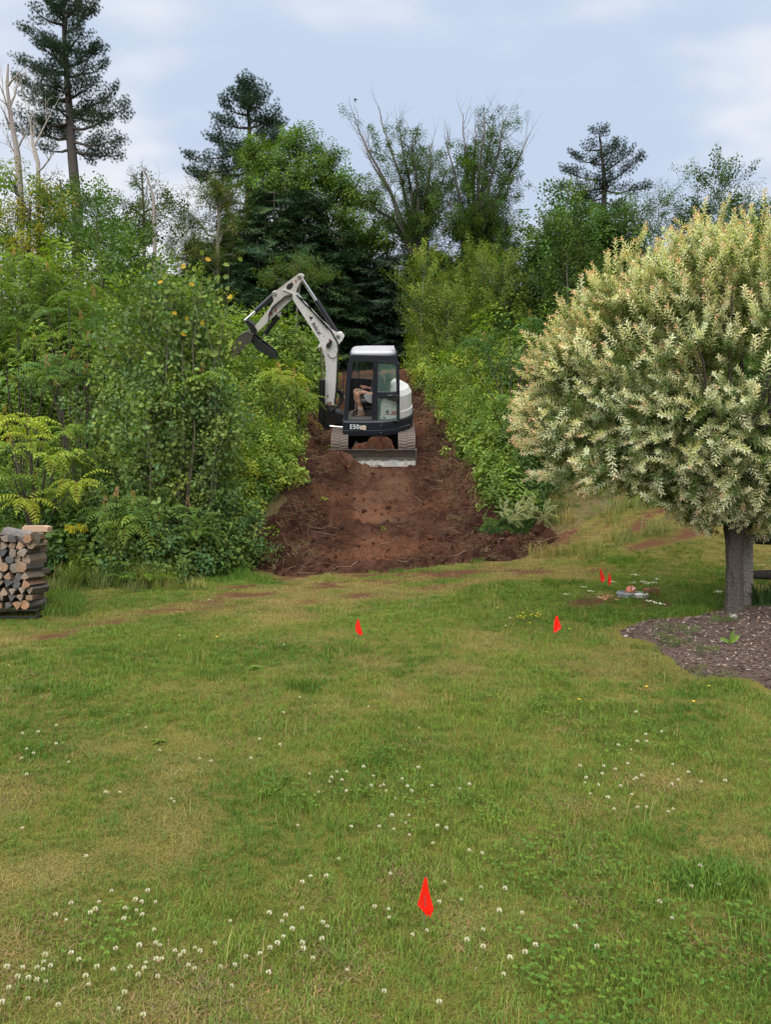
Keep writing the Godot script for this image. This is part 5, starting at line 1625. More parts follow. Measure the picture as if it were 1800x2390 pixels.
	# seedlings left standing on the soil
	for q in [[755, 1180, 0.5], [712, 1290, 0.35], [1172, 1252, 0.3], [1255, 1275, 0.3], [620, 1275, 0.6], [635, 1262, 0.7], [895, 1255, 0.22], [950, 1300, 0.3], [770, 1060, 0.5], [1040, 1090, 0.7]]:
		var p := hit(q[0], q[1])
		p.y = surface(p.x, -p.z)
		var sd := thing("leafy_sprout", "small green leafy sprout rooted in the dug soil", "plant", p, "sprouts in the dug soil")
		var sf := Fol.new()
		sf.add(pick(["big_a", "oval_a"]), Transform3D(Basis(Vector3.UP, r(0, 6)) * q[2], Vector3(0, -0.02, 0)), tint(lime, 0.2))
		dress(sd, sf)
	print("thicket ", Time.get_ticks_msec())

# ---------------------------------------------------------------- the trees on the crest
func build_trees() -> void:
	rng.seed = 3000
	var mid := Color(0.105, 0.185, 0.045)
	var lime := Color(0.175, 0.275, 0.05)
	var deep := Color(0.06, 0.11, 0.036)
	var pine := Color(0.036, 0.074, 0.034)
	# tall white pine
	pine_tree("tallest white pine, sparse limbs on a bare lower trunk", gp(183, 33), [[180, 500], [165, 330], [160, 240], [150, 100], [147, 20], [142, -40]], 0.27, [
		[166, 300, 293, 252, 24], [166, 330, 272, 330, 16], [168, 350, 275, 365, 14], [168, 340, 210, 375, 12], [162, 268, 262, 215, 20], [158, 230, 225, 190, 26], [155, 180, 240, 155, 20], [155, 160, 232, 115, 18], [152, 130, 190, 70, 20], [150, 80, 218, 18, 12], [148, 45, 190, 0, 16], [146, 10, 170, -50, 14],
		[164, 300, 45, 270, 20], [164, 320, 30, 300, 18], [166, 350, 110, 352, 16], [162, 240, 40, 190, 24], [160, 230, 60, 235, 20], [158, 170, 50, 150, 18], [156, 175, 85, 165, 20], [152, 110, 65, 80, 14], [152, 100, 85, 105, 16], [150, 60, 85, 30, 14], [147, 20, 92, -20, 16], [145, -10, 110, -60, 16], [158, 205, 120, 200, 26], [160, 260, 110, 250, 24], [165, 285, 95, 290, 20]], 33.0, 20, pine, 1.0)
	pine_tree("dense dark pine rising behind the bright maple", gp(575, 37), [[580, 420], [582, 300], [578, 205]], 0.24, [
		[580, 300, 640, 265, 16], [580, 320, 650, 300, 20], [580, 350, 655, 330, 24], [580, 260, 612, 232, 12], [580, 240, 600, 215, 10], [580, 275, 635, 290, 18], [580, 380, 640, 390, 30],
		[580, 270, 525, 250, 14], [580, 300, 515, 285, 18], [580, 330, 500, 330, 22], [580, 350, 450, 368, 16], [580, 380, 455, 405, 18], [580, 400, 470, 420, 22], [580, 240, 548, 225, 10], [580, 420, 500, 440, 24], [580, 225, 570, 200, 8], [580, 225, 590, 205, 8]], 37.0, 16, pine, 1.1)
	pine_tree("sparse flat topped pine beyond the birches, above the willow", gp(1405, 38), [[1410, 500], [1412, 420], [1402, 330], [1400, 312]], 0.2, [
		[1412, 445, 1508, 440, 9], [1410, 430, 1490, 375, 12], [1408, 400, 1470, 360, 12], [1405, 370, 1440, 335, 10], [1412, 470, 1460, 495, 20], [1412, 490, 1450, 505, 18],
		[1412, 440, 1310, 440, 9], [1410, 420, 1320, 400, 14], [1408, 385, 1340, 365, 12], [1404, 350, 1365, 350, 12], [1412, 470, 1370, 490, 20], [1412, 460, 1350, 470, 12], [1402, 330, 1400, 312, 10]], 38.0, 6, Color(0.03, 0.055, 0.028), 0.95)
	# bare grey trees at the left
	dead_tree("tall bare grey dead tree in front of the tall pine", gp(45, 29), [[48, 480], [40, 360], [25, 280], [15, 200], [18, 150]], 29.0, 0.16, [[38, 350, 80, 290], [25, 280, 5, 170], [22, 250, 45, 160], [40, 370, 0, 320], [18, 200, 55, 150], [30, 310, -10, 260]], Color(0.33, 0.29, 0.26))
	dead_tree("crooked pale dead tree forking below the tall pine's limbs", gp(92, 28), [[88, 480], [88, 380], [75, 330], [70, 290]], 28.0, 0.12, [[75, 330, 55, 200], [80, 340, 105, 210], [88, 400, 150, 370], [85, 380, 40, 310], [88, 430, 130, 410], [78, 320, 88, 280]], Color(0.4, 0.36, 0.32))
	dead_tree("thin leaning dead snag beside the small oak", gp(365, 27), [[360, 560], [358, 460], [345, 420], [335, 390]], 27.0, 0.08, [[350, 440, 375, 420], [340, 410, 325, 380]], Color(0.3, 0.25, 0.22))
	# yellow-green trees under the pine, left edge
	broad_tree("yellow_green_tree", "yellow green broadleaf tree round the foot of the bare trunks", gp(60, 24.5), at(70, 470, 24.5), 0.14, [[40, 480, 24.5, 90, 60], [110, 520, 24.5, 80, 50], [20, 420, 24.5, 40, 30], [-40, 520, 24.5, 80, 70], [60, 590, 24.0, 120, 60]], ["oval_a", "tree_b"], 17, [lime, Color(0.25, 0.28, 0.03), mid, Color(0.32, 0.28, 0.03)], "", 0.03)
	broad_tree("thin_oak_tree", "thin dark leaved tree around the tall pine's trunk", gp(150, 27), at(140, 420, 27), 0.12, [[130, 480, 27, 60, 40], [200, 470, 27, 50, 35], [210, 540, 27, 60, 45], [100, 450, 27, 40, 30], [150, 560, 26.5, 90, 50]], ["oval_b", "tree_b"], 15, [deep, mid, deep], "", -0.05)
	sapling("poplar_tree", "tall poplar with heart shaped leaves between pine and oak", gp(235, 22), at(228, 440, 22), 1.0, ["aspen_far", "aspen_a"], 85, [mid, mid, Color(0.06, 0.13, 0.025)], "", 0.15, Color(0.2, 0.19, 0.15), 1.0)
	sapling("poplar_tree", "shorter round leaved poplar between the tall poplar and the hemlocks", gp(300, 21), at(305, 545, 21), 1.0, ["aspen_far", "aspen_a"], 70, [mid, Color(0.06, 0.12, 0.025)], "", 0.15, Color(0.2, 0.19, 0.15), 1.0)
	broad_tree("small_oak_tree", "small sparse oak against the sky beside the snag", gp(335, 29), at(330, 400, 29), 0.11, [[310, 420, 29, 24, 26], [330, 470, 29, 26, 30], [295, 480, 29, 30, 24], [395, 470, 29, 30, 26], [350, 530, 29, 70, 40], [300, 540, 29, 60, 36]], ["oval_b", "tree_b"], 22, [Color(0.1, 0.12, 0.04), mid, Color(0.13, 0.14, 0.04)], "", -0.02)
	broad_tree("olive_tree", "thin olive leaved tree with pale twigs in front of the hemlocks", gp(500, 30), at(505, 430, 30), 0.14, [[500, 450, 30, 65, 35], [450, 520, 30, 60, 45], [540, 520, 30, 50, 50], [470, 600, 29.5, 90, 50], [520, 460, 30, 60, 40], [430, 580, 29.5, 60, 50]], ["oval_b", "birch_a"], 32, [Color(0.14, 0.15, 0.035), Color(0.1, 0.125, 0.035), mid], "", -0.1, Color(0.25, 0.22, 0.18))
	# bright maple over the hemlocks
	broad_tree("maple_tree", "bright green maple spreading above the dark hemlocks", gp(690, 34.5), at(700, 340, 34.5), 0.2, [[600, 360, 34.5, 55, 30], [700, 345, 34.5, 60, 35], [660, 400, 34.5, 80, 40], [760, 380, 34.5, 40, 30], [740, 430, 34.5, 70, 40], [800, 450, 34.5, 60, 34], [680, 320, 34.5, 20, 10], [640, 450, 34.5, 90, 36], [850, 470, 34.5, 30, 18], [820, 520, 34.5, 50, 26], [770, 500, 34.5, 60, 34]], ["tree_a", "tree_b"], 26, [lime, mid, Color(0.1, 0.17, 0.03)], "", 0.04)
	for h in [[560, 33, 470, 95], [640, 32, 440, 105], [720, 32.5, 450, 100], [500, 31.5, 560, 90], [780, 33, 520, 100], [600, 30.5, 560, 80], [690, 30, 580, 90], [760, 30.5, 620, 80], [830, 33, 590, 80], [450, 30, 620, 80], [540, 29, 660, 80], [660, 28.6, 690, 75], [800, 31, 680, 70], [870, 33, 610, 75], [930, 34, 580, 80], [1010, 35, 570, 80], [880, 31, 700, 60], [930, 31.5, 690, 60], [1080, 35, 600, 80], [1150, 34, 620, 80]]:
		var b := gp(h[0], h[1])
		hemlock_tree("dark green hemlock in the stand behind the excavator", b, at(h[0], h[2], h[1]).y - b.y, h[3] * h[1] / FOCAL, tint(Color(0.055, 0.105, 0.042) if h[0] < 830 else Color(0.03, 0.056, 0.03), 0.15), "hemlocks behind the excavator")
	broad_tree("understory_tree", "yellow green understory tree with bare grey branches above the boom", gp(690, 26.5), at(700, 610, 26.5), 0.08, [[690, 625, 26.5, 60, 22], [740, 640, 26.5, 40, 22], [640, 650, 26.5, 40, 20]], ["oval_b", "birch_a"], 30, [Color(0.15, 0.18, 0.03), mid], "", -0.05, Color(0.1, 0.09, 0.08))
	broad_tree("bright_understory_tree", "light green tree glimpsed between the hemlocks and the dying ash", gp(840, 36), at(850, 540, 36), 0.1, [[850, 550, 36, 40, 22], [880, 570, 36, 50, 26], [830, 590, 36, 40, 40], [840, 660, 36, 36, 30]], ["tree_a"], 22, [mid, lime], "", -0.1)
	# two many-stemmed trees with dying tops
	ash(0); ash(1)
	# saplings up the slope on the right of the cut
	sapling("birch_sapling", "pointed light green birch sapling standing alone beside the cut", gp(985, 25.0), at(988, 582, 25.0), 0.85, ["birch_a"], 120, [Color(0.215, 0.28, 0.045), Color(0.25, 0.31, 0.045), Color(0.165, 0.23, 0.04)], "", 0.05, Color(0.3, 0.28, 0.24), 0.9)
	for s in [[1130, 26, 1128, 575, 1.1, "tallest light green birch of the clump beside the pointed sapling"], [1080, 26.5, 1080, 640, 1.0, "light green birch between the pointed sapling and the clump's tallest birch"], [1180, 25, 1178, 610, 1.0, "second tallest light green birch of the clump"], [1050, 24.5, 1045, 690, 0.9, "shortest light green birch of the clump, touching the pointed sapling"], [1215, 25, 1210, 640, 1.0, "light green birch of the clump leaning against the full green maple"]]:
		sapling("birch_sapling", s[5], gp(s[0], s[1]), at(s[2], s[3], s[1]), s[4], ["birch_a"], 110, [Color(0.16, 0.225, 0.035), Color(0.2, 0.26, 0.04), Color(0.125, 0.185, 0.03)], "birch clump beside the pointed sapling", 0.05, Color(0.3, 0.28, 0.24), 1.0)
	sapling("poplar_tree", "tall poplar with a few red leaves below the flat topped pine", gp(1325, 23), at(1325, 442, 23), 1.15, ["aspen_far", "aspen_a"], 120, [mid, Color(0.09, 0.14, 0.03), Color(0.06, 0.115, 0.025)], "", 0.1, Color(0.2, 0.19, 0.15), 1.0)
	broad_tree("leafy_maple_tree", "full green maple on the slope behind the willow's crown", gp(1330, 25), at(1330, 520, 25), 0.15, [[1330, 560, 25, 100, 60], [1260, 620, 25, 80, 70], [1420, 540, 25, 70, 50], [1400, 620, 25, 120, 80], [1300, 690, 25, 120, 60], [1450, 600, 25, 90, 60]], ["tree_a", "oval_a"], 26, [mid, mid, deep, Color(0.08, 0.14, 0.03)], "", -0.2)
	for s in [[1490, 24, 1485, 470, 0.9, 85, "birch between the flat topped pine and the dark birch"], [1540, 24, 1540, 440, 1.0, 90, "slim airy birch with tiny leaves next to the dark birch"]]:
		sapling("birch_tree", s[6], gp(s[0], s[1]), at(s[2], s[3], s[1]), s[4], ["birch_a"], s[5], [mid, Color(0.09, 0.13, 0.04), deep], "", 0.1, Color(0.3, 0.28, 0.25), 1.0)
	for s in [[1680, 22, 1678, 372, 1.15, 130, "tall dark birch topping the willow's crown"], [1620, 22.5, 1625, 470, 1.0, 100, "dark leaved birch leaning beside the tall dark birch"], [1740, 22, 1745, 470, 1.1, 110, "bushy birch on the far side of the tall dark birch"], [1800, 22, 1810, 500, 1.1, 100, "dense birch at the end of the birch row above the willow"], [1870, 22, 1880, 470, 1.1, 90, "outermost birch of the row above the willow"]]:
		sapling("birch_tree", s[6], gp(s[0], s[1]), at(s[2], s[3], s[1]), s[4], ["birch_a", "birch_a", "aspen_a"], s[5], [Color(0.04, 0.07, 0.028), mid, deep], "", 0.1, Color(0.25, 0.23, 0.21), 1.0)
	# more wood far behind, so that the stand has depth
	for i in 22:
		var px := -300 + i * 112.0 + r(-30, 30)
		var d := 44.0 + r(0, 12)
		var b := gp(px, d)
		var top: float = 700.0 - r(0, 60) if px > 760 and px < 1300 else 640.0 - r(0, 90)
		hemlock_tree("distant dark conifer seen through gaps in the stand", b, at(px, top, d).y - b.y, 2.4, tint(Color(0.03, 0.055, 0.026), 0.2), "distant conifers behind the stand", 0.6)
	print("trees ", Time.get_ticks_msec())
func ash(which: int) -> void:
	var d := 36.0
	var base := gp([985.0, 1105.0][which], d)
	var t := thing("ash_tree", ["spreading ash with dying bare top branches, next to the maple", "upright ash with dying bare top branches, next to the birch clump"][which], "tree", base)
	var wb := MB.new()
	wb.col = Color(0.1, 0.09, 0.08)
	var f := Fol.new()
	# [foot px, py, tip px, py, share of the limb that is bare at the end, leafiness]
	var limbs: Array = [[[960, 600, 825, 265, 0.1, 0.6], [965, 590, 840, 320, 0.5, 0.5], [970, 580, 885, 250, 0.45, 0.7], [975, 570, 930, 285, 0.25, 1.2], [980, 560, 965, 310, 0.1, 1.4], [990, 560, 1010, 330, 0.1, 1.5], [960, 570, 850, 460, 0.0, 0.6], [985, 560, 1040, 400, 0.1, 1.2], [975, 600, 900, 520, 0.0, 1.1], [995, 590, 1000, 440, 0.0, 1.5]],
		[[1090, 600, 1045, 310, 0.35, 0.9], [1100, 580, 1082, 262, 0.4, 1.0], [1105, 560, 1110, 290, 0.3, 1.2], [1110, 560, 1130, 262, 0.35, 1.1], [1115, 560, 1152, 268, 0.08, 1.2], [1120, 570, 1182, 270, 0.05, 1.1], [1130, 560, 1238, 310, 0.4, 0.9], [1125, 600, 1200, 400, 0.0, 1.5], [1130, 620, 1200, 520, 0.0, 1.8], [1090, 620, 1050, 480, 0.0, 1.6], [1110, 620, 1120, 470, 0.0, 2.0], [1140, 640, 1190, 590, 0.0, 1.8]]][which]
	var foot := Vector3(0, -0.2, 0)
	for l in limbs:
		var a := at(l[0], l[1], d) - base
		var e := at(l[2], l[3], d + r(-2.0, 2.0)) - base
		var m := a.lerp(e, 0.45) + Vector3((a.x - e.x) * 0.08, 0.15, 0)
		wb.tube([foot, Vector3(a.x * 0.5, a.y * 0.5, 0), a, m, a.lerp(e, 0.75)], [0.2, 0.16, 0.12, 0.075, 0.045], 6, false)
		var bare := MB.new()
		bare.col = tint(Color(0.2, 0.17, 0.155), 0.1)
		bare.tube([a.lerp(e, 0.74), a.lerp(e, 0.88) + rv() * 0.1, e], [0.045, 0.03, 0.01], 4, false)
		var full := [a, m, a.lerp(e, 0.75), e]
		for i in 9:
			var u := 0.5 + 0.5 * i / 9.0
			var o := along(full, u)
			branching(bare, o, (e - a).normalized() + rv() * 0.6, r(0.5, 1.1), 0.014, 1, [])
		for i in int(24 * l[5]):
			var u: float = pow(r(0.0, 1.0), 1.35) * (0.97 - l[4]) + 0.03
			var c := along(full, u) + rv() * Vector3(0.75, 0.45, 0.75)
			for j in 3:
				f.add(pick(["tree_a", "tree_b"]), Transform3D(yb(Vector3(0, 0.6, 0) + rv(), r(0, TAU)) * r(0.5, 0.8), c + rv() * 0.3), tint(pick([Color(0.065, 0.12, 0.025), Color(0.09, 0.15, 0.03), Color(0.05, 0.09, 0.024)]), 0.2))
			limb(wb, along(full, clampf(u - 0.08, 0, 1)), c, 0.02, 0.006, 0.0, 3, 0.1)
		part("bare_limb", bare, M.wood, t)
	part("trunk", wb, M.wood, t)
	dress(t, f, "crown")

# ---------------------------------------------------------------- the excavator, built in its own axes: x along the boom (boom towards -x), y up from the tracks, z towards the blade
var rig := Transform3D()
func onto(px: float, py: float, z: float) -> Vector2:   # photo pixel -> (x, y) on the machine's plane at depth z
	var inv := rig.affine_inverse()
	var o := inv * Vector3(0, EYE, 0)
	var d := inv.basis * Vector3((px - 900.0) / FOCAL, (1195.0 - py) / FOCAL, -1.0)
	var p := o + d * ((z - o.z) / d.z)
	return Vector2(p.x, p.y)
func outline(px: Array, z: float) -> PackedVector2Array:
	var o := PackedVector2Array()
	for p in px: o.push_back(onto(p[0], p[1], z))
	return o
func zoom1(px: Array) -> Array:   # pixels read off an enlargement whose corner is (520, 620), 0.36 photo pixels each
	var o := []
	for p in px: o.push_back([520.0 + p[0] * 0.36, 620.0 + p[1] * 0.36])
	return o
func zoom2(px: Array) -> Array:   # corner (720, 780), 0.168 photo pixels each
	var o := []
	for p in px: o.push_back([720.0 + p[0] * 0.168, 780.0 + p[1] * 0.168])
	return o
func v3(p: Vector2, z: float) -> Vector3: return Vector3(p.x, p.y, z)
func plate(called: String, px: Array, z0: float, z1: float, col: Color, m: Material, parent: Node, ch := 0.012) -> MeshInstance3D:
	var b := MB.new()
	b.col = col
	b.prism(outline(px, z1), Transform3D(), z0, z1, ch)
	return part(called, b, m, parent)
func rod(called: String, a: Vector3, e: Vector3, ra: float, col: Color, m: Material, parent: Node, sides := 12) -> MeshInstance3D:
	var b := MB.new()
	b.col = col
	b.tube([a, a.lerp(e, 0.5), e], [ra, ra, ra], sides)
	return part(called, b, m, parent)
func pin(px: Array, z0: float, z1: float, ra: float, col: Color, parent: Node) -> void:
	var p := onto(px[0], px[1], z1)
	var b := MB.new()
	b.col = col
	b.lathe([[0.0, z0], [ra, z0], [ra, z1 - 0.008], [ra * 0.8, z1], [ra * 0.45, z1], [ra * 0.4, z1 - 0.01], [0.0, z1 - 0.01]], Transform3D(Basis(Vector3.RIGHT, PI / 2), Vector3(p.x, p.y, 0)), 14)
	part("pivot_pin", b, M.steel, parent)
func lettering(called: String, text: String, size: float, o: Vector3, along_: Vector3, col: Color, parent: Node, stretch := 1.0, bold := 700) -> void:
	var f := SystemFont.new()
	f.font_names = PackedStringArray(["Droid Sans"]); f.font_weight = bold
	var tm := TextMesh.new()
	tm.font = f; tm.text = text; tm.font_size = 48; tm.pixel_size = size / 36.0; tm.depth = 0.004
	var mi := MeshInstance3D.new()
	mi.name = called; mi.mesh = tm; mi.material_override = mat(col, 0.5)
	var x := along_.normalized()
	var y := Vector3(0, 0, 1).cross(x)
	mi.transform = Transform3D(Basis(x * stretch, y, Vector3(0, 0, 1)), o)
	parent.add_child(mi, true)
func build_excavator() -> void:
	rng.seed = 4000
	var d0 := 19.15
	var x0 := (871.0 - 900.0) / FOCAL * 17.9
	var dn := prof(18.0) + 0.045
	var up := prof(20.3) + 0.045
	var tilt := atan2(up - dn, 2.3)
	rig = Transform3D(Basis(Vector3.RIGHT, tilt), Vector3(x0, (dn + up) / 2 - 0.02, -d0))
	var t := thing("excavator", "white and charcoal tracked mini excavator climbing the dirt path, arm bent into the thicket", "excavator", Vector3.ZERO)
	t.transform = rig
	var white := Color(0.62, 0.61, 0.60)
	var dirty := Color(0.50, 0.48, 0.45)
	var char_ := Color(0.022, 0.027, 0.036)
	var black := Color(0.012, 0.012, 0.013)
	# --- tracks
	for s in [-1.0, 1.0]:
		var tr := Node3D.new()
		tr.name = "track"; t.add_child(tr, true)
		var cx: float = s * 0.785
		var outer := []
		var hl := 0.93
		for k in 13: outer.push_back([Vector2(hl + sin(PI * k / 12) * 0.27, 0.285 + cos(PI * k / 12) * 0.27), Vector2(sin(PI * k / 12), cos(PI * k / 12))])
		for k in 9: outer.push_back([Vector2(hl - (k + 1) * hl * 2 / 10.0, 0.015), Vector2(0, -1)])
		for k in 13: outer.push_back([Vector2(-hl - sin(PI * k / 12) * 0.27, 0.285 - cos(PI * k / 12) * 0.27), Vector2(-sin(PI * k / 12), -cos(PI * k / 12))])
		for k in 9: outer.push_back([Vector2(-hl + (k + 1) * hl * 2 / 10.0, 0.555), Vector2(0, 1)])
		var b := MB.new()
		b.col = Color(0.16, 0.125, 0.105)
		var lug := MB.new()
		lug.col = Color(0.17, 0.135, 0.115)
		var n := outer.size()
		for k in n:
			var a: Vector2 = outer[k][0]
			var e: Vector2 = outer[(k + 1) % n][0]
			var ai: Vector2 = a - outer[k][1] * 0.045
			var ei: Vector2 = e - outer[(k + 1) % n][1] * 0.045
			var q := func(p: Vector2, x: float): return Vector3(cx + x, p.y, p.x)
			var ctr := Vector3(cx, (a.y + e.y + ai.y + ei.y) / 4, (a.x + e.x + ai.x + ei.x) / 4)
			b.quad_out(q.call(a, -0.2), q.call(a, 0.2), q.call(e, 0.2), q.call(e, -0.2), ctr)
			b.quad_out(q.call(ai, -0.2), q.call(ai, 0.2), q.call(ei, 0.2), q.call(ei, -0.2), ctr)
			for x in [-0.2, 0.2]: b.quad_out(q.call(a, x), q.call(e, x), q.call(ei, x), q.call(ai, x), ctr)
			# chevron lugs, two to a link
			for h in 2:
				var m := a.lerp(e, 0.25 + 0.5 * h)
				var nn: Vector2 = (outer[k][1] + outer[(k + 1) % n][1]).normalized()
				var dirz := Vector3(0, (e - a).normalized().y, (e - a).normalized().x)
				var upv := Vector3(0, nn.y, nn.x)
				var side := -1.0 if h == 0 else 1.0
				lug.box(Vector3(cx + side * 0.09, m.y, m.x) + upv * 0.007, Vector3(0.19, 0.016, 0.03), Basis(upv.cross(dirz), upv, dirz).rotated(upv, side * 0.12), 0.006)
		part("rubber_belt", b, M.rubber, tr)
		part("tread_lug", lug, M.rubber, tr)
		b = MB.new()
		b.col = Color(0.05, 0.045, 0.04)
		b.box(Vector3(cx, 0.3, 0), Vector3(0.16, 0.17, 1.6), Basis(), 0.02)
		part("track_frame", b, M.dark, tr)
		for w in [[-0.93, 0.285, 0.21, "sprocket"], [0.93, 0.285, 0.21, "idler"], [-0.5, 0.15, 0.09, "roller"], [-0.15, 0.15, 0.09, "roller"], [0.2, 0.15, 0.09, "roller"], [0.55, 0.15, 0.09, "roller"]]:
			b = MB.new()
			b.col = Color(0.07, 0.065, 0.06)
			b.lathe([[0.0, -0.11], [w[2] * 0.8, -0.11], [w[2], -0.08], [w[2], 0.08], [w[2] * 0.8, 0.11], [0.0, 0.11]], Transform3D(Basis(Vector3.BACK, PI / 2), Vector3(cx, w[1], w[0])), 16)
			part(w[3], b, M.steel, tr)
	var b := MB.new()
	b.col = Color(0.03, 0.03, 0.032)
	b.box(Vector3(0, 0.33, 0), Vector3(1.2, 0.2, 0.95), Basis(), 0.03)
	b.lathe([[0.0, 0.42], [0.42, 0.42], [0.42, 0.52], [0.0, 0.52]], Transform3D(), 20)
	part("lower_frame", b, M.dark, t)
	# --- blade
	var bl := Node3D.new()
	bl.name = "dozer_blade"; t.add_child(bl)
	var zb := 1.62
	var prof_ := [[0.0, 0.075], [0.1, 0.02], [0.2, 0.0], [0.3, 0.012], [0.4, 0.045]]
	b = MB.new()
	b.col = Color(0.2, 0.175, 0.155)
	for k in prof_.size() - 1:
		var seg := 22
		for i in seg:
			var xa := -0.975 + 1.95 * i / seg
			var xb := -0.975 + 1.95 * (i + 1) / seg
			var dent := func(x: float, y: float): return -0.022 * exp(-pow((x - 0.18) / 0.12, 2)) if y > 0.35 else 0.0
			var y0: float = prof_[k][0]
			var y1: float = prof_[k + 1][0]
			b.col = tint(Color(0.19, 0.165, 0.145), 0.08)
			b.oriented(Vector3(xa, y0 + dent.call(xa, y0), zb + prof_[k][1]), Vector3(xb, y0 + dent.call(xb, y0), zb + prof_[k][1]), Vector3(xb, y1 + dent.call(xb, y1), zb + prof_[k + 1][1]), Vector3(0, 0, 1))
			b.oriented(Vector3(xa, y0 + dent.call(xa, y0), zb + prof_[k][1]), Vector3(xb, y1 + dent.call(xb, y1), zb + prof_[k + 1][1]), Vector3(xa, y1 + dent.call(xa, y1), zb + prof_[k + 1][1]), Vector3(0, 0, 1))
			b.oriented(Vector3(xa, y0 + dent.call(xa, y0), zb - 0.03 + prof_[k][1]), Vector3(xb, y0 + dent.call(xb, y0), zb - 0.03 + prof_[k][1]), Vector3(xb, y1 + dent.call(xb, y1), zb - 0.03 + prof_[k + 1][1]), Vector3(0, 0, -1))
			b.oriented(Vector3(xa, y0 + dent.call(xa, y0), zb - 0.03 + prof_[k][1]), Vector3(xb, y1 + dent.call(xb, y1), zb - 0.03 + prof_[k + 1][1]), Vector3(xa, y1 + dent.call(xa, y1), zb - 0.03 + prof_[k + 1][1]), Vector3(0, 0, -1))
			if k == prof_.size() - 2:
				var ya: float = y1 + dent.call(xa, y1)
				var yb2: float = y1 + dent.call(xb, y1)
				b.oriented(Vector3(xa, ya, zb + 0.045), Vector3(xb, yb2, zb + 0.045), Vector3(xb, yb2, zb + 0.015), Vector3.UP)
				b.oriented(Vector3(xa, ya, zb + 0.045), Vector3(xb, yb2, zb + 0.015), Vector3(xa, ya, zb + 0.015), Vector3.UP)
	part("mouldboard", b, M.steel, bl)
	b = MB.new()
	for i in 30:   # polished wear band, its upper edge ragged
		var xa := -0.97 + 1.94 * i / 30
		var h := 0.135 + r(-0.018, 0.018)
		b.col = tint(Color(0.4, 0.385, 0.37), 0.12)
		b.quad(Vector3(xa, 0.03, zb + 0.064), Vector3(xa, h, zb + 0.022), Vector3(xa + 1.94 / 30, h + r(-0.008, 0.008), zb + 0.022), Vector3(xa + 1.94 / 30, 0.03, zb + 0.064))
	part("wear_band", b, M.steel, bl)
	b = MB.new()
	b.col = Color(0.42, 0.37, 0.34)
	b.box(Vector3(0, 0.015, zb + 0.085), Vector3(1.96, 0.03, 0.03), Basis(), 0.006)
	part("cutting_edge", b, M.steel, bl)
	for s in [-1.0, 1.0]:
		b = MB.new()
		b.col = Color(0.3, 0.27, 0.25)
		b.box(Vector3(s * 0.985, 0.2, zb + 0.035), Vector3(0.018, 0.42, 0.1), Basis(), 0.004)
		part("end_plate", b, M.steel, bl)
		b = MB.new()
		b.col = Color(0.06, 0.055, 0.05)
		b.box(Vector3(s * 0.4, 0.26, 1.05), Vector3(0.1, 0.12, 1.15), Basis(Vector3.RIGHT, 0.12), 0.02)
		part("push_arm", b, M.dark, bl)
	# --- house: skirt, hood, side cover
	var house := Node3D.new()
	house.name = "house"; t.add_child(house)
	var plan := PackedVector2Array([Vector2(-0.72, 0.9), Vector2(-0.68, 0.95)])
	for k in 25:
		var a := PI * 0.42 - PI * 0.84 * k / 24
		plan.push_back(Vector2(cos(a) * 0.97, sin(a) * 0.97))
	plan.append_array(PackedVector2Array([Vector2(-0.68, -0.95), Vector2(-0.72, -0.9)]))
	b = MB.new()
	b.col = char_
	b.loft(plan, [[0.5, 0.05], [0.53, 0.012], [0.62, 0.0], [0.655, 0.0], [0.66, 0.008], [0.85, 0.0], [0.88, 0.02]], Vector2(0, 0))
	part("skirt", b, M.dark, house)
	var sk := func(p: Array) -> Vector3: return v3(onto(p[0], p[1], 0.955), 0.955)
	# vent slots, bolts, tail lamp and badges on the skirt, which curves away at the tail
	for p in [[1320, 1275], [1320, 1340]]:
		var q := onto(720 + p[0] * 0.168, 780 + p[1] * 0.168, 0.72)
		b = MB.new()
		b.col = Color(0.004, 0.004, 0.005)
		for k in 6:
			var a := 0.86 - k * 0.062
			b.box(Vector3(cos(a) * 0.972, q.y, sin(a) * 0.972), Vector3(0.006, 0.04, 0.066), Basis(Vector3.UP, -a), 0.0)
		part("vent_slot", b, M.plain, house)
		b = MB.new()
		b.col = Color(0.16, 0.17, 0.19)
		for k in 6:
			var a := 0.86 - k * 0.062
			b.box(Vector3(cos(a) * 0.976, q.y - 0.024, sin(a) * 0.976), Vector3(0.012, 0.008, 0.066), Basis(Vector3.UP, -a), 0.0)
		part("slot_lip", b, M.plain, house)
	b = MB.new()
	b.col = Color(0.3, 0.015, 0.012)
	b.box(Vector3(cos(0.44) * 0.975, onto(957, 996, 0.5).y, sin(0.44) * 0.975), Vector3(0.012, 0.03, 0.03), Basis(Vector3.UP, -0.44), 0.003)
	part("tail_lamp", b, M.plain, house)
	for p in zoom2([[1010, 1268], [1008, 1370]]):
		b = MB.new()
		b.col = Color(0.35, 0.35, 0.36)
		b.lathe([[0.0, 0.0], [0.014, 0.0], [0.012, 0.012], [0.0, 0.014]], Transform3D(Basis(Vector3.RIGHT, PI / 2), sk.call(p)), 8)
		part("bolt", b, M.steel, house)
	var e1 := onto(720 + 583 * 0.168, 780 + 1325 * 0.168, 0.975)
	lettering("badge_lettering", "E50", 0.112, Vector3(e1.x + 0.095, e1.y + 0.062, 0.966), Vector3(1, 0, 0), Color(0.86, 0.9, 0.9), house, 0.92, 900)
	plate("torn_sticker", zoom2([[712, 1278], [790, 1270], [803, 1285], [800, 1330], [770, 1334], [740, 1320], [712, 1328]]), 0.945, 0.968, Color(0.6, 0.5, 0.4), M.plain, house, 0.0)
	var hp := PackedVector2Array([Vector2(0.62, 0.74)])
	for k in 19:
		var a := 0.9 - 1.8 * k / 18
		hp.push_back(Vector2(cos(a) * 0.945, sin(a) * 0.945))
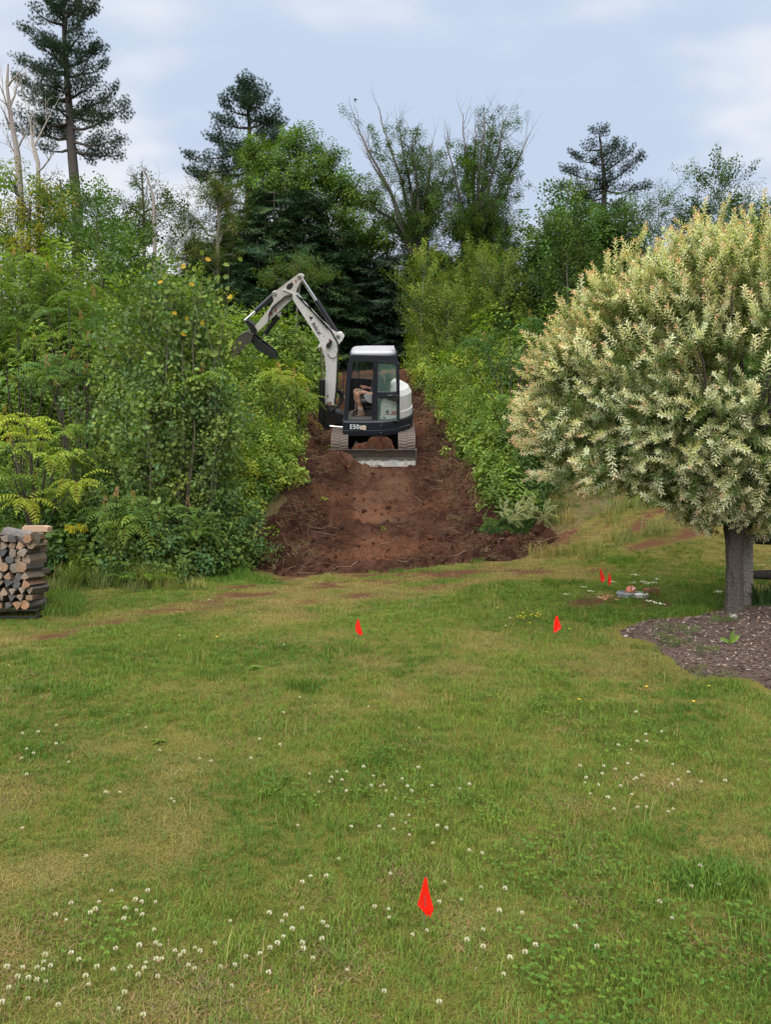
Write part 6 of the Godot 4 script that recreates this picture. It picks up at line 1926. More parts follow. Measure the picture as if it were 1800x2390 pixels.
	hp.append_array(PackedVector2Array([Vector2(0.5, -0.88), Vector2(0.36, -0.5), Vector2(0.36, 0.5)]))
	b = MB.new()
	b.col = white
	b.loft(hp, [[0.875, 0.0], [1.04, 0.0], [1.045, 0.022], [1.4, 0.028], [1.52, 0.1], [1.575, 0.22], [1.585, 0.4]], Vector2(0.55, 0.0))
	part("engine_hood", b, M.paint, house)
	b = MB.new()
	b.col = white
	b.box(Vector3(-0.08, 1.1, -0.58), Vector3(1.1, 0.46, 0.64), Basis(), 0.07)
	part("side_cover", b, M.paint, house)
	# hood flank seen through the open door's lower pane
	plate("hood_flank", zoom2([[995, 1185], [1005, 1000], [1020, 920], [1060, 895], [1110, 930], [1140, 950], [1240, 960], [1240, 1190]]), 0.70, 0.735, white, M.paint, house, 0.01)
	plate("red_stripe", zoom2([[1155, 1072], [1238, 1068], [1238, 1125], [1100, 1122], [1040, 1112], [1150, 1108]]), 0.734, 0.738, Color(0.33, 0.045, 0.03), M.plain, house, 0.0)
	plate("latch_recess", zoom2([[1050, 985], [1070, 962], [1120, 965], [1135, 990], [1135, 1070], [1050, 1075]]), 0.734, 0.739, white, M.paint, house, 0.0)
	plate("latch", zoom2([[1076, 1060], [1116, 1058], [1118, 1090], [1100, 1098], [1076, 1092]]), 0.738, 0.752, black, M.plain, house, 0.003)
	var e2 := onto(720 + 1190 * 0.168, 780 + 1172 * 0.168, 0.74)
	lettering("flank_lettering", "Bobcat", 0.03, Vector3(e2.x, e2.y, 0.739), Vector3(1, 0, 0), Color(0.03, 0.03, 0.04), house)
	plate("flank_emblem", zoom2([[1040, 1142], [1058, 1152], [1078, 1148], [1066, 1160], [1062, 1172], [1044, 1168]]), 0.734, 0.739, black, M.plain, house, 0.0)
	# --- cab
	var cab := Node3D.new()
	cab.name = "cab"; t.add_child(cab)
	var zn := 0.80
	var zf := -0.2
	var fr := func(called: String, px: Array, near := true, far := true, th := 0.07):
		if near: plate(called, px, zn - th, zn, char_, M.dark, cab, 0.012)
		if far:
			var f := MB.new()
			f.col = char_
			f.prism(outline(px, zn), Transform3D(), zf, zf + th, 0.0)
			part(called, f, M.dark, cab)
	fr.call("front_pillar", zoom2([[492, 1190], [548, 1190], [575, 700], [625, 372], [560, 372], [545, 420], [520, 700]]))
	fr.call("roof_rail", zoom2([[560, 372], [1262, 400], [1245, 385], [1215, 325], [1180, 300], [620, 288], [575, 310]]))
	fr.call("centre_pillar", zoom2([[880, 1192], [925, 1192], [935, 860], [960, 420], [975, 380], [908, 374], [898, 440], [888, 800]]), true, false)
	fr.call("rear_pillar", zoom2([[1222, 1200], [1268, 1200], [1270, 800], [1262, 396], [1218, 392], [1226, 800]]))
	fr.call("sill", zoom2([[492, 1215], [1268, 1222], [1268, 1196], [492, 1186]]))
	fr.call("far_panel", zoom2([[548, 1190], [1222, 1196], [1224, 880], [900, 740], [570, 720]]), false, true, 0.04)
	var tl := onto(720 + 560 * 0.168, 780 + 300 * 0.168, zn)
	var tr2 := onto(720 + 1235 * 0.168, 780 + 300 * 0.168, zn)
	var rc := Vector2((tl.x + tr2.x) / 2, (zn + zf) / 2)
	var hw := (tr2.x - tl.x) / 2
	var rp := PackedVector2Array()
	for k in 28:
		var a := TAU * k / 28
		rp.push_back(rc + Vector2(signf(cos(a)) * pow(absf(cos(a)), 0.38) * hw, signf(sin(a)) * pow(absf(sin(a)), 0.38) * (zn - zf) / 2))
	b = MB.new()
	b.col = char_
	b.loft(rp, [[tl.y - 0.06, 0.03], [tl.y - 0.055, 0.0], [tl.y + 0.005, 0.0], [tl.y + 0.03, 0.03]], rc)
	part("roof_band", b, M.dark, cab)
	b = MB.new()
	b.col = Color(0.33, 0.33, 0.36)
	b.loft(rp, [[tl.y + 0.026, 0.035], [tl.y + 0.06, 0.05], [tl.y + 0.085, 0.1], [tl.y + 0.095, 0.18]], rc)
	for k in 6: b.box(Vector3(rc.x + 0.12, tl.y + 0.096, zf + 0.2 + k * 0.12), Vector3(0.75, 0.02, 0.035), Basis(), 0.008)
	part("roof", b, M.paint, cab)
	var f0 := onto(720 + 520 * 0.168, 780 + 1190 * 0.168, zn)
	var f1 := onto(720 + 585 * 0.168, 780 + 380 * 0.168, zn)
	var k1 := onto(720 + 1262 * 0.168, 780 + 1200 * 0.168, zn)
	var k2 := onto(720 + 1255 * 0.168, 780 + 400 * 0.168, zn)
	for g in [["windscreen", f0.lerp(f1, 0.02), f1, M.glass], ["rear_window", k1.lerp(k2, 0.46), k2, M.glass], ["rear_wall", k1, k1.lerp(k2, 0.46), M.dark]]:
		b = MB.new()
		b.col = Color(1, 1, 1) if g[3] == M.glass else char_
		var a0 := Vector3(g[1].x, g[1].y, zn - 0.07)
		var a1 := Vector3(g[2].x, g[2].y, zn - 0.07)
		var c0 := Vector3(g[1].x, g[1].y, zf + 0.07)
		var c1 := Vector3(g[2].x, g[2].y, zf + 0.07)
		b.quad(a0, a1, c1, c0)
		part(g[0], b, g[3], cab)
	b = MB.new()
	var w0 := outline(zoom2([[570, 722], [900, 742], [1224, 742], [1224, 392], [908, 374], [625, 372]]), zn)
	for k in range(1, w0.size() - 1): b.oriented(v3(w0[0], zf + 0.03), v3(w0[k], zf + 0.03), v3(w0[k + 1], zf + 0.03), Vector3(0, 0, 1))
	part("far_window", b, M.glass, cab)
	fr.call("window_bar", zoom2([[684, 374], [694, 374], [690, 730], [680, 730]]), false, true, 0.03)
	b = MB.new()
	b.col = Color(0.1, 0.095, 0.085)
	b.box(Vector3((f0.x + k1.x) / 2, k1.y + 0.01, (zn + zf) / 2), Vector3(k1.x - f0.x - 0.06, 0.03, zn - zf - 0.1), Basis(), 0.005)
	part("floor_plate", b, M.dark, cab)
	# the door, swung open and latched back along the cab
	var door := Node3D.new()
	door.name = "door"; cab.add_child(door)
	var zd := 0.86
	for q in [["door_frame", [[930, 1205], [962, 1205], [965, 400], [985, 372], [955, 385], [940, 430]]], ["door_frame", [[1170, 845], [1265, 845], [1268, 800], [1258, 410], [1215, 385], [985, 372], [972, 392], [1200, 412], [1220, 430], [1224, 800]]], ["door_frame", [[962, 885], [1255, 885], [1258, 800], [962, 800]]], ["door_frame", [[930, 1222], [1262, 1222], [1262, 1195], [930, 1195]]], ["door_frame", [[1232, 1200], [1264, 1200], [1262, 870], [1232, 870]]]]:
		plate(q[0], zoom2(q[1]), zd - 0.045, zd, char_, M.dark, door, 0.01)
	plate("handle_housing", zoom2([[1085, 860], [1160, 838], [1255, 850], [1255, 935], [1190, 940], [1120, 915]]), zd, zd + 0.035, black, M.plain, door, 0.01)
	plate("handle", zoom2([[1100, 848], [1165, 842], [1165, 858], [1105, 862]]), zd + 0.034, zd + 0.06, Color(0.1, 0.1, 0.11), M.plain, door, 0.004)
	for q in [[[965, 400], [1220, 412], [1224, 800], [962, 800]], [[962, 885], [1232, 885], [1232, 1195], [962, 1195]]]:
		b = MB.new()
		var o := outline(zoom2(q), zd)
		b.oriented(v3(o[0], zd - 0.02), v3(o[1], zd - 0.02), v3(o[2], zd - 0.02), Vector3(0, 0, 1)); b.oriented(v3(o[0], zd - 0.02), v3(o[2], zd - 0.02), v3(o[3], zd - 0.02), Vector3(0, 0, 1))
		part("door_pane", b, M.glass, door)
	# grab rail at the front pillar
	var rl := []
	for p in zoom2([[525, 520], [498, 522], [492, 560], [478, 790], [485, 820], [520, 850]]): rl.push_back(v3(onto(p[0], p[1], zn + 0.03), zn + 0.03))
	b = MB.new()
	b.col = black
	b.tube(rl, [0.011, 0.011, 0.011, 0.011, 0.011, 0.011], 6)
	part("grab_rail", b, M.plain, cab)
	# seat, consoles, levers
	var hipp := onto(720 + 900 * 0.168, 780 + 905 * 0.168, 0.3)
	b = MB.new()
	b.col = Color(0.03, 0.03, 0.033)
	b.box(Vector3(hipp.x + 0.05, hipp.y - 0.14, 0.28), Vector3(0.5, 0.13, 0.46), Basis(), 0.04)
	b.box(Vector3(hipp.x + 0.33, hipp.y + 0.26, 0.28), Vector3(0.13, 0.72, 0.44), Basis(Vector3.BACK, -0.12), 0.05)
	b.box(Vector3(hipp.x + 0.05, hipp.y - 0.36, 0.28), Vector3(0.42, 0.32, 0.4), Basis(), 0.03)
	part("seat", b, M.dark, cab)
	for zz in [0.0, 0.56]:
		b = MB.new()
		b.col = Color(0.05, 0.05, 0.055)
		b.box(Vector3(hipp.x - 0.08, hipp.y + 0.02, zz), Vector3(0.42, 0.1, 0.11), Basis(), 0.03)
		part("armrest_console", b, M.dark, cab)
		b = MB.new()
		b.col = black
		b.tube([Vector3(hipp.x - 0.27, hipp.y + 0.05, zz), Vector3(hipp.x - 0.3, hipp.y + 0.16, zz), Vector3(hipp.x - 0.3, hipp.y + 0.24, zz)], [0.015, 0.014, 0.022], 7)
		part("joystick", b, M.plain, cab)
	plate("flank_console", zoom2([[770, 850], [825, 822], [885, 850], [885, 965], [840, 955], [790, 915]]), 0.58, 0.62, Color(0.3, 0.3, 0.31), M.plain, cab, 0.01)
	for zz in [0.12, 0.2, 0.4, 0.48]:
		b = MB.new()
		b.col = black
		b.box(Vector3(f0.x + 0.2, f0.y + 0.07, zz), Vector3(0.16, 0.02, 0.07), Basis(Vector3.BACK, 0.5), 0.004)
		part("pedal", b, M.plain, cab)
	for zz in [0.26, 0.34]:
		b = MB.new()
		b.col = black
		b.tube([Vector3(f0.x + 0.25, f0.y + 0.05, zz), Vector3(f0.x + 0.22, f0.y + 0.45, zz), Vector3(f0.x + 0.26, f0.y + 0.58, zz)], [0.01, 0.01, 0.018], 6)
		part("travel_lever", b, M.plain, cab)
	# --- boom foot: black swing post in front of the house
	var bm := Node3D.new()
	bm.name = "boom"; t.add_child(bm)
	b = MB.new()
	b.col = black
	var so := outline(zoom2([[160, 1000], [175, 1230], [240, 1320], [300, 1320], [330, 1240], [500, 1230], [500, 1120], [420, 1090], [330, 1075], [250, 1010]]), 0.16)
	b.prism(so, Transform3D(), -0.22, 0.22, 0.03)
	part("swing_post", b, M.dark, bm)
	var w1 := onto(720 + 295 * 0.168, 780 + 1277 * 0.168, 0.26)
	var w2 := onto(720 + 500 * 0.168, 780 + 1295 * 0.168, 0.26)
	rod("swing_cylinder_rod", v3(w1, 0.27), v3(w2, 0.27), 0.026, Color(0.75, 0.75, 0.76), M.chrome, bm)
	var boom_px := zoom1([[655, 900], [662, 800], [668, 680], [660, 590], [645, 560], [622, 548], [618, 520], [632, 500], [620, 478], [560, 385], [470, 245], [445, 205], [452, 180], [480, 180], [515, 225], [575, 290], [640, 360], [700, 412], [735, 432], [770, 438], [786, 462], [775, 485], [752, 510], [742, 560], [738, 640], [732, 760], [726, 850], [722, 905]])
	plate("boom_plate", boom_px, -0.12, 0.12, white, M.paint, bm, 0.016)
	pin([520 + 748 * 0.36, 620 + 460 * 0.36], -0.15, 0.15, 0.045, Color(0.3, 0.27, 0.24), bm)
	pin([520 + 632 * 0.36, 620 + 536 * 0.36], -0.15, 0.15, 0.04, Color(0.3, 0.27, 0.24), bm)
	plate("work_lamp", zoom1([[672, 510], [700, 485], [708, 492], [700, 520], [686, 538], [668, 528]]), 0.12, 0.2, black, M.plain, bm, 0.008)
	plate("lamp_bracket", zoom1([[690, 474], [708, 486], [704, 496], [686, 484]]), 0.12, 0.15, Color(0.16, 0.04, 0.04), M.plain, bm, 0.0)
	var lo := onto(520 + 598 * 0.36, 620 + 392 * 0.36, 0.12)
	var la := onto(520 + 632 * 0.36, 620 + 446 * 0.36, 0.12) - onto(520 + 598 * 0.36, 620 + 392 * 0.36, 0.12)
	lettering("boom_lettering", "Bobcat", 0.092, Vector3(lo.x + 0.03, lo.y - 0.06, 0.122), v3(la, 0), Color(0.03, 0.03, 0.035), bm, 0.78, 800)
	# emblem: two small dark angular marks
	plate("boom_emblem", zoom1([[560, 322], [572, 334], [585, 330], [582, 345], [570, 350], [562, 340]]), 0.12, 0.123, black, M.plain, bm, 0.0)
	plate("boom_emblem", zoom1([[568, 352], [576, 350], [574, 358]]), 0.12, 0.123, black, M.plain, bm, 0.0)
	for s in [[[672, 840], [684, 836], [690, 850], [676, 856]], [[668, 888], [700, 880], [712, 896], [690, 906], [670, 902]]]: plate("paint_scuff", zoom1(s), 0.12, 0.1225, Color(0.28, 0.17, 0.11), M.plain, bm, 0.0)
	# boom cylinder in front, arm cylinder above, hoses
	for zz in [0.2]:
		rod("boom_cylinder_rod", v3(onto(749, 813, zz), zz), v3(onto(752, 888, zz), zz), 0.034, Color(0.7, 0.7, 0.71), M.chrome, bm)
		rod("boom_cylinder", v3(onto(752, 886, zz), zz), v3(onto(751, 985, zz), zz), 0.075, black, M.dark, bm, 14)
	rod("arm_cylinder_rod", v3(onto(704, 650, 0), 0), v3(onto(741, 706, 0), 0), 0.035, Color(0.75, 0.75, 0.76), M.chrome, bm)
	rod("arm_cylinder", v3(onto(738, 701, 0), 0), v3(onto(789, 782, 0), 0), 0.062, Color(0.02, 0.022, 0.03), M.dark, bm, 14)
	var hose := func(px: Array, z: float, ra: float, parent: Node):
		var pts := []
		var rr := []
		for p in px:
			pts.push_back(v3(onto(p[0], p[1], z), z)); rr.push_back(ra)
		var hb := MB.new()
		hb.col = Color(0.015, 0.015, 0.016)
		hb.tube(pts, rr, 6)
		part("hydraulic_hose", hb, M.rubber, parent)
	hose.call(zoom1([[480, 190], [530, 245], [590, 305], [650, 365], [700, 420], [745, 500], [752, 560], [745, 700], [738, 800], [725, 890]]), 0.14, 0.018, bm)
	hose.call(zoom1([[500, 205], [545, 240], [600, 320], [660, 390], [680, 410]]), 0.16, 0.012, bm)
	hose.call(zoom1([[745, 560], [738, 590], [715, 602], [690, 592], [680, 570]]), 0.14, 0.008, bm)
	for k in 4: hose.call(zoom1([[742 + k * 3, 805], [760 + k * 6, 830], [768 + k * 4, 870], [750 + k * 2, 905], [725, 930], [700, 950]]), 0.05 + k * 0.05, 0.03, bm)
	# --- arm (dipper)
	var arm := Node3D.new()
	arm.name = "dipper_arm"; t.add_child(arm)
	plate("arm_plate", zoom1([[455, 78], [487, 56], [510, 54], [524, 68], [520, 88], [500, 110], [480, 150], [470, 190], [440, 225], [400, 262], [330, 330], [215, 440], [196, 430], [200, 400], [230, 365], [290, 290], [330, 225], [320, 190], [322, 172], [340, 165], [380, 135]]), -0.1, 0.1, dirty, M.paint, arm, 0.014)
	pin([520 + 496 * 0.36, 620 + 74 * 0.36], -0.13, 0.13, 0.045, Color(0.3, 0.27, 0.24), arm)
	pin([520 + 333 * 0.36, 620 + 180 * 0.36], -0.13, 0.13, 0.05, Color(0.5, 0.48, 0.45), arm)
	pin([520 + 362 * 0.36, 620 + 322 * 0.36], -0.13, 0.13, 0.04, Color(0.5, 0.48, 0.45), arm)
	plate("lightening_hole", zoom1([[412, 138], [420, 122], [446, 108], [458, 118], [452, 140], [436, 156], [416, 154]]), 0.1, 0.103, black, M.plain, arm, 0.0)
	plate("stiffener_bar", zoom1([[388, 158], [394, 152], [455, 178], [450, 186]]), 0.1, 0.125, dirty, M.paint, arm, 0.004)
	for s in [[[300, 308], [316, 298], [326, 312], [312, 328]], [[338, 280], [348, 276], [346, 300], [336, 306]], [[468, 95], [480, 86], [478, 110], [470, 112]]]: plate("painted_mark", zoom1(s), 0.1, 0.1025, Color(0.35, 0.1, 0.08), M.plain, arm, 0.0)
	for k in 3: hose.call(zoom1([[450, 186 + k * 5], [410, 196 + k * 4], [360, 235 + k * 5], [320, 270 + k * 6], [300, 310 + k * 6], [297, 350], [292, 400 + k * 4], [278, 420 + k * 5]]), 0.13 + k * 0.015, 0.012, arm)
	rod("bucket_cylinder", v3(onto(641, 686, 0), 0), v3(onto(596, 727, 0), 0), 0.058, Color(0.02, 0.022, 0.03), M.dark, arm, 14)
	rod("bucket_cylinder_rod", v3(onto(597, 726, 0), 0), v3(onto(571, 749, 0), 0), 0.032, Color(0.75, 0.75, 0.76), M.chrome, arm)
	rod("thumb_cylinder", v3(onto(650, 737, 0), 0), v3(onto(619, 779, 0), 0), 0.055, black, M.dark, arm, 14)
	rod("thumb_cylinder_rod", v3(onto(620, 778, 0), 0), v3(onto(605, 798, 0), 0), 0.025, Color(0.7, 0.7, 0.71), M.chrome, arm)
	plate("link", zoom1([[135, 355], [160, 355], [200, 385], [222, 420], [212, 450], [192, 452], [170, 400]]), -0.13, 0.13, black, M.dark, arm, 0.012)
	# --- bucket and thumb
	var bk := Node3D.new()
	bk.name = "bucket"; t.add_child(bk)
	var bp := outline(zoom1([[190, 455], [150, 440], [95, 470], [60, 530], [70, 575], [100, 570], [130, 520], [160, 490]]), 0.3)
	for zz in [[-0.3, -0.28], [0.28, 0.3]]:
		b = MB.new()
		b.col = Color(0.13, 0.115, 0.105)
		b.prism(outline(zoom1([[195, 455], [150, 435], [95, 465], [55, 535], [70, 580], [95, 575], [180, 500]]), 0.3), Transform3D(), zz[0], zz[1])
		part("cheek_plate", b, M.steel, bk)
	b = MB.new()
	b.col = Color(0.17, 0.15, 0.135)
	var curve := outline(zoom1([[195, 450], [150, 430], [95, 460], [50, 535], [68, 585]]), 0.3)
	for k in curve.size() - 1:
		b.quad(v3(curve[k], -0.28), v3(curve[k + 1], -0.28), v3(curve[k + 1], 0.28), v3(curve[k], 0.28))
	part("shell", b, M.steel, bk)
	for k in 5:
		b = MB.new()
		b.col = Color(0.25, 0.22, 0.2)
		b.box(v3(curve[4], -0.24 + k * 0.12) + Vector3(0.01, -0.03, 0), Vector3(0.05, 0.11, 0.05), Basis(Vector3.BACK, 0.2), 0.012)
		part("tooth", b, M.steel, bk)
	var th := Node3D.new()
	th.name = "thumb"; t.add_child(th)
	for zz in [[-0.17, -0.14], [0.14, 0.17]]:
		b = MB.new()
		b.col = Color(0.025, 0.024, 0.024)
		b.prism(outline(zoom1([[165, 458], [200, 455], [345, 572], [350, 598], [342, 608], [310, 590], [225, 550], [175, 480]]), 0.17), Transform3D(), zz[0], zz[1], 0.006)
		part("side_plate", b, M.dark, th)
	b = MB.new()
	b.col = Color(0.05, 0.048, 0.045)
	var ta := onto(520 + 190 * 0.36, 620 + 470 * 0.36, 0)
	var tb := onto(520 + 340 * 0.36, 620 + 598 * 0.36, 0)
	var md := (ta + tb) / 2
	b.box(v3(md, 0) + Vector3(-0.02, -0.03, 0), Vector3(ta.distance_to(tb) * 0.9, 0.03, 0.28), Basis(Vector3.BACK, (tb - ta).angle()), 0.004)
	part("web_plate", b, M.dark, th)
	rod("cross_tube", v3(onto(520 + 330 * 0.36, 620 + 578 * 0.36, 0), -0.13), v3(onto(520 + 330 * 0.36, 620 + 578 * 0.36, 0), 0.13), 0.03, Color(0.3, 0.28, 0.27), M.steel, th)
	# soil carried between the tracks behind the blade
	var heap := MB.new()
	var hpv := []
	for j in 13:
		var row := []
		for i in 19:
			var x := -0.62 + 1.24 * i / 18.0
			var z := 0.95 + 0.6 * j / 12.0
			var e := smoothstep(0, 0.2, minf(minf(x + 0.62, 0.62 - x), minf(z - 0.95, 1.55 - z)))
			var h := 0.1 + 0.38 * e * (0.75 + 0.6 * exp(-pow((x - 0.15) / 0.35, 2))) * exp(-pow((z - 1.3) / 0.3, 2)) + n2.get_noise_2d(x * 20, z * 20) * 0.09 * e
			row.push_back(Vector3(x, h, z))
		hpv.push_back(row)
	for j in 12:
		for i in 18:
			heap.col = tint(Color(0.1, 0.048, 0.033), 0.25)
			heap.oriented(hpv[j][i], hpv[j][i + 1], hpv[j + 1][i + 1], Vector3.UP); heap.oriented(hpv[j][i], hpv[j + 1][i + 1], hpv[j + 1][i], Vector3.UP)
	var ho := single("soil_heap", heap, M.soil, "heap of dark soil piled behind the excavator's blade", "soil heap")
	ho.transform = rig
	build_operator(hipp)
	print("excavator ", Time.get_ticks_msec())

# ---------------------------------------------------------------- the operator: tapered bones joined into one skin by surface nets
func field(p: Vector3, bones: Array) -> Array:   # [distance, colour of the nearest bone]
	var s := 0.0
	var best := 1e9
	var col := Color.WHITE
	for bn in bones:
		var ab: Vector3 = bn[1] - bn[0]
		var u := clampf((p - bn[0]).dot(ab) / maxf(ab.length_squared(), 1e-8), 0, 1)
		var dd: float = p.distance_to(bn[0] + ab * u) - lerpf(bn[2], bn[3], u)
		if dd < best:
			best = dd; col = bn[4]
		s += exp(-dd * bn[5])
	return [-log(maxf(s, 1e-30)) / bones[0][5], col]
func skin(b: MB, bones: Array, cell: float) -> void:
	var lo := Vector3.ONE * 1e9
	var hi := -lo
	for bn in bones:
		for k in 2:
			var rr: float = bn[2 + k] + cell * 2.5
			lo = lo.min(bn[k] - Vector3.ONE * rr); hi = hi.max(bn[k] + Vector3.ONE * rr)
	var n := Vector3i(((hi - lo) / cell).ceil()) + Vector3i.ONE
	var val := PackedFloat32Array()
	var cols := PackedColorArray()
	val.resize(n.x * n.y * n.z); val.fill(1.0)
	cols.resize(n.x * n.y * n.z)
	var near := {}
	for bn in bones:
		var m: float = maxf(bn[2], bn[3]) + cell * 2.5
		var a := Vector3i(((bn[0].min(bn[1]) - Vector3.ONE * m - lo) / cell).floor())
		var e := Vector3i(((bn[0].max(bn[1]) + Vector3.ONE * m - lo) / cell).ceil())
		for z in range(maxi(a.z, 0), mini(e.z + 1, n.z)):
			for y in range(maxi(a.y, 0), mini(e.y + 1, n.y)):
				for x in range(maxi(a.x, 0), mini(e.x + 1, n.x)):
					var i := x + n.x * (y + n.y * z)
					if near.has(i): continue
					near[i] = 1
					var f := field(lo + Vector3(x, y, z) * cell, bones)
					val[i] = f[0]; cols[i] = f[1]
	var id := {}
	var sx := 1
	var sy := n.x
	var sz := n.x * n.y
	for i in near:
		var x: int = i % n.x
		var y: int = (i / n.x) % n.y
		var z: int = i / sz
		if x >= n.x - 1 or y >= n.y - 1 or z >= n.z - 1: continue
		var sum := Vector3.ZERO
		var cnt := 0
		for ed in [[0, sx, 0], [0, sy, 1], [0, sz, 2], [sx, sx + sy, 1], [sx, sx + sz, 2], [sy, sy + sx, 0], [sy, sy + sz, 2], [sz, sz + sx, 0], [sz, sz + sy, 1], [sx + sy, sx + sy + sz, 2], [sx + sz, sx + sz + sy, 1], [sy + sz, sy + sz + sx, 0]]:
			var fa := val[i + ed[0]]
			var fb := val[i + ed[1]]
			if (fa < 0) == (fb < 0): continue
			var o: int = ed[0]
			var c := Vector3(1 if o == sx or o == sx + sy or o == sx + sz else 0, 1 if o == sy or o == sx + sy or o == sy + sz else 0, 1 if o == sz or o == sx + sz or o == sy + sz else 0)
			c[ed[2]] += fa / (fa - fb)
			sum += c; cnt += 1
		if cnt == 0: continue
		var p := lo + (Vector3(x, y, z) + sum / cnt) * cell
		var g := Vector3(val[i + sx] - val[i], val[i + sy] - val[i], val[i + sz] - val[i])
		b.col = cols[i]
		id[i] = b.vert(p, g.normalized())
	for i in near:
		for ax in 3:
			var st: int = [sx, sy, sz][ax]
			var u: int = [sy, sz, sx][ax]
			var w: int = [sz, sx, sy][ax]
			if i + st >= val.size(): continue
			if (val[i] < 0) == (val[i + st] < 0): continue
			if not (id.has(i) and id.has(i - u) and id.has(i - w) and id.has(i - u - w)): continue
			var q := [id[i], id[i - u], id[i - u - w], id[i - w]]
			if val[i] < 0: b.idx.append_array(PackedInt32Array([q[0], q[3], q[2], q[0], q[2], q[1]]))
			else: b.idx.append_array(PackedInt32Array([q[0], q[1], q[2], q[0], q[2], q[3]]))
func build_operator(hip2: Vector2) -> void:
	var skinc := Color(0.42, 0.24, 0.165)
	var shirt := Color(0.055, 0.056, 0.06)
	var shorts := Color(0.27, 0.21, 0.145)
	var boot := Color(0.24, 0.16, 0.1)
	var sock := Color(0.3, 0.28, 0.26)
	var hair := Color(0.03, 0.02, 0.015)
	var t := thing("person", "person in dark shirt, khaki shorts and tan boots seated in the excavator cab", "person")
	t.transform = rig
	var hip := Vector3(hip2.x + 0.02, hip2.y + 0.01, 0.28)
	var K := 34.0
	var bones := []
	var add := func(a: Vector3, e: Vector3, ra: float, rb: float, c: Color): bones.push_back([a, e, ra, rb, c, K])
	var chest := hip + Vector3(0.1, 0.4, 0)
	var neck := hip + Vector3(0.1, 0.56, 0)
	var head := hip + Vector3(0.07, 0.71, 0)
	add.call(hip + Vector3(0, 0, -0.06), hip + Vector3(0, 0, 0.06), 0.13, 0.13, shorts)
	add.call(hip + Vector3(0.02, 0.1, 0), chest, 0.13, 0.145, shirt)
	add.call(chest + Vector3(0, 0.06, -0.12), chest + Vector3(0, 0.06, 0.12), 0.09, 0.09, shirt)
	add.call(neck - Vector3(0, 0.04, 0), neck + Vector3(-0.01, 0.05, 0), 0.055, 0.052, skinc)
	for s in [-1.0, 1.0]:
		var kp := onto(720 + 690 * 0.168, 780 + 825 * 0.168, 0.45)
		var fp := onto(720 + 735 * 0.168, 780 + 1085 * 0.168, 0.45)
		var tp := onto(720 + 660 * 0.168, 780 + 1135 * 0.168, 0.45)
		var hj := hip + Vector3(0, -0.01, s * 0.1)
		var knee := Vector3(kp.x + (0.0 if s > 0 else -0.05), kp.y - 0.03, 0.28 + s * 0.16)
		var ank := Vector3(fp.x - (0.0 if s > 0 else 0.08), fp.y - 0.02, 0.28 + s * 0.15)
		var kn2 := hj.lerp(knee, 0.78)
		add.call(hj, kn2, 0.098, 0.085, shorts)
		add.call(kn2, knee, 0.064, 0.058, skinc)
		add.call(knee, knee.lerp(ank, 0.35), 0.057, 0.058, skinc)
		add.call(knee.lerp(ank, 0.35), knee.lerp(ank, 0.75), 0.058, 0.042, skinc)
		add.call(knee.lerp(ank, 0.75), knee.lerp(ank, 0.88), 0.044, 0.046, sock)
		add.call(knee.lerp(ank, 0.88), ank, 0.052, 0.055, boot)
		add.call(ank + Vector3(0.04, -0.045, 0), ank + Vector3(-0.16, -0.06, s * 0.02), 0.042, 0.038, boot)
		# arm to the joystick
		var sh := chest + Vector3(0.0, 0.08, s * 0.19)
		var grip := Vector3(hip2.x - 0.29, hip2.y + 0.2, 0.0 if s < 0 else 0.56)
		var elb := Vector3(hip2.x + 0.06, hip2.y + 0.17, 0.28 + s * 0.3)
		var wr := grip + Vector3(0.09, 0.02, 0)
		add.call(sh, sh.lerp(elb, 0.55), 0.062, 0.056, shirt)
		add.call(sh.lerp(elb, 0.55), elb, 0.048, 0.042, skinc)
		add.call(elb, wr, 0.043, 0.028, skinc)
		add.call(wr, wr + Vector3(-0.05, 0.005, 0), 0.028, 0.032, skinc)
	var b := MB.new()
	skin(b, bones, 0.02)
	# hands: palm, four curled fingers of unequal length, thumb at the side
	for s in [-1.0, 1.0]:
		var grip := Vector3(hip2.x - 0.29, hip2.y + 0.2, 0.0 if s < 0 else 0.56)
		var pal := grip + Vector3(0.045, 0.02, s * 0.02)
		var hb := [[pal + Vector3(0.03, 0.0, -0.018), pal + Vector3(-0.015, 0.008, -0.02), 0.018, 0.018, skinc, 160.0], [pal + Vector3(0.03, 0.0, 0.018), pal + Vector3(-0.015, 0.008, 0.02), 0.018, 0.018, skinc, 160.0]]
		for k in 4:
			var zz: float = s * 0.02
			var yy := 0.028 - k * 0.018
			var ln: float = [0.9, 1.0, 0.95, 0.78][k]
			var o := pal + Vector3(-0.018, yy, zz)
			var m := o + Vector3(-0.036 * ln, 0.0, s * 0.014)
			var e := m + Vector3(-0.014 * ln, -0.004, -s * 0.03)
			var q := e + Vector3(0.02 * ln, -0.004, -s * 0.012)
			for sg in [[o, m], [m, e], [e, q]]: hb.push_back([sg[0], sg[1], 0.0088, 0.0082, skinc, 160.0])
		var th := pal + Vector3(0.01, 0.022, -s * 0.014)
		hb.push_back([th, th + Vector3(-0.03, 0.03, -s * 0.012), 0.011, 0.0095, skinc, 160.0]); hb.push_back([th + Vector3(-0.03, 0.03, -s * 0.012), th + Vector3(-0.052, 0.034, s * 0.004), 0.0095, 0.0085, skinc, 160.0])
		skin(b, hb, 0.0045)
	# head with face, facing -x
	var hd := []
	var H := func(a: Vector3, e: Vector3, ra: float, rb: float, c := skinc): hd.push_back([head + a, head + e, ra, rb, c, 90.0])
	H.call(Vector3(0.015, 0.05, 0), Vector3(-0.015, 0.045, 0), 0.082, 0.078)
	H.call(Vector3(-0.02, 0.0, 0), Vector3(-0.035, -0.055, 0), 0.06, 0.042)
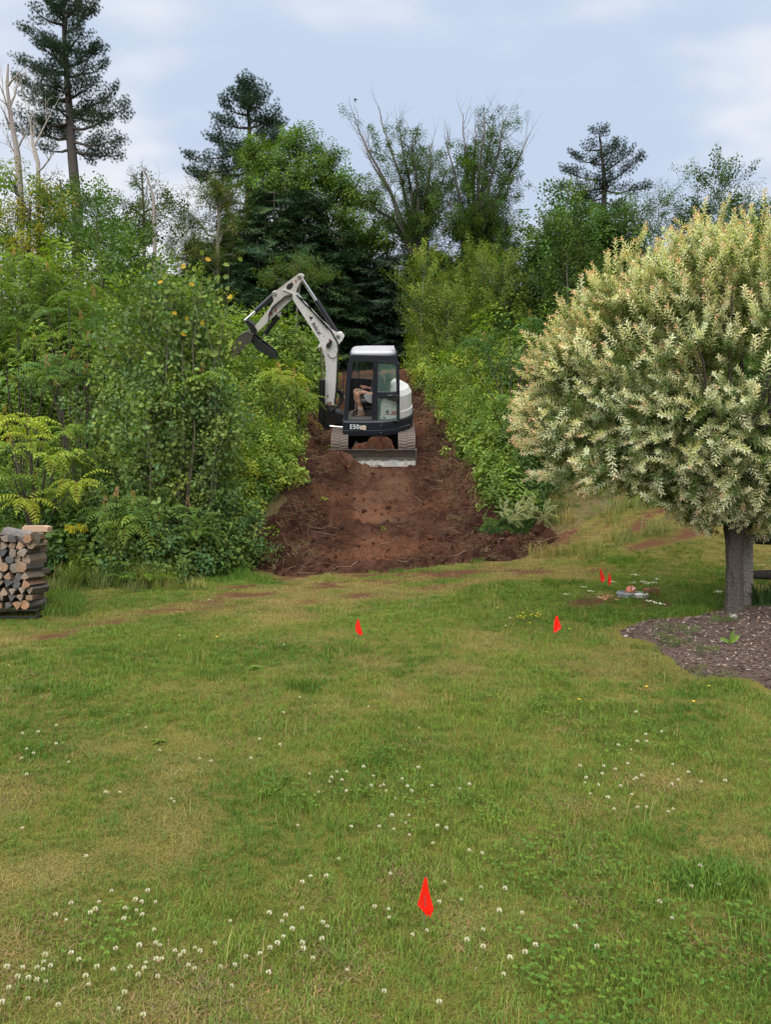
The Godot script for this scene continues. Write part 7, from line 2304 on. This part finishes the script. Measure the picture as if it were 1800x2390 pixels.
	H.call(Vector3(-0.09, 0.015, 0), Vector3(-0.108, -0.018, 0), 0.01, 0.013)
	for s in [-1.0, 1.0]:
		H.call(Vector3(0.005, 0.02, s * 0.078), Vector3(0.008, -0.018, s * 0.077), 0.013, 0.009)
		H.call(Vector3(-0.076, 0.022, s * 0.03), Vector3(-0.077, 0.022, s * 0.031), 0.011, 0.011, Color(0.5, 0.48, 0.46))
		H.call(Vector3(-0.084, 0.022, s * 0.03), Vector3(-0.085, 0.022, s * 0.03), 0.005, 0.005, Color(0.03, 0.02, 0.02))
		H.call(Vector3(-0.085, 0.042, s * 0.018), Vector3(-0.078, 0.042, s * 0.045), 0.006, 0.006, hair)
	H.call(Vector3(-0.079, -0.048, -0.018), Vector3(-0.079, -0.048, 0.018), 0.008, 0.008, Color(0.35, 0.13, 0.1))
	H.call(Vector3(0.0, -0.05, 0), Vector3(0.015, -0.12, 0), 0.05, 0.052)
	skin(b, hd, 0.006)
	part("body", b, M.plain, t)
	var hr := MB.new()
	hr.col = hair
	skin(hr, [[head + Vector3(0.03, 0.07, 0), head + Vector3(-0.03, 0.09, 0), 0.082, 0.07, hair, 90.0], [head + Vector3(0.05, 0.05, 0), head + Vector3(0.06, -0.02, 0), 0.065, 0.05, hair, 90.0]], 0.008)
	part("hair", hr, M.plain, t)

func build_light() -> void:
	var cam := Camera3D.new()
	cam.name = "camera"
	cam.fov = rad_to_deg(2.0 * atan(1195.0 / FOCAL))
	cam.near = 0.1; cam.far = 900.0
	add_child(cam)
	cam.position = Vector3(0, EYE, 0)
	cam.current = true
	var sky := PanoramaSkyMaterial.new()
	sky.panorama = sky_image()
	var s := Sky.new()
	s.sky_material = sky
	var e := Environment.new()
	e.background_mode = Environment.BG_SKY
	e.sky = s
	e.background_energy_multiplier = 0.25
	e.tonemap_mode = Environment.TONE_MAPPER_LINEAR
	e.tonemap_exposure = 4.4
	e.sdfgi_enabled = true; e.ssao_enabled = true; e.ssil_enabled = true
	var w := WorldEnvironment.new()
	w.name = "world"; w.environment = e
	add_child(w)
	var sun := DirectionalLight3D.new()
	sun.name = "sun"
	sun.light_energy = 0.5; sun.light_angular_distance = 90.0; sun.light_color = Color(1.0, 0.985, 0.95)
	sun.shadow_enabled = true
	add_child(sun)
	sun.rotation_degrees = Vector3(-60, -24, 0)
func sky_image() -> ImageTexture:   # thin layered overcast, bluish where it is thin
	var a := FastNoiseLite.new()
	a.seed = 4; a.frequency = 1.1; a.fractal_octaves = 5; a.fractal_gain = 0.45
	var b := FastNoiseLite.new()
	b.seed = 17; b.frequency = 2.4; b.fractal_octaves = 4
	var w := 1024
	var h := 512
	var im := Image.create(w, h, false, Image.FORMAT_RGB8)
	for y in h:
		var el := (0.5 - (y + 0.5) / h) * PI
		for x in w:
			var az := ((x + 0.5) / w - 0.5) * TAU
			var dir := Vector3(sin(az) * cos(el), sin(el), -cos(az) * cos(el))
			var up := maxf(dir.y, 0.0) + 0.28   # the cloud sheet is flat: compressed towards the horizon
			var q := Vector3(dir.x / up, 0.0, dir.z / up)
			var k := 0.5 + a.get_noise_3d(q.x * 0.62, q.y, q.z * 1.25) * 0.9 + b.get_noise_3d(q.x * 1.5, 3.0, q.z * 3.4) * 0.42
			k = clampf(k, 0, 1)
			var c := Color(0.745, 0.805, 0.895).lerp(Color(0.91, 0.92, 0.945), smoothstep(0.25, 0.95, k))
			c = c.lerp(Color(0.87, 0.87, 0.905), smoothstep(0.42, 0.1, dir.y) * 0.65)
			im.set_pixel(x, y, c)
	return ImageTexture.create_from_image(im)
func _ready() -> void:
	rng.seed = 1
	n1.seed = 2; n1.frequency = 0.12; n1.fractal_octaves = 4
	n2.seed = 8; n2.frequency = 0.3; n2.fractal_octaves = 3
	n3.seed = 5; n3.frequency = 0.5
	build_light()
	make_profile()
	make_materials()
	make_sprays()
	print("sprays ", Time.get_ticks_msec())
	build_land()
	build_willow()
	build_thicket()
	build_trees()
	build_excavator()
	build_props()
	build_firewood()
	build_grass()
